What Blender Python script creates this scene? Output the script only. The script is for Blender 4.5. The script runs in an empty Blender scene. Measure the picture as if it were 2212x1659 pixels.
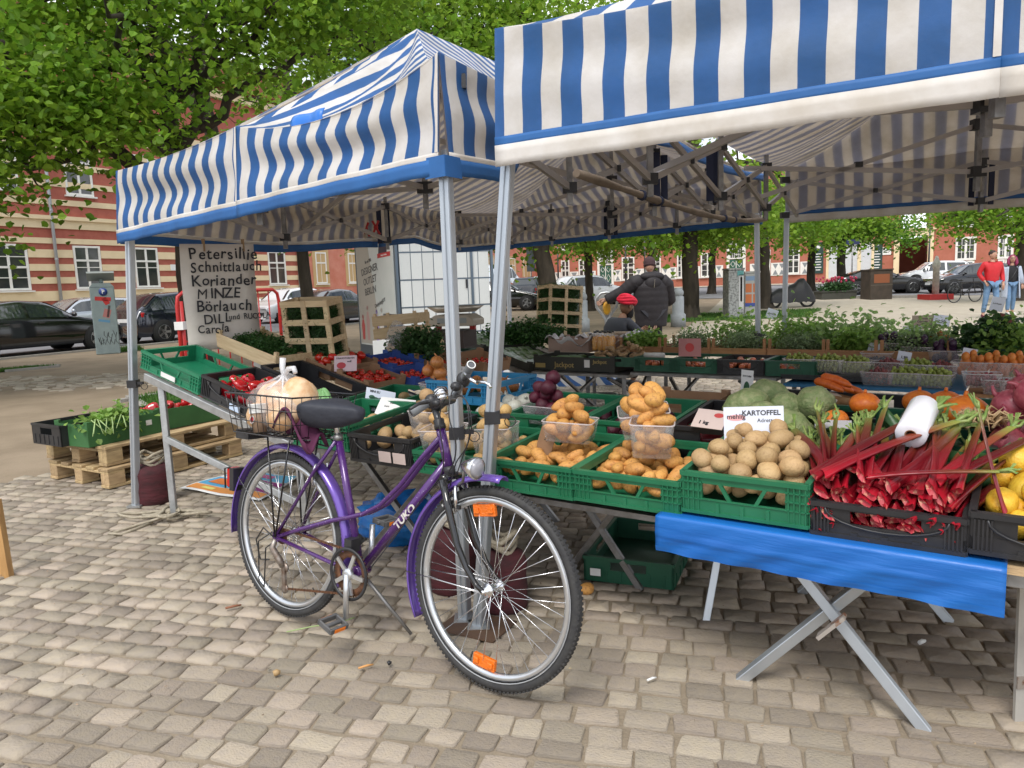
import bpy, bmesh, math, random
import numpy as np
from mathutils import Vector, Matrix, Euler
V=Vector
SC=bpy.context.scene; COL=SC.collection
rnd=random.Random(7)
# ------------------------------------------------------------------ camera
CAM_H=1.40; ROLL=math.radians(2.1); FOC=1600.0; PITCH=math.atan((829.5-615)*math.cos(ROLL)/FOC)
cd=bpy.data.cameras.new('camera'); cam=bpy.data.objects.new('camera',cd); COL.objects.link(cam)
cd.sensor_width=36; cd.lens=36*FOC/2212; cd.clip_start=0.05; cd.clip_end=3000
_U=V((0,math.sin(PITCH),math.cos(PITCH))); _F=V((0,math.cos(PITCH),-math.sin(PITCH))); _R=V((1,0,0))
_X=_R*math.cos(ROLL)-_U*math.sin(ROLL); _Y=_R*math.sin(ROLL)+_U*math.cos(ROLL)
cam.matrix_world=Matrix(((_X.x,_Y.x,-_F.x,0),(_X.y,_Y.y,-_F.y,0),(_X.z,_Y.z,-_F.z,CAM_H),(0,0,0,1)))
SC.camera=cam
# ------------------------------------------------------------------ sky, sun, exposure
SUN_EL,SUN_AZ=math.radians(56),math.radians(200)      # azimuth clockwise from +Y
W=bpy.data.worlds.new('World'); SC.world=W; W.use_nodes=True
nt=W.node_tree; nt.nodes.clear()
def wn(t): return nt.nodes.new(t)
sky=wn('ShaderNodeTexSky'); sky.sky_type='NISHITA'; sky.sun_disc=False; sky.sun_elevation=SUN_EL; sky.sun_rotation=SUN_AZ
sky.air_density=1.0; sky.dust_density=2.0
tc=wn('ShaderNodeTexCoord'); nz=wn('ShaderNodeTexNoise'); nz.inputs['Scale'].default_value=3.2; nz.inputs['Detail'].default_value=6; nz.inputs['Roughness'].default_value=.6
cr=wn('ShaderNodeValToRGB'); cr.color_ramp.elements[0].position=.36; cr.color_ramp.elements[1].position=.56
mx=wn('ShaderNodeMix'); mx.data_type='RGBA'; mx.inputs[7].default_value=(11.5,11.8,12.4,1)
bg=wn('ShaderNodeBackground'); bg.inputs['Strength'].default_value=.118; ow=wn('ShaderNodeOutputWorld')
L=nt.links.new
L(tc.outputs['Generated'],nz.inputs['Vector']); L(nz.outputs['Fac'],cr.inputs['Fac']); L(cr.outputs['Color'],mx.inputs[0])
L(sky.outputs['Color'],mx.inputs[6]); L(mx.outputs[2],bg.inputs['Color']); L(bg.outputs[0],ow.inputs[0])
sl=bpy.data.lights.new('sun','SUN'); sl.energy=2.0; sl.angle=math.radians(22); sl.color=(1,.965,.91)
so=bpy.data.objects.new('sun',sl); COL.objects.link(so)
_sd=V((math.sin(SUN_AZ)*math.cos(SUN_EL),math.cos(SUN_AZ)*math.cos(SUN_EL),math.sin(SUN_EL)))
so.rotation_euler=_sd.to_track_quat('Z','Y').to_euler(); so.location=(0,-6,12)
SC.view_settings.view_transform='Standard'; SC.view_settings.look='None'; SC.view_settings.exposure=0.27; SC.view_settings.gamma=1
SC.view_settings.use_curve_mapping=False
SC.render.engine='CYCLES'; SC.cycles.max_bounces=8; SC.cycles.transparent_max_bounces=12; SC.cycles.use_denoising=True
# ------------------------------------------------------------------ sight lines (points found in the photograph, put at their real distance)
def ray(px,py):
    a=(px-1106.)/FOC; b=-(py-829.5)/FOC
    a,b=a*math.cos(ROLL)+b*math.sin(ROLL),-a*math.sin(ROLL)+b*math.cos(ROLL)
    return V((a,math.cos(PITCH)+b*math.sin(PITCH),-math.sin(PITCH)+b*math.cos(PITCH)))
def gp(px,py,z=0.0):
    d=ray(px,py); t=(z-CAM_H)/d.z; return V((d.x*t,d.y*t,z))
def yp(px,py,y):
    d=ray(px,py); t=y/d.y; return V((d.x*t,y,CAM_H+d.z*t))
def pp(px,py,o,n):
    d=ray(px,py); c=V((0,0,CAM_H)); t=(V(o)-c).dot(n)/d.dot(n); return c+d*t
# ------------------------------------------------------------------ object helpers
TM={}
def thing(name,label,cat,loc=(0,0,0),rotz=0.0,group=None,M=None):
    o=bpy.data.objects.new(name,None); COL.objects.link(o); o.empty_display_size=.1
    if M is None: M=Matrix.Translation(V(loc))@Matrix.Rotation(rotz,4,'Z')
    o.matrix_world=M; TM[o.name]=M.copy(); o['label']=label; o['category']=cat
    if group: o['group']=group
    return o
def tag(o,label=None,cat=None,group=None,kind=None):
    if label: o['label']=label
    if cat: o['category']=cat
    if group: o['group']=group
    if kind: o['kind']=kind
    return o
def rz(a): return Matrix.Rotation(a,4,'Z')
def T(*p): return Matrix.Translation(V(p[0]) if len(p)==1 else V(p))
def frame(o,x,y,z=None):
    x=V(x).normalized(); y=V(y); z=x.cross(y).normalized() if z is None else V(z).normalized(); y=z.cross(x)
    return Matrix(((x.x,y.x,z.x,o[0]),(x.y,y.y,z.y,o[1]),(x.z,y.z,z.z,o[2]),(0,0,0,1)))
def dup(root,M=None,label=None,group=None):
    r=root.copy(); COL.objects.link(r)
    if M is not None: r.matrix_world=M; TM[r.name]=M.copy()
    if label: r['label']=label
    if group: r['group']=group
    for ch in root.children:
        c=ch.copy(); COL.objects.link(c); c.parent=r
        for g in ch.children:
            d=g.copy(); COL.objects.link(d); d.parent=c
    return r
class MB:
    def __init__(s,M=None): s.v=[]; s.f=[]; s.m=[]; s.s=[]; s.M=M or Matrix.Identity(4); s.mi=0; s.smooth=False
    def add(s,vs,fs,smooth=None):
        n=len(s.v); M=s.M; s.v+=[M@V(p) for p in vs]; s.f+=[tuple(i+n for i in f) for f in fs]
        s.m+=[s.mi]*len(fs); s.s+=[s.smooth if smooth is None else smooth]*len(fs); return s
    def box(s,c,d,R=None):
        x,y,z=d[0]/2,d[1]/2,d[2]/2; c=V(c)
        vs=[V((a*x,b*y,e*z)) for e in(-1,1) for b in(-1,1) for a in(-1,1)]
        vs=[c+(R@p if R is not None else p) for p in vs]
        return s.add(vs,[(0,2,3,1),(4,5,7,6),(0,1,5,4),(2,6,7,3),(0,4,6,2),(1,3,7,5)],False)
    def bar(s,p,q,w,h=None,up=(0,0,1)):
        p=V(p);q=V(q); d=q-p; h=h or w; x=d.normalized(); y=V(up).cross(x)
        if y.length<1e-4: y=V((0,1,0)).cross(x)
        y.normalize(); z=x.cross(y)
        R=Matrix((x,y,z)).transposed()
        return s.box((p+q)/2,(d.length,w,h),R)
    def tube(s,pts,r,n=8,cap=True,closed=False,smooth=True):
        pts=[V(p) for p in pts]; k=len(pts); rr=r if isinstance(r,(list,tuple)) else [r]*k
        vs=[];fs=[]; prev=None
        for i,p in enumerate(pts):
            if closed: t=pts[(i+1)%k]-pts[i-1]
            else: t=pts[min(i+1,k-1)]-pts[max(i-1,0)]
            t.normalize()
            if prev is None:
                a=V((0,0,1)) if abs(t.z)<.9 else V((1,0,0)); x=a.cross(t).normalized()
            else:
                x=prev-t*prev.dot(t)
                x.normalize()
            prev=x; y=t.cross(x)
            for j in range(n):
                an=2*math.pi*j/n; vs.append(p+(x*math.cos(an)+y*math.sin(an))*rr[i])
        m=k if closed else k-1
        for i in range(m):
            for j in range(n):
                a=i*n+j;b=i*n+(j+1)%n;c=((i+1)%k)*n+(j+1)%n;d=((i+1)%k)*n+j
                fs.append((a,b,c,d))
        s.add(vs,fs,smooth)
        if cap and not closed:
            o=len(s.v)-k*n
            s.f+=[tuple(o+j for j in reversed(range(n))),tuple(o+(k-1)*n+j for j in range(n))]; s.m+=[s.mi]*2; s.s+=[False]*2
        return s
    def lathe(s,prof,n=16,A=None,smooth=True,cap=True):
        A=A or Matrix.Identity(4); vs=[];fs=[];k=len(prof)
        for r,z in prof:
            for j in range(n):
                an=2*math.pi*j/n; vs.append(A@V((r*math.cos(an),r*math.sin(an),z)))
        for i in range(k-1):
            for j in range(n): fs.append((i*n+j,i*n+(j+1)%n,(i+1)*n+(j+1)%n,(i+1)*n+j))
        if cap:
            if prof[0][0]>1e-5: fs.append(tuple(reversed(range(n))))
            if prof[-1][0]>1e-5: fs.append(tuple((k-1)*n+j for j in range(n)))
        return s.add(vs,fs,smooth)
    def cyl(s,p,q,r,n=12,r2=None): return s.tube([p,q],[r,r if r2 is None else r2],n)
    def ell(s,c,r,nu=12,nv=8,R=None,fn=None):
        vs=[];fs=[];c=V(c)
        for i in range(nv+1):
            t=math.pi*i/nv
            for j in range(nu):
                an=2*math.pi*j/nu; d=V((math.sin(t)*math.cos(an),math.sin(t)*math.sin(an),math.cos(t)))
                k=fn(d) if fn else 1
                p=V((d.x*r[0],d.y*r[1],d.z*r[2]))*k; vs.append(c+(R@p if R is not None else p))
        for i in range(nv):
            for j in range(nu): fs.append((i*nu+j,(i+1)*nu+j,(i+1)*nu+(j+1)%nu,i*nu+(j+1)%nu))
        return s.add(vs,fs,True)
    def poly(s,pts): return s.add(pts,[tuple(range(len(pts)))],False)
    def prism(s,pts,h,A=None):
        A=A or Matrix.Identity(4); n=len(pts)
        vs=[A@V((p[0],p[1],0)) for p in pts]+[A@V((p[0],p[1],h)) for p in pts]
        fs=[tuple(reversed(range(n))),tuple(range(n,2*n))]+[(i,(i+1)%n,n+(i+1)%n,n+i) for i in range(n)]
        return s.add(vs,fs,False)
    def grid(s,fn,nu,nv,smooth=True):
        vs=[fn(i/nu,j/nv) for j in range(nv+1) for i in range(nu+1)]
        fs=[(j*(nu+1)+i,j*(nu+1)+i+1,(j+1)*(nu+1)+i+1,(j+1)*(nu+1)+i) for j in range(nv) for i in range(nu)]
        return s.add(vs,fs,smooth)
    def build(s,name,mats,parent=None,bevel=0,world=False,solid=0):
        me=bpy.data.meshes.new(name); vs=s.v
        if world and parent is not None:
            Mi=TM[parent.name].inverted(); vs=[Mi@p for p in vs]
        me.from_pydata([tuple(p) for p in vs],[],s.f)
        if not isinstance(mats,(list,tuple)): mats=[mats]
        for m in mats: me.materials.append(m)
        me.polygons.foreach_set('material_index',s.m); me.polygons.foreach_set('use_smooth',s.s)
        if bevel:
            b=bmesh.new(); b.from_mesh(me); bmesh.ops.remove_doubles(b,verts=b.verts,dist=1e-6)
            es=[e for e in b.edges if len(e.link_faces)==2 and e.calc_face_angle(0)>.5]
            bmesh.ops.bevel(b,geom=es,offset=bevel,segments=1,affect='EDGES',clamp_overlap=True); b.to_mesh(me); b.free()
        me.update()
        o=bpy.data.objects.new(name,me); COL.objects.link(o)
        if parent is not None: o.parent=parent
        if solid:
            md=o.modifiers.new('thick','SOLIDIFY'); md.thickness=solid; md.offset=0
        return o
def np_mesh(name,vs,fs,mat,smooth=False):
    me=bpy.data.meshes.new(name); n=len(vs); k=fs.shape[1]; m=len(fs)
    me.vertices.add(n); me.vertices.foreach_set('co',np.ascontiguousarray(vs,dtype=np.float32).ravel())
    me.loops.add(m*k); me.loops.foreach_set('vertex_index',np.ascontiguousarray(fs,dtype=np.int32).ravel())
    me.polygons.add(m); me.polygons.foreach_set('loop_start',np.arange(0,m*k,k,dtype=np.int32))
    me.polygons.foreach_set('use_smooth',np.full(m,smooth)); me.materials.append(mat); me.update(calc_edges=True)
    return me
def obj(name,me,parent=None,M=None):
    o=bpy.data.objects.new(name,me); COL.objects.link(o)
    if parent is not None: o.parent=parent
    if M is not None: o.matrix_local=M
    return o
def text(body,size,mat,parent,M,name='lettering',bold=0.0,depth=.0008,align='CENTER',jit=0,sx=1.0,shear=0):
    c=bpy.data.curves.new(name,'FONT'); c.body=body; c.size=size; c.extrude=depth; c.offset=bold; c.align_x=align; c.align_y='CENTER'; c.shear=shear; c.resolution_u=3
    c.materials.append(mat); o=bpy.data.objects.new(name,c); COL.objects.link(o)
    bpy.context.view_layer.update(); me=bpy.data.meshes.new_from_object(o.evaluated_get(bpy.context.evaluated_depsgraph_get())); bpy.data.objects.remove(o); me.name=name
    me.transform(Matrix.Diagonal((sx,1,1,1))); return obj(name,me,parent,M)
# ------------------------------------------------------------------ materials
MC={}
def mat(name,col,rough=.6,metal=0,col2=None,scale=6,bump=0,bscale=60,rnd=0,island=0,spec=.5,transl=0,clear=0,coat=0,lo=.35,hi=.65,stretch=None,emit=0,detail=5):
    if name in MC: return MC[name]
    m=bpy.data.materials.new(name); m.use_nodes=True; t=m.node_tree; t.nodes.clear(); n=t.nodes.new; l=t.links.new
    out=n('ShaderNodeOutputMaterial'); b=n('ShaderNodeBsdfPrincipled'); c=(*col,1)
    b.inputs['Base Color'].default_value=c; b.inputs['Roughness'].default_value=rough; b.inputs['Metallic'].default_value=metal
    b.inputs['Specular IOR Level'].default_value=spec; b.inputs['Coat Weight'].default_value=coat; b.inputs['Coat Roughness'].default_value=.08
    co=n('ShaderNodeTexCoord'); vec=co.outputs['Object']
    if stretch:
        mp=n('ShaderNodeMapping'); mp.inputs['Scale'].default_value=stretch; l(vec,mp.inputs[0]); vec=mp.outputs[0]
    src=None
    if col2 is not None:
        z=n('ShaderNodeTexNoise'); z.inputs['Scale'].default_value=scale; z.inputs['Detail'].default_value=detail; z.inputs['Roughness'].default_value=.6
        l(vec,z.inputs['Vector']); r=n('ShaderNodeMapRange'); r.inputs['From Min'].default_value=lo; r.inputs['From Max'].default_value=hi
        l(z.outputs['Fac'],r.inputs['Value']); x=n('ShaderNodeMix'); x.data_type='RGBA'; x.inputs[6].default_value=c; x.inputs[7].default_value=(*col2,1)
        l(r.outputs['Result'],x.inputs[0]); src=x.outputs[2]
    if rnd or island:
        h=n('ShaderNodeHueSaturation'); h.inputs['Color'].default_value=c
        if src: l(src,h.inputs['Color'])
        if rnd: q=n('ShaderNodeObjectInfo').outputs['Random']
        else: q=n('ShaderNodeNewGeometry').outputs['Random Per Island']
        a=rnd or island
        r=n('ShaderNodeMapRange'); r.inputs['To Min'].default_value=1-a; r.inputs['To Max'].default_value=1+a; l(q,r.inputs['Value']); l(r.outputs['Result'],h.inputs['Value'])
        w=n('ShaderNodeMath'); w.operation='MULTIPLY'; w.inputs[1].default_value=7.31; l(q,w.inputs[0]); w2=n('ShaderNodeMath'); w2.operation='FRACT'; l(w.outputs[0],w2.inputs[0])
        r2=n('ShaderNodeMapRange'); r2.inputs['To Min'].default_value=.5-a*.03; r2.inputs['To Max'].default_value=.5+a*.03; l(w2.outputs[0],r2.inputs['Value']); l(r2.outputs['Result'],h.inputs['Hue'])
        src=h.outputs['Color']
    if src: l(src,b.inputs['Base Color'])
    if bump:
        z2=n('ShaderNodeTexNoise'); z2.inputs['Scale'].default_value=bscale; z2.inputs['Detail'].default_value=4; l(vec,z2.inputs['Vector'])
        bp=n('ShaderNodeBump'); bp.inputs['Strength'].default_value=bump; bp.inputs['Distance'].default_value=.01; l(z2.outputs['Fac'],bp.inputs['Height']); l(bp.outputs[0],b.inputs['Normal'])
    sh=b.outputs[0]
    if transl:
        tr=n('ShaderNodeBsdfTranslucent'); tr.inputs['Color'].default_value=c
        if src: l(src,tr.inputs['Color'])
        k=n('ShaderNodeMixShader'); k.inputs[0].default_value=transl; l(sh,k.inputs[1]); l(tr.outputs[0],k.inputs[2]); sh=k.outputs[0]
    if clear:
        tp=n('ShaderNodeBsdfTransparent'); k=n('ShaderNodeMixShader'); k.inputs[0].default_value=clear; l(sh,k.inputs[1]); l(tp.outputs[0],k.inputs[2]); sh=k.outputs[0]
    l(sh,out.inputs[0]); MC[name]=m; return m
alu=mat('aluminium',(.58,.62,.66),.38,.75,col2=(.46,.5,.54),scale=3,bump=.15,bscale=30,stretch=(1,1,.1))
galv=mat('galvanised_steel',(.5,.51,.51),.42,.7,col2=(.36,.37,.37),scale=14,bump=.1)
steel=mat('bright_steel',(.75,.76,.78),.22,1)
dsteel=mat('dull_steel',(.33,.33,.33),.45,.8,col2=(.2,.19,.18),scale=12)
black=mat('black_plastic',(.018,.018,.02),.42,0,col2=(.03,.03,.032),scale=9)
blackm=mat('black_paint',(.012,.012,.014),.25,0,coat=.3)
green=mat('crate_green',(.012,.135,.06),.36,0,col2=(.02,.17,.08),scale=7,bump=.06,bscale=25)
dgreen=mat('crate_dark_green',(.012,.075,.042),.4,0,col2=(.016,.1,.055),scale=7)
bluep=mat('crate_blue',(.02,.19,.38),.4,0,col2=(.03,.24,.45),scale=7)
wood=mat('pale_wood',(.70,.54,.33),.7,0,col2=(.56,.41,.23),scale=5,bump=.15,bscale=40,rnd=.14,stretch=(1,9,9))
woodp=mat('pallet_wood',(.52,.38,.2),.75,0,col2=(.33,.23,.12),scale=5,bump=.2,bscale=30,rnd=.22,stretch=(1.2,8,8))
woodr=mat('reddish_wood',(.42,.22,.1),.7,0,col2=(.32,.16,.07),scale=6,bump=.12,rnd=.12,stretch=(1,8,8))
card=mat('brown_card',(.34,.2,.11),.8,0,col2=(.27,.155,.085),scale=6)
gcard=mat('green_card',(.045,.15,.045),.7,0,col2=(.035,.12,.035),scale=5)
whitep=mat('white_paper',(.78,.78,.76),.7,0,col2=(.7,.7,.68),scale=8)
ink=mat('black_ink',(.02,.02,.025),.6)
redink=mat('red_ink',(.5,.06,.06),.6)
orangep=mat('orange_plastic',(.85,.2,.01),.3,0)
clearp=mat('clear_plastic',(.8,.78,.78),.12,0,clear=.72,spec=.7)
milky=mat('milky_plastic',(.72,.66,.66),.25,0,clear=.5)
whiteb=mat('white_bag_plastic',(.9,.9,.92),.25,0,clear=.45,spec=.7)
# ================================================================== the setting
def zg(y): 
    t=min(1,max(0,(y-26)/34)); return .6*t*t*(3-2*t)
dirt=mat('sandy_dirt',(.29,.225,.155),.95,0,col2=(.21,.16,.105),scale=1.3,bump=.5,bscale=45,detail=9)
plaza_m=mat('plaza_paving',(.43,.38,.3),.95,0,col2=(.36,.31,.24),scale=2.2,bump=.5,bscale=14,detail=9)
asph=mat('asphalt',(.21,.21,.22),.9,0,col2=(.17,.17,.18),scale=1.5,bump=.2,bscale=90)
jointm=mat('joint_sand',(.22,.178,.126),.98,0,col2=(.29,.238,.17),scale=5,bump=.6,bscale=80,detail=8)
cobm=mat('cobble_stone',(.335,.28,.21),.85,0,col2=(.30,.255,.205),scale=1.5,bump=.6,bscale=7,rnd=.28,detail=8)
cobi=mat('cobble_stone_far',(.335,.28,.21),.85,0,col2=(.30,.255,.205),scale=22,bump=.5,bscale=70,island=.28,detail=8)
kerbm=mat('kerb_granite',(.36,.34,.31),.9,0,col2=(.3,.28,.25),scale=12,bump=.3)
grassm=mat('grass_blade',(.065,.16,.022),.8,0,island=.3,transl=.25)
grassb=mat('lawn_soil',(.09,.15,.035),.95,0,col2=(.12,.12,.05),scale=4,bump=.4)
m=MB()
def gfn(u,v):
    x=-260+520*u; y=-6+(v**2.2)*330; return V((x,y,zg(y)))
m.grid(gfn,24,60); g=m.build('ground',dirt); tag(g,kind='structure')
def sheet(name,pts,m_,dz,nsub=1):
    mb=MB(); 
    mb.poly([(p[0],p[1],zg(p[1])+dz) for p in pts]); o=mb.build(name,m_); tag(o,kind='structure'); return o
# street on the left, parallel to the striped house; plaza and street on the right
FO=V((-19.5,34,0)); FD=V((.47,.88,0)).normalized(); FN=V((FD.y,-FD.x,0))      # facade origin, direction, outward normal
KO=V((-12.63,18.3,0))
def fpt(o,t,s=0): p=o+FD*t+FN*s; return p
def strip(name,o,t0,t1,w0,w1,m_,dz,n=12,thick=0):
    mb=MB()
    for i in range(n):
        a=t0+(t1-t0)*i/n; b=t0+(t1-t0)*(i+1)/n
        q=[fpt(o,a,w0),fpt(o,b,w0),fpt(o,b,w1),fpt(o,a,w1)]
        top=[(p.x,p.y,zg(p.y)+dz) for p in q]
        if thick: mb.add([(p[0],p[1],p[2]-thick) for p in top]+top,[(4,5,6,7)[::-1],(0,1,5,4),(1,2,6,5),(2,3,7,6),(3,0,4,7),(7,6,5,4)][1:])
        else: mb.poly(top[::-1])
    o_=mb.build(name,m_); tag(o_,kind='structure'); return o_
strip('road',KO,-30,62,-9.4,-.3,asph,.02)
strip('kerb',KO,-30,30,-.3,-.12,kerbm,.05,30,.2)
strip('pavement_by_house',FO,-30,60,.0,4.0,plaza_m,.10,30,.2)
RO=V((2.8,75.8,0)); RD=V((.88,-.47,0)).normalized(); RN=V((RD.y,-RD.x,0))      # brick row
def rpt(t,s=0): return RO+RD*t+RN*s
mb=MB()
for i in range(12):
    for s0,s1 in ((27,22),(22,17),(17,12),(12,8)):
        p=[rpt(-6+76*i/12,s0),rpt(-6+76*(i+1)/12,s0),rpt(-6+76*(i+1)/12,s1),rpt(-6+76*i/12,s1)]
        mb.poly([(a.x,a.y,zg(a.y)+.02) for a in p])
tag(mb.build('street',asph),kind='structure')
mb=MB()
for i in range(12):
    p=[rpt(-6+76*i/12,8),rpt(-6+76*(i+1)/12,8),rpt(-6+76*(i+1)/12,-1),rpt(-6+76*i/12,-1)]
    mb.poly([(a.x,a.y,zg(a.y)+.06) for a in p])
tag(mb.build('pavement_by_row',plaza_m),kind='structure')
# plaza: pale worn paving between market and street
mb=MB()
for j in range(14):
    y0=14+j*2.1; y1=y0+2.1
    a0,a1=(-.6+(y0-14)*.34),(-.6+(y1-14)*.34)
    mb.poly([(a0+3.2,y0,zg(y0)+.006),(y0*.95+6,y0,zg(y0)+.006),(y1*.95+6,y1,zg(y1)+.006),(a1+3.2,y1,zg(y1)+.006)])
tag(mb.build('plaza',plaza_m),kind='structure')
# cobbles ----------------------------------------------------------
ca=-.27; CD=V((math.cos(ca),math.sin(ca),0)); CN=V((-CD.y,CD.x,0))
def in_cob(x,y):
    # right of the ragged line between cobbles and dirt
    l=(x+4.0)*1.46-(y-5.6)*1.52
    return l>-.25 if y<7.2 else x>-2.3+(y-7.2)*.08+.25*math.sin(y*2.1)
def cob_unit(seed):
    r=random.Random(seed); vs=[];n=8
    base=[(1,.78),(.84,1),(-.84,1),(-1,.78),(-1,-.78),(-.84,-1),(.84,-1),(1,-.78)]
    ring=[(x*(1+r.uniform(-.16,.05)),y*(1+r.uniform(-.16,.05))) for x,y in base]
    for x,y in ring: vs.append((x,y,-1.6))
    for x,y in ring: vs.append((x*.99,y*.99,.0))
    for x,y in ring: vs.append((x*.94+r.uniform(-.03,.03),y*.92+r.uniform(-.035,.035),.86+r.uniform(-.16,.16)))
    vs.append((r.uniform(-.15,.15),r.uniform(-.15,.15),1.0+r.uniform(-.15,.12)))
    fs=[]
    for a in range(8):
        b=(a+1)%8
        for o in (0,8): fs+= [(o+a,o+b,o+8+b),(o+a,o+8+b,o+8+a)]
        fs.append((16+a,16+b,24))
    return np.array(vs),np.array(fs)
CU=[cob_unit(i) for i in range(20)]
CME=[np_mesh('cobble',v,f,cobm,True) for v,f in CU]
cl=[]
r_=random.Random(3)
y=-9.0
while y<17:
    wrow=r_.uniform(.092,.118); x=-16+r_.random()*.3; bow=r_.uniform(-.01,.01)
    while x<20:
        l=r_.choice((.095,.108,.118,.126,.132,.145,.158))*r_.uniform(.95,1.05)
        p=CD*(x+l/2)+CN*(y+.03*math.sin(x*.8+y*.3)+bow)
        if 1.3<p.y<15.5 and abs(p.x)<p.y*.76+.5 and in_cob(p.x,p.y): cl.append((p.x,p.y,l,wrow,r_.uniform(-.08,.08)))
        x+=l
    y+=wrow
cl.sort(key=lambda c:c[0]**2+c[1]**2+ (0 if abs(c[0])<c[1]*.7 else 99))
pav=MB(); pav.poly([(-4.3,5.3,.002),(-6,1,.002),(10,1,.002),(16,16,.002),(-1.6,16,.002),(-2.3,7.2,.002)]); pav=pav.build('pavement',jointm); tag(pav,kind='structure')
big=[];bf=[];nv=0
for i,(x,y,l,w,a) in enumerate(cl):
    k=i%20; hz=r_.uniform(.006,.0115); tl=r_.uniform(-.05,.05)
    Mx=T(x,y,.004)@rz(ca+a)@Matrix.Rotation(tl,4,'X')@Matrix.Diagonal((l/2*.985,w/2*.975,hz,1))
    if i<300: obj('cobble',CME[k],pav,Mx)
    else:
        A=np.array(Mx); v=CU[k][0]; big.append(v@A[:3,:3].T+A[:3,3]); bf.append(CU[k][1]+nv); nv+=len(v)
o=obj('cobbles',np_mesh('cobbles',np.vstack(big),np.vstack(bf),cobi,True),pav); tag(o,kind='stuff')
# worn cobble path on the left, half buried in dirt
big=[];bf=[];nv=0
for i in range(900):
    y=r_.uniform(11.2,14.6); x=r_.uniform(-11.5,-4.2)
    if (y-12.9+.12*(x+8))**2>1.5*r_.random(): continue
    k=i%20; A=np.array(T(x,y,-.006)@rz(.5+r_.uniform(-.15,.15))@Matrix.Diagonal((r_.uniform(.07,.13),r_.uniform(.06,.1),r_.uniform(.012,.028),1)))
    v=CU[k][0]; big.append(v@A[:3,:3].T+A[:3,3]); bf.append(CU[k][1]+nv); nv+=len(v)
tag(obj('path',np_mesh('path',np.vstack(big),np.vstack(bf),mat('path_stone',(.37,.32,.25),.9,island=.2,bump=.4,bscale=50),True)),kind='structure')
# lawns -------------------------------------------------------------
def lawn(name,pts,n,h,seed):
    tag(sheet(name,pts,grassb,.012),kind='structure')
    r=np.random.RandomState(seed); P=np.array([(p[0],p[1]) for p in pts]); mn=P.min(0); mxx=P.max(0)
    c=r.uniform(mn,mxx,(n,2)); ins=np.zeros(n,bool); j=len(P)-1
    for i in range(len(P)):
        xi,yi=P[i];xj,yj=P[j]
        ins^=((yi>c[:,1])!=(yj>c[:,1]))&(c[:,0]<(xj-xi)*(c[:,1]-yi)/(yj-yi+1e-9)+xi); j=i
    c=c[ins]; n=len(c); a=r.uniform(0,6.28,n); hh=h*r.uniform(.5,1.2,n); w=.006+.01*r.random_sample(n); z=np.array([zg(t) for t in c[:,1]])+.01
    d=np.stack([np.cos(a),np.sin(a)],1); le=d[:,::-1]*np.array([1,-1])*(hh*.4)[:,None]
    v=np.zeros((n,3,3)); v[:,0,:2]=c-d*w[:,None]; v[:,1,:2]=c+d*w[:,None]; v[:,2,:2]=c+le; v[:,:2,2]=z[:,None]; v[:,2,2]=z+hh
    o=obj('grass',np_mesh('grass',v.reshape(-1,3),np.arange(n*3).reshape(-1,3),grassm)); tag(o,kind='stuff')
def gl(*pts): return [gp(*p) for p in pts]
lawn('lawn',gl((-60,806),(60,796),(128,792),(20,803),(-60,812)),5000,.07,1)
lawn('lawn',gl((280,864),(400,842),(470,850),(470,905),(330,890)),9000,.07,2)
lawn('lawn',gl((218,758),(300,752),(312,757),(225,765)),1500,.12,3)
lawn('lawn',[V((x,y,0)) for x,y in ((4.2,24),(9.6,24),(12.2,29),(5.5,28.5))],14000,.09,4)
mb=MB()
for a,b in (((128,793),(10,804)),((128,791.5),(60,794)),((255,870),(395,846)),((280,860),(330,893))):
    p,q_=gp(*a),gp(*b); mb.bar((p.x,p.y,.02),(q_.x,q_.y,.02),.11,.05)
tag(mb.build('lawn_edging',kerbm),kind='structure')
# ------------------------------------------------------------------ houses
creamm=mat('cream_stucco',(.76,.62,.40),.85,0,col2=(.70,.56,.35),scale=2,bump=.1)
redm=mat('red_stucco',(.42,.125,.085),.85,0,col2=(.35,.095,.065),scale=3,bump=.1)
salm=mat('salmon_stucco',(.58,.24,.17),.85,0,col2=(.5,.165,.105),scale=1.2,bump=.1)
whitew=mat('white_paint',(.78,.77,.72),.5,0,col2=(.7,.69,.64),scale=4)
panem=mat('window_glass',(.02,.025,.03),.06,0,col2=(.06,.06,.055),scale=.8,spec=.8)
tanm=mat('tan_stone',(.5,.35,.17),.8,0)
slatem=mat('zinc_sill',(.36,.38,.4),.5,.3)
tilem=mat('roof_tile',(.3,.09,.05),.85,0,col2=(.2,.07,.04),scale=8,bump=.4)
darkm=mat('dark_interior',(.012,.012,.012),.9)
def fmat(o,d,n): return Matrix(((d.x,n.x,0,o.x),(d.y,n.y,0,o.y),(0,0,1,o.z),(0,0,0,1)))   # x along, y outward, z up
def tpx(o,d,px,py=600):
    r=ray(px,py); k=r.x/r.y; return (k*o.y-o.x)/(d.x-k*d.y)
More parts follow.
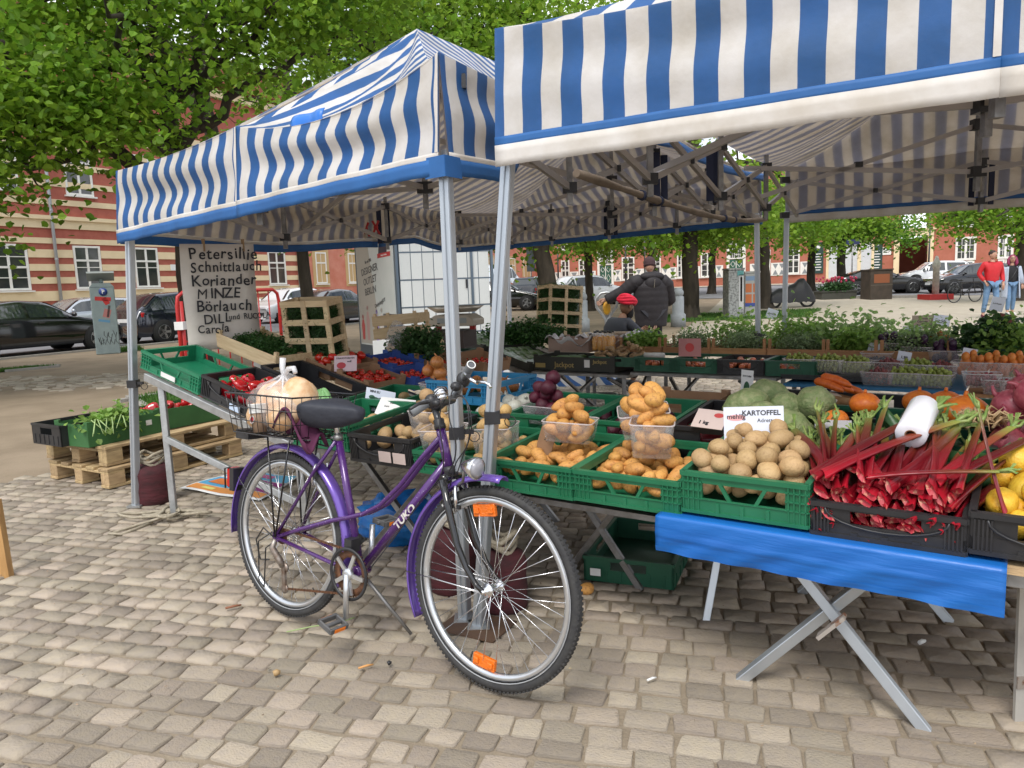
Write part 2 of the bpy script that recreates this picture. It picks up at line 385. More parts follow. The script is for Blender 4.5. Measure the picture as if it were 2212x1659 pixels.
def window(h,t0,t1,z0,z1,cols,rows,fm=whitew,sill=True,fw=.09,mull=None,trans=None,sm=slatem):
    w=MB(); y=.055
    for a,b,c,d in ((t0,z0,t0+fw,z1),(t1-fw,z0,t1,z1),(t0+fw,z1-fw,t1-fw,z1),(t0+fw,z0,t1-fw,z0+fw)):
        w.box(((a+c)/2,y/2+.003,(b+d)/2),(c-a,y,d-b))
    for i in range(1,cols):
        x=t0+fw+(t1-t0-2*fw)*i/cols; ww=mull if mull and i==cols//2 else .035
        w.box((x,.026,(z0+z1)/2),(ww,.036,z1-z0-2*fw))
    for j in range(1,rows):
        z=z0+fw+(z1-z0-2*fw)*j/rows; w.box(((t0+t1)/2,.024,z),(t1-t0-2*fw,.030,.035))
    if trans: w.box(((t0+t1)/2,.032,z0+(z1-z0)*trans),(t1-t0-2*fw,.05,.09))
    if sill: w.box(((t0+t1)/2,.09,z0-.05),(t1-t0+.16,.17,.06))
    o=w.build('window',fm,h); p=MB(); p.add([(t0+fw,.008,z0+fw),(t1-fw,.008,z0+fw),(t1-fw,.008,z1-fw),(t0+fw,.008,z1-fw)],[(3,2,1,0)])
    p.build('pane',panem,o); return o
HM=fmat(FO,FD,FN); house=thing('townhouse','long townhouse with red and cream banded walls behind the parked cars','house',M=HM)
def wallbox(h,t0,t1,z0,z1,mt,name='wall',dp=8): 
    b=MB(); b.box(((t0+t1)/2,-dp/2,(z0+z1)/2),(t1-t0,dp,z1-z0)); return b.build(name,mt,h)
tend=tpx(FO,FD,646); tcorner=tpx(FO,FD,1166); t_a=-26
wallbox(house,t_a,tend,-.3,12.5,redm)
wins=[(tpx(FO,FD,a),tpx(FO,FD,b)) for a,b in ((-250,-190),(-120,-62),(-22,64),(163,221),(293,344),(420,466),(581,618))]
bands=[(.3,.62),(.9,1.2),(1.43,1.86),(2.18,2.46),(2.74,3.03),(3.31,3.66)]
for z0,z1 in bands:
    cuts=[t_a]+[q for w_ in wins for q in (w_[0]-.02,w_[1]+.02)]+[tend] if z0>1.7 else [t_a,tend]
    for i in range(0,len(cuts),2):
        if cuts[i+1]-cuts[i]>.05:
            b=MB(); b.box(((cuts[i]+cuts[i+1])/2,.025,(z0+z1)/2),(cuts[i+1]-cuts[i],.05,z1-z0)); b.build('stone_band',creamm,house)
for z0,z1,d in ((3.92,4.16,.06),(4.58,4.95,.08),(4.95,5.12,.2),(5.6,5.85,.05),(9.2,9.5,.05),(11.9,12.3,.3),(6.4,6.65,.05),(7.2,7.45,.05),(8,8.25,.05),(8.7,8.95,.05)):
    b=MB(); b.box(((t_a+tend)/2,d/2,(z0+z1)/2),(tend-t_a,d,z1-z0)); b.build('cornice' if d>.1 else 'stone_band',creamm,house)
for i,(a,b) in enumerate(wins):
    window(house,a,b,1.92,3.86,2,4 if i==2 else 2,trans=.66 if i!=2 else .5,mull=.1)
    window(house,a,b,6.1,8.3,2,2,trans=.66,mull=.1)
b=MB(); tp=tpx(FO,FD,122); b.cyl((tp,.16,.2),(tp,.16,11.9),.07,10)
for z in (1.2,3.2,5.3,8): b.cyl((tp,.16,z),(tp,.16,z+.06),.085,10)
b.build('downpipe',slatem,house)
b=MB(); tp=tend-.12; b.cyl((tp,.14,.2),(tp,.14,11.9),.06,10); b.build('downpipe',slatem,house)
for px in (378,393):
    t=tpx(FO,FD,px); b=MB(); b.box((t,.07,2.9),(.5,.03,.3)); b.build('name_plate',whitep,house)
wallbox(house,tend,tcorner,-.3,12.5,salm,'wing_wall')
for a,b_ in ((683,706),(753,771),(830,850),(905,925),(985,1005),(1050,1066),(1100,1113),(1131,1146)):
    t0,t1=tpx(FO,FD,a),tpx(FO,FD,b_); c=MB(); c.box(((t0+t1)/2,.02,2.9),(t1-t0+.5,.04,2.4)); c.build('window_surround',tanm,house)
    window(house,t0,t1,1.92,3.9,2,2,trans=.66); window(house,t0,t1,6.1,8.3,2,2,trans=.66)
b=MB(); b.box(((t_a+tcorner)/2,-3.6,13.2),(tcorner-t_a,8.4,1.4)); b.build('roof',tilem,house)
# brick row --------------------------------------------------------
brickm=mat('brick_red',(.42,.145,.095),.85,0,col2=(.35,.115,.07),scale=1.4,bump=.2,bscale=30)
DM=fmat(RO,RD,RN); row=thing('brick_house','row of red brick houses with white windows and shutters across the square','house',M=DM)
gt0,gt1=tpx(RO,RD,1929)+.4,tpx(RO,RD,2014)-.4
wallbox(row,-.05,gt0,-.2,8,brickm); wallbox(row,gt1,62,-.2,8,brickm); wallbox(row,gt0,gt1,4.1,8,brickm,dp=8); b=MB(); b.box(((gt0+gt1)/2,-8.1,2),(gt1-gt0+.4,.2,4.4)); b.build('passage_wall',brickm,row); b=MB(); b.prism([(-.5,8),(.5,7.8),(-8,12.5)],62.4,Matrix(((0,0,1,-.2),(1,0,0,0),(0,1,0,0),(0,0,0,1)))); b.build('roof',tilem,row)
shut=MB(); shut.box((0,.02,0),(1,.04,1)); shut.mi=1
for sg in (1,-1): shut.prism([(-.3,.42*sg),(.3,.42*sg),(0,.03*sg)] if sg<0 else [(.3,.42),(-.3,.42),(0,.03)],.012,Matrix(((1,0,0,0),(0,0,1,.041),(0,1,0,0),(0,0,0,1))))
SH=shut.build('shutter',[whitew,mat('shutter_grey',(.22,.24,.25),.6)],row).data; bpy.data.objects.remove(row.children[-1])
def shutter(t,w,z0,z1): obj('shutter',SH,row,T(t,0.004,(z0+z1)/2)@Matrix.Diagonal((w,1,z1-z0,1)))
zb=.6
for a,b_,shu in ((1213,1231,1),(1251,1271,1),(1344,1371,1),(1405,1428,1),(1463,1481,1),(1514,1543,1),(1640,1664,1),(1700,1727,1)):
    t0,t1=tpx(RO,RD,a),tpx(RO,RD,b_); window(row,t0,t1,zb+.85,zb+3.0,2,4,fw=.12,mull=.1,trans=.55,sm=whitew)
    if shu:
        for s in (-1,1): shutter(t0-.42 if s<0 else t1+.42,.74,zb+.75,zb+1.85)
    window(row,t0,t1,zb+4.0,zb+5.9,2,4,fw=.12,mull=.1,trans=.55)
for a,b_ in ((1168,1178),(2061,2106),(2152,2186)):
    t0,t1=tpx(RO,RD,a),tpx(RO,RD,b_); window(row,t0,t1,zb+1.4,zb+3.2,4 if b_>2000 else 2,3,fw=.16,mull=.16,sill=False); window(row,t0,t1,zb+4.0,zb+5.9,2,4,fw=.12)
    if b_>2000:
        for k in (0,1): shutter(t0+(t1-t0)*(.27+.46*k),(t1-t0)*.42,zb+.1,zb+1.36)
    else: window(row,t0,t1,zb,zb+1.38,2,3,fw=.1,sill=False)
doorg=mat('door_green',(.03,.1,.07),.4)
for a,b_,op in ((1294,1324,0),(1573,1608,1)):
    t0,t1=tpx(RO,RD,a),tpx(RO,RD,b_); c=(t0+t1)/2; d=MB()
    d.box((c,.03,zb+1.15),(t1-t0-.3,.06,2.3)); dd=d.build('door',doorg,row)
    e=MB()
    for s in (-1,1):
        for z,hh in ((.35,.5),(1.1,.7),(1.9,.5)):
            xx=c+s*(t1-t0)*.2; w2=(t1-t0)*.14
            e.tube([(xx-w2,.065,zb+z),(xx,.065,zb+z+hh*.5),(xx+w2,.065,zb+z),(xx,.065,zb+z-hh*.5)],.03,4,closed=True,smooth=False)
    e.box((c,.07,zb+1.15),(.06,.03,2.3)); e.build('door_panel',whitew,dd)
    window(row,t0+.1,t1-.1,zb+2.35,zb+3.7,6,4,fw=.1,sill=False)
    f=MB(); f.box((t0,.06,zb+1.9),(.22,.12,3.8)); f.box((t1,.06,zb+1.9),(.22,.12,3.8)); f.box((c,.065,zb+3.86),(t1-t0+.22,.13,.2)); f.build('door_frame',whitew,row)
# shop front with blinds, gate
t0,t1=tpx(RO,RD,1784),tpx(RO,RD,1887); f=MB(); tm=t0+(t1-t0)*.66
for a,c in ((t0,t0+.2),(tm,tm+.25),(t1-.2,t1)): f.box(((a+c)/2,.05,zb+1.75),(c-a,.1,2.9))
f.box(((t0+t1)/2,.055,zb+3.25),(t1-t0,.11,.16)); f.box(((t0+t1)/2,.055,zb+.25),(t1-t0,.11,.14)); sh=f.build('shop_window',creamm,row)
f=MB(); z=zb+.35
while z<zb+3.15: f.box(((t0+t1)/2,.02+.004*(int(z*10)%2),z+.045),(t1-t0-.1,.03,.092)); z+=.1
f.build('blind',mat('blind_grey',(.6,.62,.64),.5),sh)
signg=mat('sign_green',(.02,.05,.045),.5)
for px in (1767,1893):
    t=tpx(RO,RD,px); b=MB(); b.box((t,.05,zb+2.1),(.8,.06,2.6)); s_=b.build('shop_sign',signg,row); b=MB()
    for k in range(7): b.box((t,.083,zb+1.1+k*.22),(.5 if k%2 else .36,.006,.07))
    b.ell((t,.085,zb+3.0),(.16,.01,.16),8,6); b.build('print',whitep,s_)
t=tpx(RO,RD,1910); b=MB(); b.box((t,.04,zb+2.4),(.9,.04,.6)); b.build('name_plate',whitep,row)
t0,t1=tpx(RO,RD,1929),tpx(RO,RD,2014); f=MB()
f.box((t0+.2,.1,zb+1.7),(.4,.2,3.6)); f.box((t1-.2,.1,zb+1.7),(.4,.2,3.6)); f.box(((t0+t1)/2,.11,zb+3.7),(t1-t0,.22,.45)); f.box(((t0+t1)/2,.16,zb+4.0),(t1-t0+.3,.32,.16)); gt=f.build('gateway',creamm,row)
# ================================================================== trees
barkm=mat('bark',(.07,.055,.04),.95,0,col2=(.035,.028,.02),scale=6,bump=.9,bscale=14,stretch=(1,1,.25))
leafm=mat('leaf',(.22,.36,.03),.5,0,col2=(.12,.25,.022),scale=.7,island=.36,transl=.5,spec=.35)
leafm2=mat('leaf_fresh',(.27,.41,.045),.5,0,col2=(.17,.31,.03),scale=.7,island=.34,transl=.5,spec=.35)
leafd=mat('leaf_dark',(.10,.23,.02),.5,0,island=.3,transl=.38,spec=.3)
def leaves(c,rad,n_spray,per,size,seed,flat=.17,spread=.5,shell=.35,cut=None):
    """leaf-sized folded faces in flat drooping sprays spread through a union of ellipsoids"""
    r=np.random.RandomState(seed); S=[]
    while len(S)<n_spray:
        k=r.randint(len(c)); d=r.normal(size=3); d/=np.linalg.norm(d); q=r.uniform(shell,1)**.6
        p=np.array(c[k])+d*np.array(rad[k])*q
        if cut is None or cut(p): S.append(p)
    S=np.array(S); n=n_spray*per
    sp=np.repeat(S,per,0); off=r.normal(size=(n,3))*np.array([spread,spread,spread*flat])
    tilt=np.repeat(r.normal(size=(n_spray,2))*.35,per,0); off[:,2]+=tilt[:,0]*off[:,0]+tilt[:,1]*off[:,1]-.25*np.hypot(off[:,0],off[:,1])
    P=sp+off; a=r.uniform(0,6.283,n); ln=size*r.uniform(.65,1.2,n); wd=ln*r.uniform(.75,.95,n)*.5
    pitch=r.normal(-.45,.5,n); rollv=r.normal(0,.5,n)
    f=np.stack([np.cos(a)*np.cos(pitch),np.sin(a)*np.cos(pitch),np.sin(pitch)],1)
    s0=np.stack([-np.sin(a),np.cos(a),np.zeros(n)],1); up=np.cross(f,s0)
    s=s0*np.cos(rollv)[:,None]+up*np.sin(rollv)[:,None]; u=np.cross(f,s)
    f=f*ln[:,None]; s=s*wd[:,None]; u=u*(wd*.3)[:,None]
    v=np.zeros((n,6,3)); v[:,0]=P; v[:,1]=P+f*.35+s+u; v[:,2]=P+f*.75+s*.75+u; v[:,3]=P+f; v[:,4]=P+f*.75-s*.75+u; v[:,5]=P+f*.35-s+u
    b=(np.arange(n)*6)[:,None]
    q=np.concatenate([b+np.array([[0,1,2,3]]),b+np.array([[0,3,4,5]])],0)
    return v.reshape(-1,3),q
def limb(mb,p,q,r0,r1,seed,n=7,wob=.12,k=7):
    r=random.Random(seed); p=V(p);q=V(q); pts=[];rs=[]; L_=(q-p).length
    for i in range(k+1):
        t=i/k; w=wob*L_*.25*math.sin(math.pi*t)
        pts.append(p.lerp(q,t)+V((r.uniform(-w,w),r.uniform(-w,w),r.uniform(-w,w)))); rs.append(r0+(r1-r0)*t)
    mb.tube(pts,rs,n); return pts
def tree(label,base,ht,r0,c,rad,nsp,per,size,seed,m=leafm,lean=(0,0),limbs=8,group=None,name='linden_tree',extra=(),**kw):
    t=thing(name,label,'tree',base,0,group); mb=MB()
    top=V((lean[0],lean[1],ht)); pts=limb(mb,(0,0,-.05),top,r0*1.0,r0*.5,seed,10,.05,10)
    mb.lathe([(r0*1.5,-.02),(r0*1.15,.18),(r0,.5)],10,cap=False)
    R=random.Random(seed+5); Cc=V((sum(x[0] for x in c)/len(c),sum(x[1] for x in c)/len(c),sum(x[2] for x in c)/len(c)))-V(base)
    for i in range(limbs):
        k=R.randrange(len(c)); e=V(c[k])-V(base)+V((R.uniform(-.75,.75)*rad[k][0],R.uniform(-.75,.75)*rad[k][1],R.uniform(-.6,.7)*rad[k][2]))
        st=pts[R.randint(5,len(pts)-1)]; pl=limb(mb,st,e,r0*.42,r0*.08,seed+i*3+1,6,.5)
        for j in range(3):
            s2=pl[R.randint(3,6)]; limb(mb,s2,s2+V((R.uniform(-1,1),R.uniform(-1,1),R.uniform(-.5,.6)))*min(rad[k])*.45,r0*.14,r0*.03,seed+i*7+j,5,.5)
    for p,q,a,b in extra: limb(mb,V(p)-V(base),V(q)-V(base),a,b,seed+77,8,.18,9)
    mb.build('trunk',barkm,t)
    v,f=leaves([tuple(V(x)-V(base)) for x in c],rad,nsp,per,size,seed,**kw)
    obj('crown',np_mesh('crown',v,f,m),t); return t
# big linden behind the left tent, its limbs over the parked cars
b0=(-5.9,14.0,0)
tree('big linden with dark forked trunk rising behind the left end of the striped tent',b0,9,.22,
     [(-7.2,12.6,5.9),(-10.6,11.5,4.9),(-3.6,12.6,6.2),(-6.5,12.2,7.6),(-11.5,13.5,4.1),(-2.2,13.5,7.6),(-8.6,10.8,3.9),(-9.6,10.6,3.3),(-6.6,11.4,4.4)],
     [(2.6,2.4,1.9),(3,2.2,1.9),(2.6,2.2,1.7),(4.5,3,2.4),(2.8,2,1.7),(2.6,2,2),(1.7,1.5,1.1),(2.0,1.4,.8),(1.7,1.4,.9)],1180,36,.13,11,lean=(-.2,0),limbs=14,
     extra=[((-5.9,14,3.0),(-8.9,12.6,6.2),.17,.06),((-6.0,14,4.2),(-3.2,13.4,5.6),.12,.04),((-5.95,14,5.6),(-9.6,13.2,5.4),.1,.03),((-6,14,3.7),(-4.3,13.2,7.2),.11,.04),((-5.95,13.9,3.9),(-7.6,9.6,5.3),.12,.03),((-7.0,11.4,4.7),(-9.4,9.3,4.9),.06,.02),((-6,13.9,4.6),(-5.2,10.0,5.6),.08,.02)],shell=.0)
tree('linden crowning over the parked black saloon at the street side',(-13.8,13.4,0),8,.28,[(-13,12.2,5.6),(-10.8,10.2,4.6),(-15,11,5.2)],[(3,2.4,2),(2,1.8,1.35),(3,2.5,2)],430,36,.125,12,limbs=8,shell=0)
tree('slim street tree between the dill crate and the salmon house',yp(676,700,18.5)*1 and (yp(676,700,18.5).x,18.5,0),7,.17,[(-4.5,18.5,5.6),(-5.6,18.3,3.6),(-4.0,18.2,3.7)],[(2.6,2.4,2.1),(.9,.8,.6),(.9,.8,.6)],240,24,.13,13,m=leafm2,limbs=6,shell=0,lean=(-.25,0))
# trees on the square seen under and over the tents
spec=[(1190,21,.30,2.6,'thick tree trunk behind the upright crate of dill, crown over the tents',leafm),(1275,34,.19,4.2,'slender tree beside the pale parked hatchback',leafm2),
 (1411,44,.22,3.2,'tree rising straight behind the head of the man in black',leafm),(1491,26,.30,3.3,'stout tree on the lawn right of the stone bollard',leafm2),
 (1537,46,.24,3.4,'tree in front of the white shuttered windows beyond the lawn',leafm),(1653,31,.30,3.4,'tree beside the black covered motorcycle',leafm),
 (1751,45,.26,3.4,'tree at the left end of the shop window with grey blinds',leafd),(1817,43,.27,3.4,'tree directly before the grey shop blinds',leafm),
 (2203,30,.33,3.6,'tree behind the woman with magenta hair',leafm),(1965,37,.0,3.2,'',leafm)]
for i,(px,y,r0,cr_,lab,lm) in enumerate(spec):
    if r0==0: continue
    x=yp(px,640,y).x; z0=zg(y); R=random.Random(40+i)
    k=y/30; cc=[(x+R.uniform(-.6,.6),y-.4,5.2+z0+.3*k)]+[(x+R.uniform(-2.8,2.8)*k,y+R.uniform(-1.5,1.2),R.uniform(3.0,4.6)+z0+.35*k) for _ in range(7)]
    rr=[(cr_,cr_,1.9)]+[(1.7*k+.5,1.6,1.0) for _ in range(7)]
    if px in (1275,1491): cc+= [(x+(.3 if px==1275 else -2),y,y*.40),(x-1.5,y,y*.36),(x+1.8,y,y*.37)]; rr+= [(3.2,2,2.6)]*3
    tree(lab,(x,y,z0),6 if px not in(1275,1491) else y*.42,r0,cc,rr,230 if px not in(1275,1491) else 560,26,.17 if y<35 else .21,60+i,m=lm,limbs=6,group=None,shell=0,lean=(R.uniform(-.3,.3)-(.5 if i==0 else 0),0),spread=.6)
# taller crowns that show above the tents
for i,(px,y,z,rx,rzz,lab,lm,ns) in enumerate([(1000,24,10.6,3.4,2.7,'light green tree showing above the gap between both tents',leafm2,300),(880,22,9.4,3.3,3.0,'tree crown behind the peak of the smaller tent',leafm2,230),(470,24,11.5,4.0,3.2,'tall tree behind the forked linden at the street',leafm2,210)]):
    x=yp(px,640,y).x; tree(lab,(x,y+.5,0),z+1,.3,[(x,y,z),(x-rx*.6,y,z-1),(x+rx*.6,y+.5,z-.8)],[(rx,2.5,rzz),(rx*.7,2,rzz*.7),(rx*.7,2,rzz*.7)],ns,26,.18,90+i,m=lm,limbs=9,shell=0,spread=.7)
# ================================================================== tents
def stripe_mat(name,ca,cb,transl,inner=False):
    m=bpy.data.materials.new(name); m.use_nodes=True; t=m.node_tree; t.nodes.clear(); n=t.nodes.new; l=t.links.new
    uv=n('ShaderNodeUVMap'); uv.uv_map='UVMap'; sp=n('ShaderNodeSeparateXYZ'); l(uv.outputs[0],sp.inputs[0])
    a=n('ShaderNodeMath'); a.operation='ADD'; a.inputs[1].default_value=100.25; l(sp.outputs[0],a.inputs[0])
    f=n('ShaderNodeMath'); f.operation='FRACT'; l(a.outputs[0],f.inputs[0]); g_=n('ShaderNodeMath'); g_.operation='LESS_THAN'; g_.inputs[1].default_value=.5; l(f.outputs[0],g_.inputs[0])
    tc_=n('ShaderNodeTexCoord'); z=n('ShaderNodeTexNoise'); z.inputs['Scale'].default_value=2.6; z.inputs['Detail'].default_value=8; z.inputs['Roughness'].default_value=.65; l(tc_.outputs['Object'],z.inputs['Vector'])
    r=n('ShaderNodeMapRange'); r.inputs['From Min'].default_value=.42; r.inputs['From Max'].default_value=.75; r.inputs['To Min'].default_value=1; r.inputs['To Max'].default_value=.72 if not inner else .6; l(z.outputs['Fac'],r.inputs['Value'])
    x=n('ShaderNodeMix'); x.data_type='RGBA'; x.inputs[6].default_value=(*cb,1); x.inputs[7].default_value=(*ca,1); l(g_.outputs[0],x.inputs[0])
    y=n('ShaderNodeMix'); y.data_type='RGBA'; y.blend_type='MULTIPLY'; y.inputs[0].default_value=1; l(x.outputs[2],y.inputs[6])
    cmb=n('ShaderNodeCombineColor'); l(r.outputs[0],cmb.inputs[0]); 
    p2=n('ShaderNodeMath'); p2.operation='POWER'; p2.inputs[1].default_value=1.15; l(r.outputs[0],p2.inputs[0]); l(p2.outputs[0],cmb.inputs[1])
    p3=n('ShaderNodeMath'); p3.operation='POWER'; p3.inputs[1].default_value=1.5; l(r.outputs[0],p3.inputs[0]); l(p3.outputs[0],cmb.inputs[2]); l(cmb.outputs[0],y.inputs[7])
    d=n('ShaderNodeBsdfPrincipled'); d.inputs['Roughness'].default_value=.62; d.inputs['Specular IOR Level'].default_value=.35; l(y.outputs[2],d.inputs['Base Color'])
    z3=n('ShaderNodeTexNoise'); z3.inputs['Scale'].default_value=9; z3.inputs['Detail'].default_value=5; l(tc_.outputs['Object'],z3.inputs['Vector']); bp=n('ShaderNodeBump'); bp.inputs['Strength'].default_value=.35; bp.inputs['Distance'].default_value=.02; l(z3.outputs['Fac'],bp.inputs['Height']); l(bp.outputs[0],d.inputs['Normal'])
    tr=n('ShaderNodeBsdfTranslucent'); mt_=n('ShaderNodeMix'); mt_.data_type='RGBA'; mt_.inputs[0].default_value=.5; mt_.inputs[7].default_value=(.60,.54,.47,1); l(y.outputs[2],mt_.inputs[6]); l(mt_.outputs[2],tr.inputs['Color']); k=n('ShaderNodeMixShader'); k.inputs[0].default_value=transl; l(d.outputs[0],k.inputs[1]); l(tr.outputs[0],k.inputs[2])
    o=n('ShaderNodeOutputMaterial'); l(k.outputs[0],o.inputs[0]); return m
cloth=stripe_mat('striped_tent_cloth',(.03,.15,.44),(.88,.86,.84),.42)
lining=stripe_mat('tent_cloth_inside',(.56,.50,.50),(.80,.72,.62),.78,True)
bluehem=mat('blue_tent_hem',(.03,.15,.42),.6,0,col2=(.025,.12,.34),scale=5,bump=.3,bscale=12,transl=.15)
whitehem=mat('white_tent_hem',(.76,.73,.69),.65,0,col2=(.62,.57,.5),scale=5,bump=.35,bscale=10,transl=.2)
navy=mat('navy_strap',(.012,.018,.05),.7)
def cloth_grid(name,parent,fn,nu,nv,ufn,m,inner=None,off=.012,flip=1):
    """grid of points fn(u,v) with the stripe number ufn(u,v) as texture coordinate; an inner layer hangs just below"""
    def mk(nm,mm,d):
        vs=[fn(i/nu,j/nv) for j in range(nv+1) for i in range(nu+1)]
        fs=[(j*(nu+1)+i,j*(nu+1)+i+1,(j+1)*(nu+1)+i+1,(j+1)*(nu+1)+i) for j in range(nv) for i in range(nu)]
        me=bpy.data.meshes.new(nm); me.from_pydata([tuple(p) for p in vs],[],fs); me.materials.append(mm)
        me.polygons.foreach_set('use_smooth',[True]*len(fs)); uv=me.uv_layers.new(name='UVMap')
        us=[ufn(i/nu,j/nv) for j in range(nv+1) for i in range(nu+1)]
        dat=[]
        for f in fs:
            for q in f: dat+= [us[q],(q//(nu+1))/nv]
        uv.data.foreach_set('uv',dat); me.update()
        if d:
            nr=[0.0]*len(me.vertices)*3; me.vertices.foreach_get('normal',nr); nr=np.array(nr).reshape(-1,3); nr*=flip; co=np.array([tuple(p) for p in vs]); sg=d
            me.vertices.foreach_set('co',(co+nr*sg).ravel()); me.update()
        return obj(nm,me,parent)
    o=mk(name,m,0)
    if inner: mk(name+'_lining',inner,-off)
    return o
def tent(label,C,zb,vh,ridge,sag,per,hem,seed,rolled=None,skip=(),legs=True,legtop=None,bases=None):
    """C: corners FR,FL,BL,BR (ground); zb: valance bottom heights; ridge: two peaks"""
    t=thing('market_tent',label,'tent',(C[0].x,C[0].y,0)); o=V((C[0].x,C[0].y,0)); R=random.Random(seed)
    P=[V((c.x,c.y,0))-o for c in C]; top=[z+vh for z in zb]; pk=[p-o for p in ridge]
    cen=(P[0]+P[1]+P[2]+P[3])/4
    for i in range(4):
        a,b=P[i],P[(i+1)%4]; za,zb_=top[i],top[(i+1)%4]; ba,bb=zb[i],zb[(i+1)%4]; Ls=(b-a).length; nst=round(Ls/per/2)*2; d=(b-a).normalized(); nrm=V((d.y,-d.x,0))
        if (a+b).dot(nrm)/2<cen.dot(nrm): nrm=-nrm
        sg=sag[i]; half=nst/2
        def eave(u,a=a,b=b,za=za,zb_=zb_,sg=sg):
            p=a.lerp(b,u); h=(u*2)%1 if u<1 else 1; s_=sg[0] if u<.5 else sg[1]; z=za+(zb_-za)*u-s_*4*h*(1-h)
            return V((p.x,p.y,z))
        # roof side from eave up to hip / ridge
        hi=[pk[1],pk[0],pk[0],pk[1]] if False else None
        pa=pk[0] if i in (0,1) else pk[1]; pb=pk[0] if i in (0,) else (pk[1] if i in (1,2) else pk[0])
        def roof(u,v,a=a,b=b,pa=pa,pb=pb,eave=eave,ph=R.uniform(0,6)):
            e=eave(u); q=pa.lerp(pb,u); h=e.lerp(q,v); zc=e.z+(q.z-e.z)*(v**1.28); w=.018*math.sin(u*31+ph+v*3)*math.sin(math.pi*v)
            return V((h.x,h.y,zc-.05*math.sin(math.pi*v)*math.sin(math.pi*u*2)**2+w))
        def ust(u,v,a=a,d=d,roof=roof,Ls=Ls,nst=nst): return (V(roof(u,v))-a).dot(d)/Ls*nst
        cloth_grid('roof_panel',t,roof,36,18,ust,cloth,lining,flip=-1)
        if i in skip: continue
        # valance, two halves meeting at the middle seam
        for hf in (0,1):
            ph=R.uniform(0,6)
            lift=rolled[i] if rolled and i in rolled else None
            def val(u,v,hf=hf,a=a,b=b,ph=ph,nrm=nrm,eave=eave,ba=ba,bb=bb,lift=lift):
                uu=(u+hf)/2; e=eave(uu); zlo=ba+(bb-ba)*uu
                if lift: zlo=lift(uu,zlo,e.z)
                z=e.z+(zlo+hem[0]+hem[1]-e.z)*v; amp=(.026 if zb[0]<1.85 else .013)*math.sin(math.pi*min(1,max(0,u)))**.5
                w=amp*math.sin(v*8.2+ph+2.2*u)*(.35+.65*math.sin(math.pi*v))+(.005 if zb[0]<1.85 else .0025)*math.sin(u*23+ph)*v+.03*v
                return V((e.x,e.y,z))+nrm*w
            def uval(u,v,hf=hf,half=half): return (u+hf)*half
            cloth_grid('valance',t,val,40,14,uval,cloth,lining,off=.008)
            # hem strips continue from the valance bottom
            def strip_(z0,z1,outw,name,m_,val=val):
                b_=MB()
                def fn(u,v):
                    p=val(u,1); return V((p.x,p.y,p.z-z0-(z1-z0)*v-.0015*math.sin(u*40)*v))+nrm*outw
                b_.grid(fn,30,3); b_.build(name,m_,t,solid=.002)
            if i==0:
                b_=MB(); b_.grid(lambda u,v,val=val,hf=hf: val(.0+.012*u,v)+nrm*.006,1,14); b_.build('seam_strip',whitehem,t)
            strip_(0,hem[0],.003,'hem',hem[2]); strip_(hem[0]-.004,hem[0]+hem[1],.004,'hem',hem[3])
    # frame
    def jb(mb,p,s=.05): q=MB(); q.box(p,(s*1.5,s,s*1.1)); q.build('joint',black,t)
    lt=legtop or [z+.06 for z in zb]
    if legs:
        for i,p in enumerate(P):
            bp_=(V((bases[i].x,bases[i].y,0))-o) if bases and bases[i] else p; tp_=V((p.x,p.y,zb[i]+.10)); tp_=tp_+(cen-p).normalized()*.045
            b_=MB(); dd=(tp_-bp_); 
            b_.bar((bp_.x,bp_.y,.02),tp_,.043,.043,up=(.5,.85,0))
            for k in (-1,0,1):
                b_.bar(bp_+V((.0,-.0225,.03))+V((k*.012,0,0)),tp_+V((.0,-.0225,0))+V((k*.012,0,0)),.004,.005,up=(0,1,0))
            leg=b_.build('leg',alu,t,bevel=.003); b_=MB(); b_.box((bp_.x,bp_.y,.018),(.09,.09,.012)); b_.build('foot_plate',galv,leg)
            mid=bp_.lerp(tp_,.42 if i!=1 else .455); b_=MB(); b_.box(mid,(.062,.058,.05)); b_.box(mid+V((.045,-.01,.004)),(.05,.02,.018)); b_.tube([mid+V((.07+.022*math.sin(k*.7),0,-.02+.022*math.cos(k*.7))) for k in range(9)],.0022,5,closed=True); b_.build('leg_clip',black,leg)
    tb=MB(); zt=[z+.22 for z in zb]; 
    trm=mat('painted_truss',(.42,.39,.37),.5,.35)
    def tw(p,q): x=MB(); x.bar(p,q,.022,.034); x.build('truss_bar',trm,t)
    for i in range(4):
        a,b=P[i],P[(i+1)%4]; n_=2 if (a-b).length<3.6 else 4
        inn=(cen-(a+b)/2); inn.z=0; inn.normalize()
        for k in range(n_):
            p0=a.lerp(b,k/n_)+inn*.11; p1=a.lerp(b,(k+1)/n_)+inn*.11; zA=zt[i]+(zt[(i+1)%4]-zt[i])*k/n_; zB=zt[i]+(zt[(i+1)%4]-zt[i])*(k+1)/n_
            tw((p0.x,p0.y,zA+.16),(p1.x,p1.y,zB-.16)); tw((p0.x,p0.y,zA-.16),(p1.x,p1.y,zB+.16)); c_=(p0+p1)/2; jb(0,(c_.x,c_.y,(zA+zB)/2),.034)
            pj=p0+((cen-p0).normalized()*.05 if k==0 else V())
            for z in (zA+.16,zA-.16): jb(0,(pj.x,pj.y,z))
            if k: q=MB(); q.box((p0.x,p0.y,zA),(.03,.03,.5)); q.build('truss_post',dsteel,t)
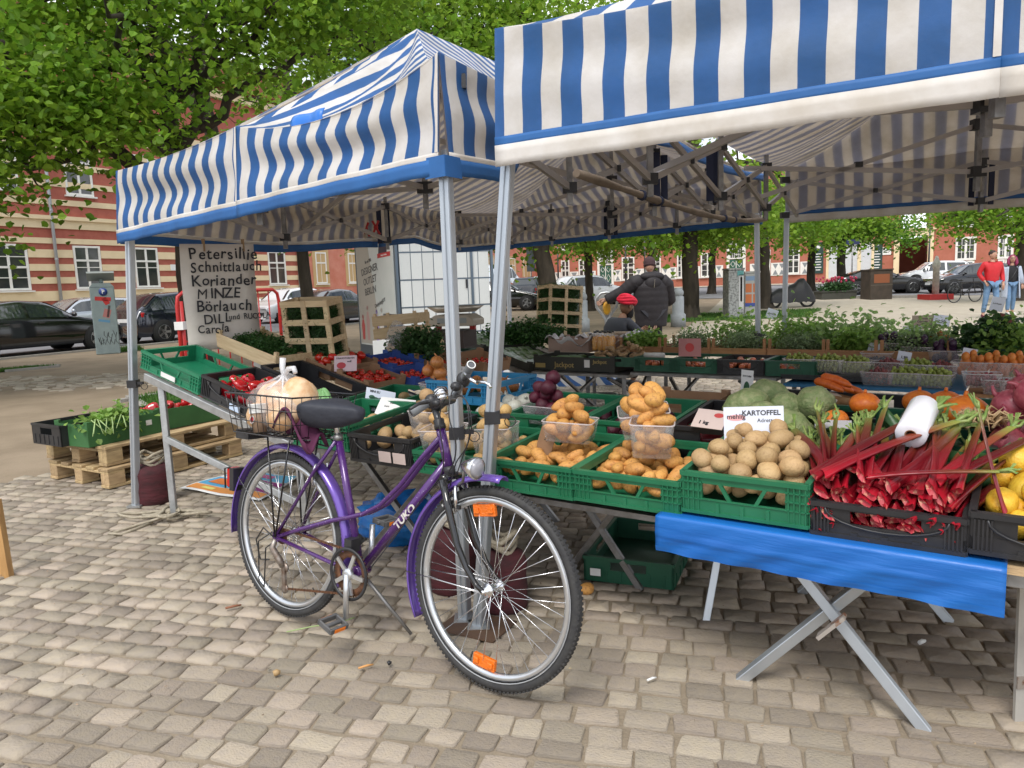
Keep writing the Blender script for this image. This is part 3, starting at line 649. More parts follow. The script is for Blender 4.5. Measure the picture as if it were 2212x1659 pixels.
    for e,pkk in enumerate(pk):
        ends=[(P[0]+P[1])/2,(P[1]*(.7 if e==0 else .3)+P[2]*(.3 if e==0 else .7)),(P[0]*(.7 if e==0 else .3)+P[3]*(.3 if e==0 else .7))] if e==0 else [(P[2]+P[3])/2,(P[1]*.3+P[2]*.7),(P[0]*.3+P[3]*.7)]
        for m_ in ends:
            z=sum(zt)/4; c_=V((pkk.x,pkk.y,0)); tw((m_.x,m_.y,z+.14),(c_.x,c_.y,z+.02)); tw((m_.x,m_.y,z-.12),(c_.x,c_.y,z+.36)); q=m_.lerp(c_,.5); jb(0,(q.x,q.y,z+.12),.036)
        pm=MB(); z=sum(zt)/4; pm.bar((pkk.x,pkk.y,z-.12),(pkk.x,pkk.y,pkk.z-.05),.035,.035,up=(0,1,0)); po=pm.build('peak_pole',dsteel,t); jb(0,(pkk.x,pkk.y,z+.02),.07); jb(0,(pkk.x,pkk.y,z+.36),.07)
    for i in range(4):
        m_=(P[i]+P[(i+1)%4])/2; inn=(cen-m_).normalized()
        for s_ in (-.07,.07):
            d=(P[(i+1)%4]-P[i]).normalized(); q=m_+d*s_+inn*.06; z=(zb[i]+zb[(i+1)%4])/2; sm=MB(); sm.box((q.x,q.y,z+.2),(.045,.012,.34)); sm.build('strap',navy,t) if i!=0 else None
    return t
A_FR,A_FL=gp(1005,1345),gp(295,1097); A_BR=V((yp(1642,600,7.1).x,7.1,0)); A_BL=V((yp(1098,600,9.9).x,9.9,0))
pkA=[V((yp(921,460,5.17).x,5.17,3.10)),V((yp(1322,450,7.7).x,7.7,3.10))]
topA=[yp(960,378,A_FR.y),yp(266,523,A_FL.y)]
A_t=[V((topA[0].x,A_FR.y,0)),V((topA[1].x,A_FL.y,0)),A_BL,A_BR]
def roll_up(u,lo,hi):        # right side of the small tent is rolled up except next to the front corner (u runs BR -> FR)
    k=1-u; return lo if k<.09 else lo+(hi-.06-lo)*min(1,(k-.09)/.06)
def lift_left(u,lo,hi): return lo+.07*max(0,1-abs(u-.62)/.12)-.05*math.sin(math.pi*2*u)**2
tent('smaller blue and white striped market tent with a pointed roof, over herbs and tomatoes',A_t,[1.83,1.752,1.87,1.88],.455,pkA,
     [(.10,.02),(.03,.05),(.03,.03),(.05,.05)],.142,(.026,.058,whitehem,bluehem),5,rolled={3:roll_up,1:lift_left},bases=[A_FR,A_FL,None,None])
b=MB(); c_=V((A_t[0].x,A_t[0].y,1.80)); df=(A_t[1]-A_t[0]).normalized(); ds=(A_t[3]-A_t[0]).normalized(); of_=-(df+ds)*.03
for d_ in (df,ds): b.add([c_+of_+V((0,0,.10)),c_+of_+d_*.10+V((0,0,.10)),c_+of_+d_*.11+V((0,0,.02)),c_+of_+V((0,0,.02))],[(0,1,2,3)])
tA_=[o for o in bpy.data.objects if o.name.startswith('market_tent')][0]; b.build('corner_flap',bluehem,tA_,world=True,solid=.003)
B_FL=gp(1035,1360); B_u=V((.865,-.501,0)); tl=yp(1080,368,B_FL.y); B_t0=V((tl.x,B_FL.y,0)); B_BL=V((yp(1694,600,7.2).x,7.2,0))
pkB=[]
for m_ in (1.5,4.2):
    q=B_t0+B_u*1.58+V((.52,.855,0))*m_; pkB.append(V((q.x,q.y,3.12)))
B_C=[B_t0+B_u*3.16,B_t0,B_BL,B_BL+B_u*3.16]
tent('large striped market tent with deep front valance, sheltering the potato and rhubarb crates',B_C,[1.86,1.84,1.89,1.89],.50,pkB,
     [(.04,.05),(.03,.03),(.03,.03),(.03,.03)],.158,(.034,.072,bluehem,whitehem),9,skip=(1,),bases=[None,B_FL,None,None])
# rolled side wall between the tents
t=thing('rolled_sidewall','rolled tent side wall tied up between the two tents','sidewall',(A_BR.x,A_BR.y,0)); b=MB(); pts=[]
for i in range(15):
    k=i/14; p=A_t[0].lerp(A_BR,.2+.78*k); pts.append((p.x+.06,p.y-.05,1.93+.02*math.sin(k*5)-.09*math.sin(math.pi*k)))
b.tube(pts,[.021+.005*math.sin(i*2.1) for i in range(15)],9); b.build('cloth_roll',mat('dirty_canvas',(.25,.20,.155),.85,0,col2=(.17,.135,.1),scale=6,bump=.4,bscale=15),t,world=True)
for k in (3,4,9,10):
    b=MB(); p=V(pts[k]); q=V(pts[k+1])-p; q.normalize(); b.cyl(p,p+q*.035,.03,9); b.build('strap',navy,t,world=True)
# repair patches
e=yp(690,268,3.75); b=MB(); n_=V((-.63,-.777,0)); d_=V((.777,-.629,0))
def pf(u,v): return e+d_*(u-.5)*.26+V((0,0,.045-.09*v))+n_*(.075+.012*math.sin(u*9))-n_*.06*max(0,.3-v)
b.grid(pf,8,5); o=b.build('tape_patch',mat('blue_tape',(.02,.16,.55),.35),None,solid=.003); tag(o,'bright blue tape patch stuck over the front eave of the smaller tent','patch')
# clamps at the lifted cloth and pegs on the herb sign
for k,(px,py,lab) in enumerate(((790,497,'red spring clamp hanging left of its twin at the lifted tent edge'),(812,493,'red spring clamp hanging right of its twin at the lifted tent edge'))):
    p=yp(px,py,7.2); b=MB(); b.bar(p+V((-.03,0,.07)),p+V((.035,0,-.06)),.014,.02); b.bar(p+V((.03,0,.07)),p+V((-.035,0,-.06)),.014,.02); b.cyl(p+V((-.02,0,.01)),p+V((.02,0,.01)),.014); tag(b.build('clamp',mat('red_plastic',(.45,.02,.02),.4),None),lab,'clamp','red spring clamps')
# ================================================================== bicycle
BY,BLN=math.radians(-35.84),.097
bd=V((math.cos(BY),math.sin(BY),0)); bn=V((-bd.y,bd.x,0)); bup=bn*math.sin(BLN)+V((0,0,math.cos(BLN))); bl=bup.cross(bd)
BM=Matrix(((bd.x,bl.x,bup.x,-.991),(bd.y,bl.y,bup.y,3.028),(bd.z,bl.z,bup.z,.018),(0,0,0,1))); TMi=BM.inverted()
bike=thing('bicycle','purple bicycle with a wire basket on its rear rack, leaning by the tent legs','bicycle',M=BM)
purp=mat('purple_paint',(.075,.02,.145),.24,.15,col2=(.5,.38,.6),scale=85,lo=.665,hi=.7,coat=.5,detail=3)
fendm=mat('purple_fender',(.17,.095,.44),.22,.3,coat=.5,col2=(.12,.06,.32),scale=4)
rub=mat('tyre_rubber',(.028,.028,.03),.75,0,col2=(.045,.044,.042),scale=30,bump=.25,bscale=90)
refl=mat('reflective_stripe',(.33,.34,.35),.5); rust=mat('rusty_chain',(.19,.085,.04),.7,.4,col2=(.1,.05,.03),scale=60)
rimm=mat('rim_silver',(.66,.68,.7),.3,.85); hubm=steel; greyg=mat('grey_grip',(.17,.18,.19),.6)
RH=V((-.012,0,.362)); FH=V((1.085,0,.357)); BB=V((.437,0,.292)); SCp=V((.299,0,.804)); HT=V((.837,0,.888)); HB=V((.881,0,.746)); WR=.352
def bpart(name,mt,fn,bevel=0,parent=bike):
    b=MB(); fn(b); return b.build(name,mt,parent,bevel=bevel)
def arc(c,r,a0,a1,n,l=0): return [V((c.x+r*math.cos(a0+(a1-a0)*i/n),l,c.z+r*math.sin(a0+(a1-a0)*i/n))) for i in range(n+1)]
def wheel(c,seed):
    w=MB(); n=64; ring=arc(c,WR-.019,0,2*math.pi,n)[:-1]
    w.tube(ring,.0178,10,closed=True)
    for i in range(n*2):     # tread blocks
        a=2*math.pi*i/(n*2)
        for s in (-1,1):
            q=V((c.x+math.cos(a+s*.01)*(WR-.0052),s*.0078,c.z+math.sin(a+s*.01)*(WR-.0035))); x=V((-math.sin(a),0,math.cos(a))); y=V((0,1,0)); w.box(q,(.009,.010,.007),Matrix((x,y,x.cross(y))).transposed())
    o=w.build('wheel',rub,bike); o.name='wheel'
    r=MB()
    for l in (-1,1): r.tube(arc(c,WR-.034,0,2*math.pi,n,l*.0152)[:-1],.0022,5,closed=True)
    r.build('reflective_stripe',refl,o)
    r=MB(); prof=[(-.011,-.038),(-.012,-.050),(-.007,-.060),(.007,-.060),(.012,-.050),(.011,-.038)]
    vs=[];fs=[];k=len(prof)
    for i in range(n):
        a=2*math.pi*i/n
        for l,dr in prof: vs.append((c.x+(WR+dr)*math.cos(a),l,c.z+(WR+dr)*math.sin(a)))
    for i in range(n):
        for j in range(k): fs.append((i*k+j,i*k+(j+1)%k,((i+1)%n)*k+(j+1)%k,((i+1)%n)*k+j))
    r.add(vs,fs,True); r.build('rim',rimm,o)
    s=MB(); R=random.Random(seed)
    for i in range(36):
        a=2*math.pi*i/36+.05; sd=1 if i%2 else -1; cr_=1 if (i//2)%2 else -1; ha=a+cr_*.95
        s.cyl((c.x+.021*math.cos(ha),sd*.030,c.z+.021*math.sin(ha)),(c.x+(WR-.058)*math.cos(a),sd*.004,c.z+(WR-.058)*math.sin(a)),.0013,5)
    tag(s.build('spokes',steel,o),kind='stuff')
    h=MB(); A=T(c)@Matrix.Rotation(math.pi/2,4,'X'); h.lathe([(.007,-.062),(.007,-.05),(.013,-.048),(.013,-.036),(.024,-.034),(.024,-.028),(.012,-.024),(.012,.024),(.024,.028),(.024,.034),(.013,.036),(.013,.048),(.007,.05),(.007,.062)],16,A); h.build('hub',hubm,o)
    v=MB(); a=-.9 if seed==1 else -1.9; v.cyl((c.x+(WR-.06)*math.cos(a),0,c.z+(WR-.06)*math.sin(a)),(c.x+(WR-.095)*math.cos(a),0,c.z+(WR-.095)*math.sin(a)),.003,6); v.build('valve',black,o)
    return o
wr=wheel(RH,1); wf=wheel(FH,2)
tagd=(( -1.62,),(1.66,))
for a in (-1.68,1.72):
    b=MB(); r0=WR-.085; x=V((-math.sin(a),0,math.cos(a))); z=V((math.cos(a),0,math.sin(a))); y=z.cross(x); R=Matrix((x,y,z)).transposed()
    c=V((FH.x+r0*math.cos(a),0,FH.z+r0*math.sin(a))); b.box(c,(.094,.016,.042),R)
    for k in (-.03,.03): b.box(c+x*k,(.022,.03,.02),R)
    b.build('reflector',mat('orange_reflector',(.8,.17,.01),.18,0,bump=.5,bscale=160),wf,bevel=.002)
for i,ch in enumerate('KENDA'):
    a=2.26-i*.052; R=Matrix(((math.sin(a),0,math.cos(a),0),(0,0,0,0),(0,0,0,0),(0,0,0,0)))
    x=V((math.sin(a),0,-math.cos(a))); y=V((math.cos(a),0,math.sin(a))); z=x.cross(y)
    text(ch,.013,whitep,wf,Matrix(((x.x,y.x,z.x,FH.x+(WR-.017)*math.cos(a)),(x.y,y.y,z.y,-.0205),(x.z,y.z,z.z,FH.z+(WR-.017)*math.sin(a)),(0,0,0,1))))
DT=.016
def fr(b):
    b.tube([HT+(HT-HB)*.02,HB-(HT-HB)*.02],.0175,14)
    b.tube([HB+(HT-HB)*.16,BB],.0175,14); b.tube([BB,SCp],.0155,14)
    b.cyl(BB+V((0,-.036,0)),BB+V((0,.036,0)),.021,16)
    for s in (-1,1):
        pts=[HT+(HB-HT)*.22+V((0,s*.012,0)),V((.76,s*.016,.770)),V((.66,s*.018,.660)),V((.56,s*.02,.572)),V((.47,s*.022,.525)),V((.40,s*.026,.502)),V((.30,s*.034,.474)),V((.14,s*.052,.418)),RH+V((.012,s*.062,.002))]
        b.tube(pts,[.0095]*9,10)
        b.tube([SCp+V((.004,s*.018,-.012)),V((.2,s*.036,.665)),RH+V((.008,s*.064,.012))],.0075,9)
        b.tube([BB+V((-.01,s*.03,0)),V((.3,s*.045,.31)),RH+V((.014,s*.064,-.004))],.0085,9)
        b.box(RH+V((0,s*.064,0)),(.036,.006,.036))
    b.cyl(V((.19,-.036,.672)),V((.19,.036,.672)),.006,8)
bpart('frame',purp,fr)
def hs(b):
    ax=(HT-HB).normalized()
    b.tube([HT-ax*.004,HT+ax*.012,HT+ax*.014,HT+ax*.03,HT+ax*.034],[.021,.021,.019,.02,.014],14); b.tube([HB+ax*.008,HB-ax*.008,HB-ax*.026],[.02,.021,.017],14)
bpart('headset',black,hs)
def fk(b):
    c=HB-(HT-HB).normalized()*.034; b.tube([c+V((0,-.05,0)),c+V((0,-.02,.008)),c+V((0,.02,.008)),c+V((0,.05,0))],.0145,10)
    for s in (-1,1): b.tube([c+V((.0,s*.046,0)),V((.93,s*.05,.60)),V((.965,s*.052,.50)),V((1.01,s*.053,.425)),V((1.055,s*.054,.375)),FH+V((0,s*.054,0))],[.0145,.0135,.0125,.011,.0095,.009],10)
bpart('fork',mat('black_gloss_paint',(.012,.012,.013),.12,0,coat=.6),fk)
def fender(name,c,r,a0,a1):
    b=MB(); n=36; w=.027; prof=[(-w,-.014),(-w*.9,-.004),(-w*.5,.004),(0,.006),(w*.5,.004),(w*.9,-.004),(w,-.014)]
    b.grid(lambda u,v:(lambda p,a:(c.x+(r+p[1])*math.cos(a),p[0],c.z+(r+p[1])*math.sin(a)))(prof[round(v*6)],a0+(a1-a0)*u),n,6); return b.build(name,fendm,bike,solid=.0022)
fender('rear_fender',RH,.382,-.42,3.28); fender('front_fender',FH,.385,1.47,3.62)
def sty(b):
    b.tube([FH+V((-.0,-.058,0)),FH+V((.375*math.cos(3.16),-.03,.375*math.sin(3.16)))],.0022,6); b.tube([FH+V((-.0,.058,0)),FH+V((.375*math.cos(3.16),.03,.375*math.sin(3.16)))],.0022,6)
    for s in (-1,1): b.tube([RH+V((0,s*.066,0)),RH+V((.378*math.cos(2.55),s*.03,.378*math.sin(2.55)))],.0022,6)
bpart('fender_stay',steel,sty)
# seat
bpart('seat_post',steel,lambda b:b.tube([SCp,SCp+(SCp-BB).normalized()*.105],.0128,12))
bpart('seat_clamp',dsteel,lambda b:(b.cyl(SCp-V((0,0,.012)),SCp+V((-.003,0,.012)),.0195,14),b.cyl(SCp+V((-.02,-.02,0)),SCp+V((-.02,.02,0)),.005,8)))
def sad(b):
    st=[(.055,.02,.925,.03),(.07,.105,.945,.06),(.11,.13,.957,.075),(.17,.125,.958,.078),(.225,.095,.953,.07),(.28,.062,.950,.058),(.34,.042,.950,.046),(.385,.032,.948,.036),(.402,.018,.938,.02)]
    vs=[];fs=[];n=14
    for s,w,z,h in st:
        for j in range(n):
            a=2*math.pi*j/n; x=math.cos(a); y=math.sin(a)
            vs.append((.105+s*.82,w*abs(x)**.75*(1 if x>0 else -1),z-.026+(h*.35*y if y>0 else h*1.35*y*(.95 if abs(x)<.6 else 1.0))))
    for i in range(len(st)-1):
        for j in range(n): fs.append((i*n+j,(i+1)*n+j,(i+1)*n+(j+1)%n,i*n+(j+1)%n))
    fs+= [tuple(range(n)),tuple((len(st)-1)*n+j for j in reversed(range(n)))]
    b.add(vs,fs,True)
so_=bpart('saddle',mat('saddle_cover',(.022,.025,.036),.65,0,bump=.35,bscale=35,col2=(.03,.033,.045),scale=12),sad); md=so_.modifiers.new('sub','SUBSURF'); md.levels=1; md.render_levels=2
bpart('saddle_rail',dsteel,lambda b:[b.tube([(.14,s*.022,.915),(.2,s*.022,.895),(.29,s*.022,.897),(.36,s*.015,.915)],.0035,6) for s in (-1,1)])
# stem, bars
def loc(px,py,dep): return TMi@yp(px,py,dep)
st0=HT+(HT-HB).normalized()*.02; clampP=loc(978,862,2.60)
def stm(b):
    k=loc(939,884,2.67); b.tube([st0,k],.0125,12); b.tube([k+V((0,0,-.004)),(k+clampP)/2+V((0,0,.006)),clampP],[.015,.014,.016],10)
bpart('stem',mat('grey_black_metal',(.05,.053,.058),.3,.5),stm)
e1=loc(888,893,2.47); e2=loc(1018,788,2.62); m1=loc(925,868,2.50); m2=loc(1000,822,2.70); m3=loc(965,862,2.585); m4=loc(990,846,2.66)
bpart('handlebar',mat('bar_grey',(.16,.165,.17),.35,.6),lambda b:b.tube([e1,m1,loc(948,862,2.535),m3,clampP,m4,m2,e2],.0115,12))
def grip(b):
    b.tube([e1,e1.lerp(m1,.25),e1.lerp(m1,.9)],[.0155,.0165,.0165],14)
g1=bpart('grip',greyg,grip); g2=bpart('grip',greyg,lambda b:b.tube([m2.lerp(e2,.1),m2.lerp(e2,.5),e2],[.016,.0165,.0165],14,cap=False))
ax2=(e2-m2).normalized()
bpart('bar_end',whitep,lambda b:b.tube([e2+ax2*.001+V((0,0,0)) +q for q in [ (ax2.orthogonal().normalized()*math.cos(a)+ax2.cross(ax2.orthogonal().normalized())*math.sin(a))*.0148 for a in [2*math.pi*i/20 for i in range(20)]]],.0022,6,closed=True),parent=g2)
bpart('bar_bore',darkm,lambda b:b.cyl(e2-ax2*.003,e2-ax2*.002,.0135,16),parent=g2)
def blv(b):
    p=m1.lerp(m3,.15); b.ell(p,(.024,.022,.026),10,8); b.ell(p+V((.02,0,-.005)),(.02,.014,.014),8,6)
bpart('shifter',black,blv); 
def blv2(b):
    p=m2.lerp(e2,.05); b.ell(p,(.026,.026,.03),10,8); q=loc(985,835,2.6); b.ell(q,(.02,.022,.018),8,6); b.tube([p,loc(1012,812,2.6)],.009,8)
bpart('shifter',black,blv2)
bpart('brake_lever',steel,lambda b:(b.tube([loc(1003,806,2.62),loc(1020,822,2.60),loc(1032,828,2.58)],[.006,.007,.006],8),b.tube([loc(1030,825,2.58),loc(1048,826,2.56),loc(1058,832,2.55),loc(1060,838,2.545)],[.006,.0055,.0055,.006],8)))
bpart('brake_lever',black,lambda b:b.tube([loc(925,868,2.47),loc(905,872,2.42),loc(885,884,2.38)],[.007,.006,.005],8))
def bell(b):
    p=loc(951,850,2.53); A=T(p)@Matrix.Rotation(-.5,4,'Y'); b.lathe([(.026,-.012),(.027,0),(.024,.012),(.014,.02),(.0,.022)],16,A); b.lathe([(.02,-.026),(.026,-.012)],14,A)
bpart('bell',steel,bell)
# cables
def cab(b):
    for pts in ([(982,858,2.6),(1000,858,2.5),(1015,885,2.45),(1017,935,2.45),(1000,985,2.5),(985,1030,2.55)],[(985,850,2.62),(1006,864,2.48),(1013,910,2.44),(1010,960,2.46),(985,1000,2.5),(975,1040,2.52),(968,1060,2.54)],
                [(930,872,2.5),(938,850,2.5),(955,838,2.5),(965,852,2.52),(952,885,2.52),(950,925,2.5),(958,985,2.5),(950,1030,2.53),(905,1085,2.6)],[(985,835,2.6),(975,850,2.5),(970,900,2.46),(985,960,2.46),(975,1010,2.5),(940,1050,2.55)],
                [(905,1085,2.6),(860,1150,2.63),(800,1228,2.7)]):
        q=[loc(*p) for p in pts]; P=[]
        for i in range(len(q)-1):
            a,b0,c,d=q[max(i-1,0)],q[i],q[i+1],q[min(i+2,len(q)-1)]
            for k in range(5):
                t=k/5; P.append(.5*((2*b0)+(c-a)*t+(2*a-5*b0+4*c-d)*t*t+(3*b0-a-3*c+d)*t*t*t))
        P.append(q[-1]); b.tube(P,.0023,6)
bpart('cable',black,cab)
# headlamp
def lamp(b):
    p=loc(1020,1010,2.40); f=V((1,-.12,-.03)).normalized(); A=frame(p,f.orthogonal(),f.cross(f.orthogonal()),f); b.lathe([(.0,-.045),(.012,-.043),(.02,-.03),(.033,.0),(.038,.022),(.036,.026)],18,A)
hl=bpart('headlight',steel,lamp)
bpart('lens',mat('lamp_lens',(.3,.3,.33),.08,0,spec=.8),lambda b:b.lathe([(.035,.0262),(.02,.034),(0,.036)],16,frame(loc(1020,1010,2.40),V((1,-.12,-.03)).orthogonal(),V((0,0,1)),V((1,-.12,-.03)))),parent=hl)
bpart('lamp_bracket',dsteel,lambda b:b.tube([loc(1003,1012,2.42),loc(1000,1040,2.46),HB+V((.03,0,-.06))],.005,6))
# brakes
bpart('caliper',steel,lambda b:[b.tube([HB+V((.055,s*.03,-.05)),HB+V((.06,s*.034,-.1)),HB+V((.058,s*.03,-.14))],[.006,.007,.006],8) for s in (-1,1)])
bpart('brake_pad',black,lambda b:[b.box(HB+V((.05,s*.026,-.125)),(.05,.012,.012)) for s in (-1,1)])
bpart('caliper',steel,lambda b:[b.tube([V((.2,s*.03,.69)),V((.185,s*.036,.64)),V((.18,s*.03,.6))],.006,8) for s in (-1,1)])
# drivetrain
A=T(BB)@Matrix.Rotation(math.pi/2,4,'X')
cg=bpart('chain_guard',black,lambda b:(b.lathe([(.092,.064),(.104,.064),(.104,.069),(.092,.069),(.092,.064)],32,A,cap=False)))
def chr_(b):
    b.lathe([(.062,.050),(.088,.050),(.088,.054),(.062,.054),(.062,.050)],32,A,cap=False)
    for i in range(40):
        a=2*math.pi*i/40; b.box(BB+V((.09*math.cos(a),-.052,.09*math.sin(a))),(.007,.003,.007),Matrix.Rotation(-a,3,'Y'))
bpart('chainring',rust,chr_)
cdir=V((.07,0,-1)).normalized()
def crank(b):
    b.lathe([(.016,.055),(.024,.058),(.024,.076),(.014,.08)],14,A)
    for i in range(5):
        a=-1.35+2*math.pi*i/5; q=V((math.cos(a),0,math.sin(a))); b.bar(BB+V((0,-.068,0))+q*.015,BB+V((0,-.066,0))+q*.082,.016,.007,up=(0,1,0))
    b.tube([BB+V((0,-.074,0)),BB+cdir*.06+V((0,-.08,0)),BB+cdir*.168+V((0,-.088,0))],[.013,.0115,.011],10)
bpart('crank',rimm,crank); bpart('crank',rimm,lambda b:b.tube([BB+V((0,.05,0)),BB-cdir*.168+V((0,.07,0))],[.013,.011],10))
for s in (-1,1):
    c=BB+cdir*(.168 if s<0 else -.168)+V((0,s*(.15),0)); b=MB(); 
    Rp=Matrix.Rotation(.35 if s<0 else .1,3,'Y')
    for k in (-.034,.034): b.box(c+Rp@V((k,0,0)),(.012,.088,.022),Rp)
    for k in (-.04,.04): b.box(c+V((0,k,0)),(.075,.008,.022),Rp)
    b.cyl(c-V((0,s*.055,0)),c+V((0,s*.045,0)),.009,8); pe=b.build('pedal',mat('pedal_grey',(.1,.1,.1),.5),bike,bevel=.002)
    b=MB(); 
    for k in (-.041,.041): b.box(c+Rp@V((k,.0,0)),(.003,.05,.014),Rp)
    b.build('reflector',orangep,pe)
def chain(b):
    cg_=RH+V((0,-.045,0)); 
    for p,q in ((BB+V((-.01,-.052,.088)),cg_+V((.0,0,.034))),(BB+V((-.02,-.052,-.086)),RH+V((.05,-.05,-.215)))):
        n=40
        for i in range(n): b.box(p.lerp(q,(i+.5)/n),((p-q).length/n*.8,.007 if i%2 else .005,.008),Matrix.Rotation(math.atan2(-(q-p).z,(q-p).x),3,'Y'))
tag(bpart('chain',rust,chain),kind='stuff')
bpart('cassette',rust,lambda b:b.lathe([(.036,.034),(.038,.036),(.033,.04),(.03,.044),(.026,.05),(.018,.054)],20,T(RH)@Matrix.Rotation(math.pi/2,4,'X')))
def der(b):
    b.tube([RH+V((.0,-.066,-.01)),RH+V((-.01,-.075,-.045)),RH+V((.03,-.07,-.09)),RH+V((.04,-.06,-.12))],[.01,.013,.015,.012],8); b.box(RH+V((.045,-.055,-.17)),(.02,.01,.11),Matrix.Rotation(-.1,3,'Y'))
    for z in (-.125,-.215): b.lathe([(.02,-.004),(.02,.004)],12,T(RH+V((.047,-.053,z)))@Matrix.Rotation(math.pi/2,4,'X'))
bpart('derailleur',mat('worn_alloy',(.36,.33,.3),.45,.7,col2=(.2,.13,.09),scale=30),der)
def lp(b):
    b.tube([RH+V((-.012,-.07,.0)),RH+V((-.07,-.075,.03)),RH+V((-.12,-.075,-.03)),RH+V((-.09,-.075,-.11)),RH+V((-.03,-.075,-.1))],.0032,6)
    b.tube([RH+V((-.012,-.075,.02)),RH+V((-.09,-.085,-.03)),RH+V((-.085,-.085,-.2)),RH+V((-.05,-.085,-.22)),RH+V((-.04,-.085,-.05)),RH+V((-.0,-.075,-.02))],.003,6)
bpart('derailleur_guard',black,lp)
bpart('kickstand',dsteel,lambda b:b.tube([BB+V((-.02,.03,-.03)),BB+V((.16,.12,-.255))],[.009,.007],8))
bpart('lock_mount',black,lambda b:(b.box(BB+V((-.02,-.03,.105)),(.04,.045,.05)),b.cyl(BB+V((-.03,-.02,.10)),BB+V((-.03,.02,.12)),.024,10)))
# rack, basket, rear light
def rk(b):
    for s in (-1,1):
        b.tube([RH+V((0,s*.07,0)),V((-.055,s*.075,.785))],.0042,6); b.tube([RH+V((.004,s*.07,0)),V((.09,s*.075,.785))],.0042,6)
        b.tube([V((-.25,s*.075,.79)),V((.2,s*.075,.79))],.0045,6); b.tube([V((.16,s*.07,.79)),V((.27,s*.02,.765)),SCp+V((-.01,s*.018,-.03))],.0035,6)
    for x in (-.25,-.12,0,.1,.2): b.tube([(x,-.075,.79),(x,.075,.79)],.0035,6)
bpart('rear_rack',blackm,rk)
bx0,bx1,bw0,bw1,bz0,bz1=-.19,.19,.145,.165,.80,.965
def bask(b):
    def ringz(k,r):
        w=bw0+(bw1-bw0)*k; x0,x1=bx0-.03*k,bx1+.03*k; z=bz0+(bz1-bz0)*k; b.tube([(x0,-w,z),(x1,-w,z),(x1,w,z),(x0,w,z)],r,6,closed=True,smooth=False)
    ringz(0,.0028); ringz(.33,.002); ringz(.66,.002); ringz(1,.0042)
    for i in range(12):
        t=i/11; x=bx0+(bx1-bx0)*t; xo=(bx0-.03)+(bx1-bx0+.06)*t
        b.tube([(xo,-bw1,bz1),(x,-bw0,bz0),(x,bw0,bz0),(xo,bw1,bz1)],.0019,5)
    for i in range(8):
        t=i/7; y=-bw0+2*bw0*t; yo=-bw1+2*bw1*t; b.tube([(bx0-.03,yo,bz1),(bx0,y,bz0),(bx1,y,bz0),(bx1+.03,yo,bz1)],.0019,5)
    for s in (-1,1): b.tube([(-.18,s*bw1,bz1-.03),(-.18,s*bw1,bz1+.02),(-.165,s*bw1,bz1+.035),(-.15,s*bw1,bz1+.02),(-.15,s*bw1,bz1-.03)],.0022,5)
bk=bpart('basket',blackm,bask); tag(bk,'black wire basket on the rear rack')
bpart('tail_light',mat('red_lens',(.45,.01,.01),.2),lambda b:b.box((-.40,0,.56),(.035,.06,.09)),bevel=.006); bpart('light_holder',black,lambda b:(b.box((-.375,0,.555),(.03,.066,.1)),b.tube([(-.425,-.03,.51),(-.43,-.03,.6),(-.39,-.03,.61)],.004,5),b.box((-.27,0,.772),(.09,.1,.04))))
# lettering on the down tube, near side
ddir=(HB-BB).normalized(); zz=V((0,-1,0)); yy_=zz.cross(ddir); mp_=BB.lerp(HB,.56)
text('TUKO',.038,mat('worn_white_print',(.6,.57,.52),.6,0,col2=(.2,.1,.25),scale=40,lo=.5,hi=.62),bike,Matrix(((ddir.x,yy_.x,zz.x,mp_.x),(ddir.y,yy_.y,zz.y,-.0185),(ddir.z,yy_.z,zz.z,mp_.z),(0,0,0,1))),bold=.0012,sx=1.25)
# things in the basket
def bag(label,c,r,seed,mt,M,knot=True,name='bread_bag',cat='bag'):
    t=thing(name,label,cat,M=M); R=random.Random(seed); ph=[R.uniform(0,6) for _ in range(8)]
    b=MB(); b.ell(c,r,36,22,fn=lambda d:1+.05*math.sin(d.x*6+ph[0])+.05*math.sin(d.y*7+ph[1])+.035*math.sin(math.atan2(d.y,d.x)*11+ph[2])*max(0,d.z)+.03*math.sin(d.z*13+d.x*9+ph[3])); b.build('bag_skin',mt,t)
    if knot:
        b=MB(); k=V(c)+V((0,0,r[2]*.92)); n_=9
        for i in range(7):
            a=i*.9; b.tube([k+V((math.cos(a)*r[0]*.55,math.sin(a)*r[1]*.55,-.045)),k+V((math.cos(a)*.02,math.sin(a)*.02,-.005)),k+V((0,0,.02))],[.002,.005,.007],5)
        b.tube([k,k+V((-.012,0,.05)),k+V((-.014,.004,.09))],[.009,.013,.015],6); b.tube([k+V((0,0,.01)),k+V((.04,-.01,.045)),k+V((.09,-.02,.05)),k+V((.1,-.02,.03))],[.009,.011,.012,.01],6); b.build('knot',whiteb,t)
    return t
bt=bag('clear knotted plastic bag with loaves of bread in the bicycle basket',(-.045,.0,.915),(.175,.13,.118),4,mat('thin_clear_bag',(.85,.85,.86),.1,0,clear=.8,spec=.8),BM)
crust=mat('bread_crust',(.60,.34,.16),.7,0,col2=(.74,.54,.34),scale=14,bump=.25,bscale=30,lo=.4,hi=.6)
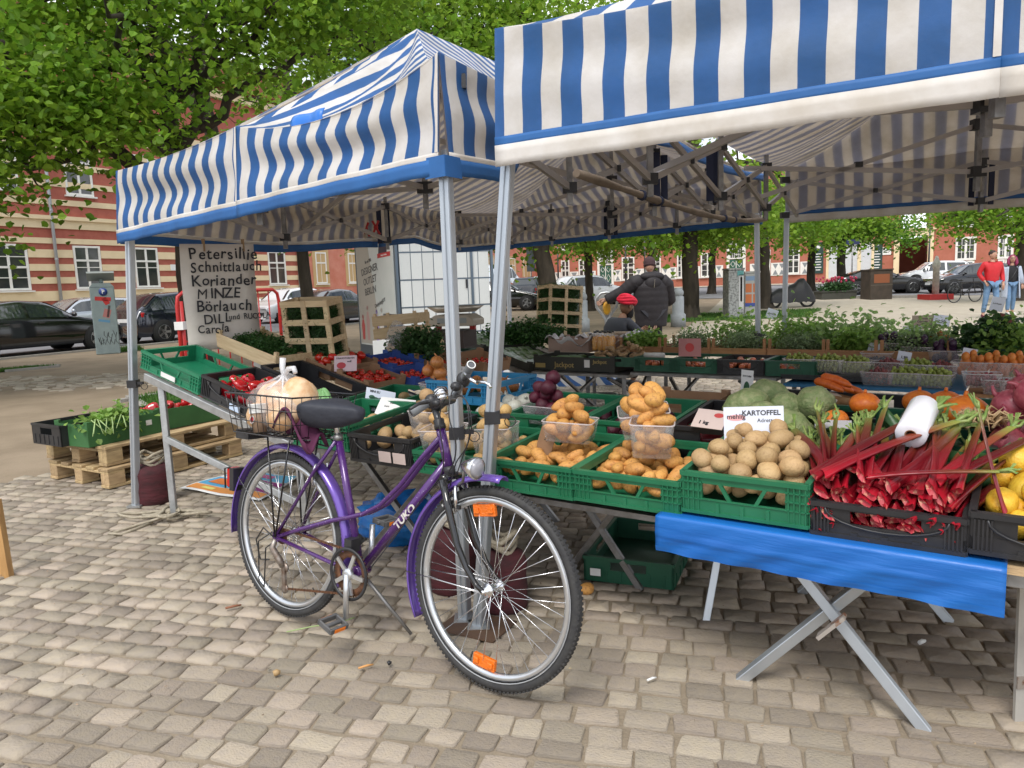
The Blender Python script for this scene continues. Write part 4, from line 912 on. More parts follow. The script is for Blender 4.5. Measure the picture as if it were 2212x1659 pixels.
for i,(c,r,a) in enumerate((((-.125,.03,.915),(.095,.085,.095),.5),((.055,.0,.93),(.085,.085,.10),-.4),((.03,-.06,.875),(.085,.06,.06),.2),((-.12,-.055,.865),(.08,.055,.055),.1))):
    b=MB(); b.ell((0,0,0),r,20,14,fn=lambda d:1+.05*math.sin(d.x*4+i)+.035*abs(math.sin(d.x*7+d.y*3+i))*max(0,d.z)+.05*math.sin(d.y*4+d.z*3)); o=tag(b.build('bread_loaf',crust,None),['round golden loaf at the back of the bag in the bicycle basket','tall pale loaf leaning in the bag nearest the saddle','small crusty roll low at the basket front under the tall loaf','small roll low in the bag at the basket rear corner'][i],'bread','loaves in the basket'); o.matrix_world=BM@T(c)@rz(a)
ct=thing('paper_cup','brown and white paper cup with a red round emblem standing in the bicycle basket','cup',M=BM@T(-.05,-.115,.806)@Matrix.Rotation(-.12,4,'Y'))
b=MB(); b.lathe([(.026,0),(.037,.108)],20); b.build('cup_wall',mat('cup_brown',(.3,.2,.13),.6),ct); b=MB(); b.lathe([(.0375,.08),(.0388,.112),(.0405,.114),(.0405,.118),(.038,.118),(.0365,.09),(.0,.085)],20,cap=False); b.build('cup_rim',whitep,ct)
b=MB(); b.lathe([(.0,0),(.017,0)],16,T(.0,-.0345,.055)@Matrix.Rotation(math.pi/2-.1,4,'X'),smooth=False); b.build('emblem_ring',whitep,ct); b=MB(); b.lathe([(0,0.0006),(.012,.0006)],16,T(.0,-.0345,.055)@Matrix.Rotation(math.pi/2-.1,4,'X'),smooth=False); b.build('emblem',mat('emblem_red',(.6,.04,.05),.5),ct)
bag('small clear bag of green salad in the far corner of the bicycle basket',(.09,.09,.90),(.06,.05,.085),8,mat('green_salad_bag',(.25,.5,.2),.2,0,clear=.3),BM,False,'salad_bag')
b=MB(); b.grid(lambda u,v:V((.04+.2*u,-.12+.12*v,.83+.05*math.sin(u*5)+.04*math.sin(v*7+u*3))),10,8); o=tag(b.build('folded_cloth',mat('plum_cloth',(.1,.02,.06),.9),None,solid=.008),'dark plum cloth stuffed in the bicycle basket below the saddle','cloth'); o.matrix_world=BM
# ================================================================== crates and tables
CRM={}
def crate_mesh(w,d,h,style):
    k=(round(w,3),round(d,3),round(h,3),style)
    if k in CRM: return CRM[k]
    b=MB(); t=.011; b.box((w/2,d/2,.006),(w-.01,d-.01,.008))
    def wall(o,x,n,L):
        # o corner, x along, n outward
        o=V(o);x=V(x);n=V(n); R=Matrix((x,n,V((0,0,1)))).transposed()
        def bx(a0,a1,z0,z1,out=0,th=t): b.box(o+x*((a0+a1)/2)+V((0,0,(z0+z1)/2))+n*(out-th/2),(a1-a0,th,z1-z0),R)
        e=.17*L
        bx(0,L,h-.016,h,.006,.02)                              # rim
        if style=='green':
            bx(0,L,0,h*.36,0); bx(0,e,h*.36,h-.016,-.003); bx(L-e,L,h*.36,h-.016,-.003); bx(e,L-e,h*.74,h-.016,-.002)
            for i in range(4):
                a=e*(i+.4)/4
                for q in (a,L-a): bx(q-.002,q+.002,.01,h-.016,.004,.008)
            for q in (h*.36,h*.56,h*.76): bx(0,e,q-.002,q+.002,.004,.008); bx(L-e,L,q-.002,q+.002,.004,.008)
            for a in (.36,.64):
                p=o+x*(a*L)+V((0,0,h*.55))-n*.005; s=1 if a<.5 else -1; b.box(p,(.012,.009,h*.5),R@Matrix.Rotation(-s*.5,3,'Y'))
            for i in range(3): a=L*(.3+.2*i); bx(a-.006,a+.006,.0,h*.3,.006,.012)
            bx(0,L,0,.012,.005,.014); bx(e,L-e,h*.355,h*.375,.004,.012)
        elif style=='black':
            bx(0,L,0,h*.42,0); bx(0,L*.27,h*.42,h-.016,-.002); bx(L*.73,L,h*.42,h-.016,-.002); bx(L*.27,L*.73,h*.8,h-.016,0)
            pts=[]
            for i in range(13):
                a=math.pi*i/12; pts.append(o+x*(L/2-.40*L*math.cos(a))+V((0,0,h*.84-h*.52*math.sin(a)))+n*.003)
            b.tube(pts,.004,5)
            for i in range(5):
                for q in (L*.025*(i+1),L-L*.025*(i+1)): bx(q-.0025,q+.0025,.012,h-.02,.005,.009)
            for i in range(3): a=L*(.3+.2*i); bx(a-.01,a+.01,.0,h*.2,.004,.01)
            bx(0,L,0,.014,.005,.014)
        else:                                                     # solid sided with small slots
            bx(0,L,0,h*.5,0); bx(0,L*.3,h*.5,h-.016,0); bx(L*.7,L,h*.5,h-.016,0); bx(L*.3,L*.7,h*.82,h-.016,0)
            for i in range(6): a=L*(.1+.16*i); bx(a-.003,a+.003,.01,h*.5,.004,.008)
    wall((0,0,0),(1,0,0),(0,-1,0),w); wall((w,d,0),(-1,0,0),(0,1,0),w); wall((0,d,0),(0,-1,0),(-1,0,0),d); wall((w,0,0),(0,1,0),(1,0,0),d)
    o=b.build('plastic_crate',green); me=o.data; bpy.data.objects.remove(o); CRM[k]=me; return me
def crate(label,M,w,d,h,style,m_,group=None,name='plastic_crate'):
    me=crate_mesh(w,d,h,style)
    if me.materials[0]!=m_:
        k=(me.name,m_.name)
        if k not in CRM: c=me.copy(); c.materials[0]=m_; CRM[k]=c
        me=CRM[k]
    o=obj(name,me); o.matrix_world=M; TM[o.name]=M.copy(); return tag(o,label,'crate',group)
def woodbox(label,M,w,d,h,m_,slats=2,name='wooden_crate',post=True,ph=None):
    t=thing(name,label,'crate',M=M); ph=ph or h
    def pc(nm,c,s):
        b=MB(); b.box(c,s); b.build(nm,m_,t,bevel=.0015)
    g=h/slats
    for k in range(slats):
        z=g*k+g*.42; sh=g*.78
        pc('slat',(w/2,-.004,z),(w,.008,sh)); pc('slat',(w/2,d+.004,z),(w,.008,sh)); pc('slat',(-.004,d/2,z),(.008,d+.014,sh)); pc('slat',(w+.004,d/2,z),(.008,d+.014,sh))
    pc('bottom',(w/2,d/2,.003),(w,d,.006))
    for x in (.014,w-.014):
        for y in (.014,d-.014): pc('corner_post',(x,y,ph/2),(.026,.026,ph))
    return t
def carton(label,M,w,d,h,m_,name='carton',flare=.0,inside=None,cat='box'):
    t=thing(name,label,cat,M=M); b=MB(); th=.004
    b.box((w/2,d/2,.003),(w,d,.006)); 
    for c,s in (((w/2,th/2,h/2),(w,th,h)),((w/2,d-th/2,h/2),(w,th,h)),((th/2,d/2,h/2),(th,d-2*th,h)),((w-th/2,d/2,h/2),(th,d-2*th,h))): b.box(c,s)
    b.build('box_wall',m_,t,bevel=.001)
    b=MB()
    for x in (0,w): 
        for y in (0,d): b.prism([(x,y),(x+(.05 if x==0 else -.05),y+(.004 if y==0 else -.004)),(x+(.004 if x==0 else -.004),y+(.05 if y==0 else -.05))],h+.018)
    b.build('corner_tab',m_,t); return t
uA=V((.8212,-.5707,0)); vA=V((.5707,.8212,0)); TILT=.075
vT=(vA*math.cos(TILT)+V((0,0,math.sin(TILT)))).normalized()
PXA=[631,755,894,1051,1241,1474,1753,2098]; YTA=[905,934,971,988,1012,1014,1078,1102]; 
Zr=2.985; P3=V((yp(1051,988,Zr).x,Zr,0))
AO=[]
for i in range(8):
    p=P3+uA*tpx(P3,uA,PXA[i],YTA[i]); z=yp(PXA[i],YTA[i],p.y).z; AO.append(V((p.x,p.y,z)))      # rim front-left
def aM(i,h,back=0,shift=0,up=0): 
    p=AO[i]+uA*shift+vT*back; return frame(V((p.x,p.y,p.z-h+up)),uA,vT)
CW,CDp=.402,.49
crA=[]
CWs=[(AO[i+1]-AO[i]).xy.length-.008 for i in range(7)]+[.41]
la=['green crate of potatoes half hidden under the bicycle saddle, leftmost of the front row','black crate of brown potatoes with two paper stickers on its front','low green crate of yellow potatoes behind the two tent legs','green crate of oblong potatoes just right of the tent leg, one punnet on top','green crate of oblong potatoes carrying two heaped punnets','green crate heaped with big round potatoes before the potato sign','black crate overflowing with red rhubarb','black crate of yellow squashes at the right end of the front row']
for i,(st,m_,h) in enumerate((('green',green,.13),('black',black,.135),('green',green,.10),('green',green,.127),('green',green,.123),('green',green,.148),('black',black,.112),('black',black,.125))):
    crA.append((aM(i,h),h)); crate(la[i],crA[i][0],CWs[i],CDp if i!=6 else .5,h,st,m_,'crates in the front row')
b=MB()
for k in (.15,.24): b.box((CW*(k/.41)+.09,-.012,.045),(.075,.002,.05))
o=b.build('sticker',mat('pinkish_paper',(.62,.5,.46),.8),None); o.matrix_world=crA[1][0]; tag(o,'pair of pale paper stickers on the front of the black potato crate','sticker')
crB={}
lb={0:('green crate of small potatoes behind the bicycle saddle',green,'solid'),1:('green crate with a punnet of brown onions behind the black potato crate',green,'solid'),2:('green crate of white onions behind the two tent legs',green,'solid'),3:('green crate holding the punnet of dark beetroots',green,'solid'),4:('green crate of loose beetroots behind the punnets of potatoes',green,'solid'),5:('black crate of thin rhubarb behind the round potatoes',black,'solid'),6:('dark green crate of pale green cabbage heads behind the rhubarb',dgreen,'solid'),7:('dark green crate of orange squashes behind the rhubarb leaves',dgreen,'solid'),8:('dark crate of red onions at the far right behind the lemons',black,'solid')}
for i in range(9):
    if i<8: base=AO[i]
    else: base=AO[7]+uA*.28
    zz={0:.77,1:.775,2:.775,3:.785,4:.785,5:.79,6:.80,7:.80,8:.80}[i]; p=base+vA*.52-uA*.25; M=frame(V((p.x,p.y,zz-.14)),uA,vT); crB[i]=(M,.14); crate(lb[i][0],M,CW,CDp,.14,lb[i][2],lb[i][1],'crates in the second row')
crD={}
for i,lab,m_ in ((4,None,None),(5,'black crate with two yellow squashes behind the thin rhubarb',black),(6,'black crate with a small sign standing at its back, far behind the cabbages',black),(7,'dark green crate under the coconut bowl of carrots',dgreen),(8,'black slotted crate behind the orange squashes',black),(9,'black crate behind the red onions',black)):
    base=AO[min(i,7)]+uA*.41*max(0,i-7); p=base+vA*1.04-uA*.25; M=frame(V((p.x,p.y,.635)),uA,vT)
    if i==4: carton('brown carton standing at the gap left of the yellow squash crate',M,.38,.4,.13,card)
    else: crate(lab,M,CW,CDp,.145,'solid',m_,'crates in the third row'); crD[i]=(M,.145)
# ---- tables
def bar_thing(t,nm,segs,m_,w=.03): 
    for p,q in segs:
        b=MB(); b.bar(p,q,w,w,up=(.3,.9,.1)); b.build(nm,m_,t,world=True,bevel=.002)
zt_=AO[6].z-.118
tb=thing('folding_table','folding market table with crossed aluminium legs under a blue tarpaulin','table',(1.0,2.4,0))
f0=V((AO[5].x,AO[5].y,0))-uA*0; q_=P3-vA*.03; f0=q_+uA*tpx(q_,uA,1421,1104); f0.z=0; Lt=tpx(q_,uA,2156,1240)-tpx(q_,uA,1421,1104)
b=MB(); b.box((0,0,0),(Lt,1.5,.025)); o=b.build('table_top',woodp,tb); c_=f0+uA*(Lt/2)+vA*.77; o.matrix_local=TM[tb.name].inverted()@frame(V((c_.x,c_.y,zt_-.03)),uA,vA)
fA,fB=gp(2003,1583),gp(1597,1470); tA=yp(1655,1222,2.44); tBp=yp(1958,1268,2.22)
tA.z=zt_-.04; tBp.z=zt_-.04
bar_thing(tb,'leg',[(fA,tA),(fB,tBp)],alu,.034)
bar_thing(tb,'leg',[(fA+vA*.85,tA+vA*.85),(fB+vA*.85,tBp+vA*.85)],alu,.034)
x_=yp(1790,1347,(fA.y+tA.y)/2-.05); b=MB(); b.bar(x_-(tBp-fB).normalized()*.055+V((0,-.02,0)),x_+(tBp-fB).normalized()*.055+V((0,-.02,0)),.012,.05,up=(.57,.82,0)); b.build('hinge_plate',mat('rusty_steel',(.42,.38,.34),.5,.6,col2=(.22,.1,.05),scale=25,lo=.5,hi=.6),tb,world=True)
bar_thing(tb,'leg',[(gp(1525,1343),yp(1550,1205,gp(1525,1343).y+.05))],alu,.03)
b=MB(); p0=yp(1421,1104,f0.y-.04); 
tp_=thing('tarpaulin','bright blue tarpaulin hanging over the front edge of the folding table','tarp',(f0.x,f0.y,zt_)); q0=f0-vA*.02
bl_=mat('blue_tarp',(.008,.105,.40),.34,0,col2=(.012,.14,.47),scale=4,bump=.25,bscale=16,stretch=(.5,.5,4),spec=.5)
def tarp(u,v):
    p=q0+uA*(u*(Lt+.02)); top=zt_+.004
    if v<.4: k=v/.4; return V((p.x,p.y,top))+vA*(.22*(1-k))
    k=(v-.4)/.6; return V((p.x,p.y,top-.128*k-.008*u*k))-vA*(.004*math.sin(k*3.1)+.005*math.sin(u*17+k*5)*k+.004*math.sin(u*43+k*9)*k+.007*max(0,1-abs(k-.5-.06*math.sin(u*5))/.05))
b.grid(tarp,60,22); b.build('tarp_sheet',bl_,tp_,world=True,solid=.002); b=MB()
b.grid(lambda u,v:tarp(u,.9+.1*v)-vA*.0025,60,2); b.build('tarp_hem',bl_,tp_,world=True)
# neighbouring table end at the right edge
t2=thing('table_end','end of a white metal trestle table with one flat leg at the right edge','table',(1.6,2.1,0))
l0=gp(2205,1563); e0=yp(2132,1222,2.02); b=MB(); b.bar(e0+V((0,0,-.02)),e0+uA*.6+V((0,0,-.02)),.05,.045); b.build('beam',galv,t2,world=True,bevel=.002)
b=MB(); b.bar(l0,V((l0.x-.01,l0.y,e0.z-.03)),.045,.012,up=(0,1,0)); b.build('leg',mat('pale_grey_metal',(.55,.54,.5),.45,.4,col2=(.45,.44,.42),scale=8),t2,world=True); b=MB(); b.box((l0.x,l0.y-.008,.14),(.05,.006,.04)); b.build('rust_plate',mat('rusty_steel',(.3,.2,.12)),t2,world=True)
b=MB(); c_=e0+uA*.5+vA*.6; b.box((0,0,0),(1.0,1.3,.02)); o=b.build('table_top',woodp,t2); o.matrix_local=TM[t2.name].inverted()@frame(V((c_.x,c_.y,e0.z+.012)),uA,vA)
# dark trestles under the left part of the front row
for k,(i,lab) in enumerate(((0,'dark folding table below the crates behind the bicycle'),(2,'dark folding table below the crates at the tent legs'))):
    f=AO[i]; zt2=AO[i].z-.14; t=thing('folding_table',lab,'table',(f.x,f.y,0),group=None); c=V((f.x,f.y,0))+uA*(.5 if i==0 else .62)+vA*.72; b=MB(); b.box((0,0,0),(.86 if i==0 else 1.05,1.35,.022)); o=b.build('table_top',dsteel,t); o.matrix_local=TM[t.name].inverted()@frame(V((c.x,c.y,zt2-.02)),uA,vA)
    for s in ((-.5,.5) if i==0 else (-.15,.5)):
        for a in ((-.3,.3) if i==0 else (-.2,.2)): bar_thing(t,'leg',[(c+vA*s+uA*a,V((c.x,c.y,zt2-.03))+vA*s-uA*a)],dsteel,.028)
# ---- sloping rack on the left
RO_=V((-2.384,4.75,.958)); _e1=V((.85,-.52,-.267)).normalized(); _e2=V((.52,.85,0)).normalized(); _e3=_e1.cross(_e2).normalized()
def rM(a,b_,c=0,yaw=0): 
    o=RO_+_e1*a+_e2*b_+_e3*c; x=(_e1*math.cos(yaw)+_e2*math.sin(yaw)); return frame(o,x,_e3.cross(x),_e3)
def rp(px,py,c=0): q=pp(px,py,RO_+_e3*c,_e3)-RO_; return q.dot(_e1),q.dot(_e2)
rk_=thing('sloping_rack','sloping galvanised display rack along the left side of the smaller tent','rack',(-2.1,4.6,0))
for bb in (-.01,.42,.85,1.35):
    b=MB(); b.bar(RO_+_e1*.08+_e2*bb-_e3*.035,RO_+_e1*1.42+_e2*bb-_e3*.035,.04,.05,up=tuple(_e3)); b.build('rail',galv,rk_,world=True,bevel=.003)
for bb in (0,1.25):
    hi=RO_+_e1*.22+_e2*bb-_e3*.05; lo=RO_+_e1*1.45+_e2*bb-_e3*.05; ft=V((hi.x+.03,hi.y-.06,0)); fl=V((lo.x+.02,lo.y,0))
    for p,q in ((ft,hi),(fl,lo),(V((ft.x,ft.y,hi.z*.56)).lerp(hi,.1),V((lo.x,lo.y,lo.z*.42)))):
        b=MB(); b.bar(p,q,.04,.03,up=(0,1,0)); b.build('leg' if p.z<.05 else 'brace',galv,rk_,world=True,bevel=.003)
M=rM(0,0); crate('empty green crate at the top of the sloping rack beside the herb sign',M,.585,.40,.118,'green',mat('crate_bright_green',(.012,.17,.085),.33,0,col2=(.02,.2,.1),scale=6))
b=MB(); b.box((.3,-.014,.03),(.14,.003,.03)); o=b.build('sticker',whitep,None); o.matrix_world=M; tag(o,'white printed strip on the front of the empty green crate','sticker')
MP=rM(.60,0); crate('black crate with red peppers, in front of the bicycle basket',MP,.62,.40,.135,'black',black)
b=MB(); b.box((.33,-.016,.03),(.09,.003,.036)); o=b.build('sticker',mat('blue_white_label',(.5,.6,.75),.6),None); o.matrix_world=MP; tag(o,'blue and white label on the black pepper crate','sticker')
MK=rM(.62,.425,.02); crate('empty black crate behind the peppers, below the wooden parsley box',MK,.68,.34,.13,'black',black)
MW=rM(.02,.54,.10); woodbox('shallow wooden box of curly parsley beside the upright dill crate',MW,.60,.40,.12,wood,1)
# ---- upright crates of dill
def dillcrate(label,M,w,d,h): 
    t=thing('upright_crate',label,'crate',M=M)
    def pc(nm,c,s):
        b=MB(); b.box(c,s); b.build(nm,wood,t,bevel=.0015)
    for k in range(5):
        z=h*(.04+.23*k); pc('slat',(w/2,0,z),(w,.009,.042)); pc('slat',(w,d/2,z),(.009,d,.042)); pc('slat',(0,d/2,z),(.009,d,.042))
    for x,y in ((.018,.012),(w-.018,.012),(w-.012,d-.018),(.012,d-.018)): pc('corner_post',(x,y,h/2),(.036,.022,h))
    pc('corner_post',(w*.5,-.004,h/2),(.04,.01,h)); pc('slat',(w/2,d,h/2),(w,.008,h)); return t
# ================================================================== produce
def veg_meshes(name,mt,n,fn,nu=14,nv=9):
    out=[]
    for i in range(n):
        R=random.Random(hash(name)%1000+i*17 if False else sum(map(ord,name))+i*17); b=MB(); fn(b,R,nu,nv); o=b.build(name,mt); out.append(o.data); bpy.data.objects.remove(o)
    return out
def lumpy(sx,sy,sz,am=.06,k=3.2):
    def f(b,R,nu,nv):
        p=[R.uniform(0,6.28) for _ in range(6)]; a=am; q=R.uniform(-.25,.25)
        b.ell((0,0,0),(sx*R.uniform(.85,1.15),sy*R.uniform(.92,1.08),sz*R.uniform(.92,1.08)),nu,nv,fn=lambda d:1+a*math.sin(d.x*k+p[0])+a*.8*math.sin(d.y*k*1.4+p[1])+a*.6*math.sin(d.z*k*1.8+p[2])+q*d.x*.35)
    return f
def spud(name,c1,c2): return mat(name,c1,.62,0,col2=c2,scale=2.6,bump=.35,bscale=7,rnd=.15,lo=.5,hi=.72,detail=9)
ob_m=spud('oblong_potato_skin',(.60,.30,.075),(.30,.125,.04)); rd_m=spud('round_potato_skin',(.46,.305,.145),(.34,.21,.095)); ye_m=spud('yellow_potato_skin',(.56,.36,.14),(.42,.24,.09))
OB=veg_meshes('potato',ob_m,6,lumpy(1.45,.92,.88,.05),16,10); RDP=veg_meshes('potato',rd_m,6,lumpy(1.14,.98,.92,.035,2.4),16,10); YE=veg_meshes('potato',ye_m,5,lumpy(1.2,.95,.92,.045),14,9)
def pack(n,x0,x1,y0,y1,z0,r,seed,tries=7,mound=0):
    R=random.Random(seed); P=[]
    for i in range(n):
        best=None
        for k in range(tries):
            rr=r*R.uniform(.85,1.15); x=R.uniform(x0+rr*.8,x1-rr*.8); y=R.uniform(y0+rr*.8,y1-rr*.8); z=z0+rr*.7
            for (a,b,c,q) in P:
                d2=(a-x)**2+(b-y)**2; s=(q+rr)*.88
                if d2<s*s: z=max(z,c+math.sqrt(s*s-d2)*.82)
            cost=z+mound*(((x-(x0+x1)/2)/(x1-x0))**2+((y-(y0+y1)/2)/(y1-y0))**2)
            if best is None or cost<best[0]: best=(cost,x,y,z,rr)
        P.append(best[1:])
    return P
def put(name,label,cat,group,meshes,M,P,seed,sc=1.0,flat=.35,up=False):
    R=random.Random(seed); out=[]
    for x,y,z,r in P:
        Q=Euler((R.gauss(0,flat),R.gauss(0,flat),R.uniform(0,6.28))).to_matrix().to_4x4() if not up else Euler((R.gauss(0,.5),R.gauss(0,.5),R.uniform(0,6.28))).to_matrix().to_4x4()
        o=obj(name,R.choice(meshes)); o.matrix_world=M@T(x,y,z)@Q@Matrix.Diagonal((r*sc,r*sc,r*sc,1)); out.append(tag(o,label,cat,group))
    return out
def punnet(label,M,w,d,h,m_=clearp,group=None):
    t=thing('punnet',label,'punnet',M=M,group=group); b=MB(); r=.018; tp=.86
    def ring(k,ins): 
        s=tp+(1-tp)*k; pts=[]
        for cx,cy,a0 in ((1,1,0),(-1,1,.5),(-1,-1,1),(1,-1,1.5)):
            for j in range(4):
                a=math.pi*(a0+j/6); pts.append((cx*(w/2*s-r)+r*math.cos(a)-ins*cx,cy*(d/2*s-r)+r*math.sin(a)-ins*cy,h*k))
        return pts
    r0,r1=ring(0,0),ring(1,0); n=16; b.add(r0+r1,[(i,(i+1)%n,n+(i+1)%n,n+i) for i in range(n)]+[tuple(reversed(range(n)))],True); b.build('punnet_wall',m_,t)
    b=MB(); b.tube([V(p) for p in r1],.0032,5,closed=True); b.build('rim',milky,t); return t
def lM(M,x,y,z,a=0,tx=0,ty=0): return M@T(x,y,z)@rz(a)@Matrix.Rotation(tx,4,'X')@Matrix.Rotation(ty,4,'Y')
# --- front row potatoes
M,h=crA[3]; g='oblong potatoes loose in the crate right of the tent leg'; put('potato','oblong yellow potato loose in the green crate right of the tent leg','potato',g,OB,M,pack(46,.012,.39,.012,.475,h*.4,.030,3),3)
pm=lM(M,.25,.27,.155,.25,-.05,.06); punnet('clear punnet heaped with oblong potatoes on the crate right of the tent leg',pm,.215,.15,.085)
put('potato','oblong potato heaped in the punnet on the crate right of the tent leg','potato','oblong potatoes in the first punnet',OB,pm,pack(15,-.095,.095,-.065,.065,.0,.032,5,mound=.12),6)
M,h=crA[4]; put('potato','oblong yellow potato loose in the green crate that carries two punnets','potato','oblong potatoes loose in the two-punnet crate',OB,M,pack(48,.012,.39,.012,.475,h*.4,.030,7),8)
pm=lM(M,.15,.33,.19,.5,.1,-.06); punnet('clear punnet heaped with oblong potatoes, the rear one of two on its crate',pm,.20,.15,.10)
put('potato','oblong potato heaped in the rear of the two punnets','potato','oblong potatoes in the rear punnet',OB,pm,pack(13,-.085,.085,-.06,.06,.0,.032,9,mound=.12),9)
pm=lM(M,.235,.2,.15,.35,.02,.05); punnet('clear punnet of small potatoes, the front one of two on its crate',pm,.165,.14,.13)
put('potato','oblong potato heaped in the front of the two punnets','potato','oblong potatoes in the front punnet',OB,pm,pack(13,-.068,.068,-.055,.055,.0,.031,10,mound=.1),10)
M,h=crA[5]; put('potato','big round beige potato heaped before the potato sign','potato','round potatoes before the sign',RDP,M,pack(74,.014,.39,.014,.475,h*.38,.0365,12,mound=.05),12)
M,h=crA[1]; put('potato','brown potato in the black crate with paper stickers','potato','potatoes in the black crate',RDP,M,pack(22,.014,.39,.014,.47,h*.4,.034,13),13)
pm=lM(M,.30,.27,.10,.3,0,.05); punnet('clear punnet heaped with brown potatoes on the black crate',pm,.2,.17,.11); put('potato','brown potato heaped in the punnet on the black crate','potato','potatoes in the punnet on the black crate',RDP,pm,pack(13,-.09,.09,-.075,.075,0,.035,14,mound=.1),14)
M,h=crA[2]; put('potato','small yellow potato loose in the low green crate behind the tent legs','potato','yellow potatoes loose behind the tent legs',YE,M,pack(22,.014,.39,.014,.47,h*.4,.032,15),15)
for k,(x,y,lab) in enumerate(((.09,.12,'clear punnet of yellow potatoes left of both tent legs'),(.30,.22,'clear punnet of yellow potatoes right behind the tent legs'))):
    pm=lM(M,x,y,.06,.2,0,-.03); punnet(lab,pm,.19,.15,.12); put('potato','yellow potato in the '+lab[6:],'potato','yellow potatoes in punnet '+'AB'[k] if False else ('yellow potatoes in the left punnet' if k==0 else 'yellow potatoes in the right punnet'),YE,pm,pack(12,-.085,.085,-.065,.065,0,.033,16+k,mound=.1),16+k)
M,h=crA[0]; put('potato','potato in the green crate half hidden under the saddle','potato','potatoes under the saddle',RDP,M,pack(8,.2,.39,.02,.47,.05,.034,19),19)
M,h=crB[0]; put('potato','potato in the second-row crate behind the saddle','potato','potatoes behind the saddle',RDP,M,pack(13,.014,.39,.014,.47,.06,.036,20),20)
# --- onions, beets
on_m=mat('white_onion_skin',(.74,.72,.62),.35,0,col2=(.6,.6,.5),scale=2,stretch=(3,3,.5),rnd=.06); bo_m=mat('brown_onion_skin',(.5,.2,.055),.35,0,col2=(.36,.12,.03),scale=1.6,stretch=(3,3,.5),rnd=.15); ro_m=mat('red_onion_skin',(.24,.028,.05),.32,0,col2=(.36,.09,.11),scale=1.6,stretch=(3,3,.5),rnd=.15)
def onion(b,R,nu,nv):
    b.ell((0,0,0),(1,1,.92),nu,nv); b.tube([(0,0,.82),(R.uniform(-.1,.1),0,1.05),(R.uniform(-.25,.25),R.uniform(-.2,.2),1.4)],[.24,.13,.07],7)
ON=veg_meshes('onion',on_m,3,onion); BO=veg_meshes('onion',bo_m,3,onion); ROn=veg_meshes('onion',ro_m,3,onion)
be_m=mat('beetroot_skin',(.10,.008,.025),.5,0,col2=(.06,.006,.018),scale=9,bump=.2,rnd=.15); BE=veg_meshes('beetroot',be_m,3,lumpy(1,1,.95,.05))
M,h=crB[2]; put('onion','big white onion in the green crate behind the tent legs','onion','white onions',ON,M,pack(15,.05,.39,.02,.40,.06,.046,21),21,up=True)
M,h=crB[3]; pm=lM(M,.16,.14,.075,-.05); punnet('clear punnet heaped with dark beetroots behind the crate right of the tent leg',pm,.23,.17,.09); put('beetroot','dark beetroot in the punnet behind the crate right of the tent leg','beetroot','beetroots in the punnet',BE,pm,pack(15,-.1,.1,-.07,.07,0,.037,22,mound=.1),22)
M,h=crB[4]; put('beetroot','beetroot lying loose in the crate behind the oblong potatoes','beetroot','loose beetroots',BE,M,pack(18,.02,.39,.02,.47,.03,.04,23),23); M,h=crB[3]; put('beetroot','beetroot lying loose beside the beetroot punnet','beetroot','beetroots beside the punnet',BE,M,pack(8,.27,.39,.02,.47,.03,.04,24),24)
M,h=crB[1]; pm=lM(M,.17,.26,.12,-.2); punnet('clear punnet of brown onions behind the black potato crate',pm,.2,.16,.1); put('onion','brown onion in the punnet behind the black potato crate','onion','brown onions in the punnet',BO,pm,pack(10,-.09,.09,-.07,.07,0,.042,25,mound=.1),25,up=True)
put('potato','potato loose in the crate with the brown onion punnet','potato','potatoes beside the onion punnet',RDP,M,pack(9,.02,.39,.02,.3,.07,.036,26),26)
M,h=crB[8]; put('onion','large red onion in the heap at the far right edge','onion','red onions',ROn,M,pack(26,-.02,.39,.02,.47,.10,.058,27),27,up=True)
b=MB(); R=random.Random(5)
for i in range(60):
    a=R.uniform(0,6.28); p=V((R.gauss(0,.03),R.gauss(0,.03),0)); b.tube([p,p+V((math.cos(a)*.04,math.sin(a)*.04,R.uniform(.01,.05))),p+V((math.cos(a)*.085,math.sin(a)*.085,R.uniform(-.01,.05)))],[.006,.005,.001],4)
o=b.build('dry_onion_leaves',mat('straw',(.5,.36,.2),.8,0,col2=(.38,.25,.13),scale=12)); o.matrix_world=lM(M,-.04,.1,.2); tag(o,'bunch of dry papery leaves between the rhubarb and the red onions','leaf bunch')
# --- yellow squashes and front lemons
le_m=mat('yellow_squash_skin',(.74,.50,.05),.42,0,col2=(.62,.33,.02),scale=1.2,bump=.3,bscale=9,rnd=.1)
def squash(b,R,nu,nv): b.ell((0,0,0),(1.25,.95,.95),nu,nv,fn=lambda d:1+.16*max(0,d.x)**4+.02*math.sin(math.atan2(d.z,d.y)*6)); b.tube([(1.38,0,0),(1.55,.02,.02)],[.14,.09],7)
LE=veg_meshes('squash',le_m,3,squash,18,12); M,h=crA[7]; put('squash','bright yellow squash in the crate at the right end of the front row','squash','yellow squashes',LE,M,pack(26,.0,.4,.03,.47,.03,.05,28,mound=.05),28)
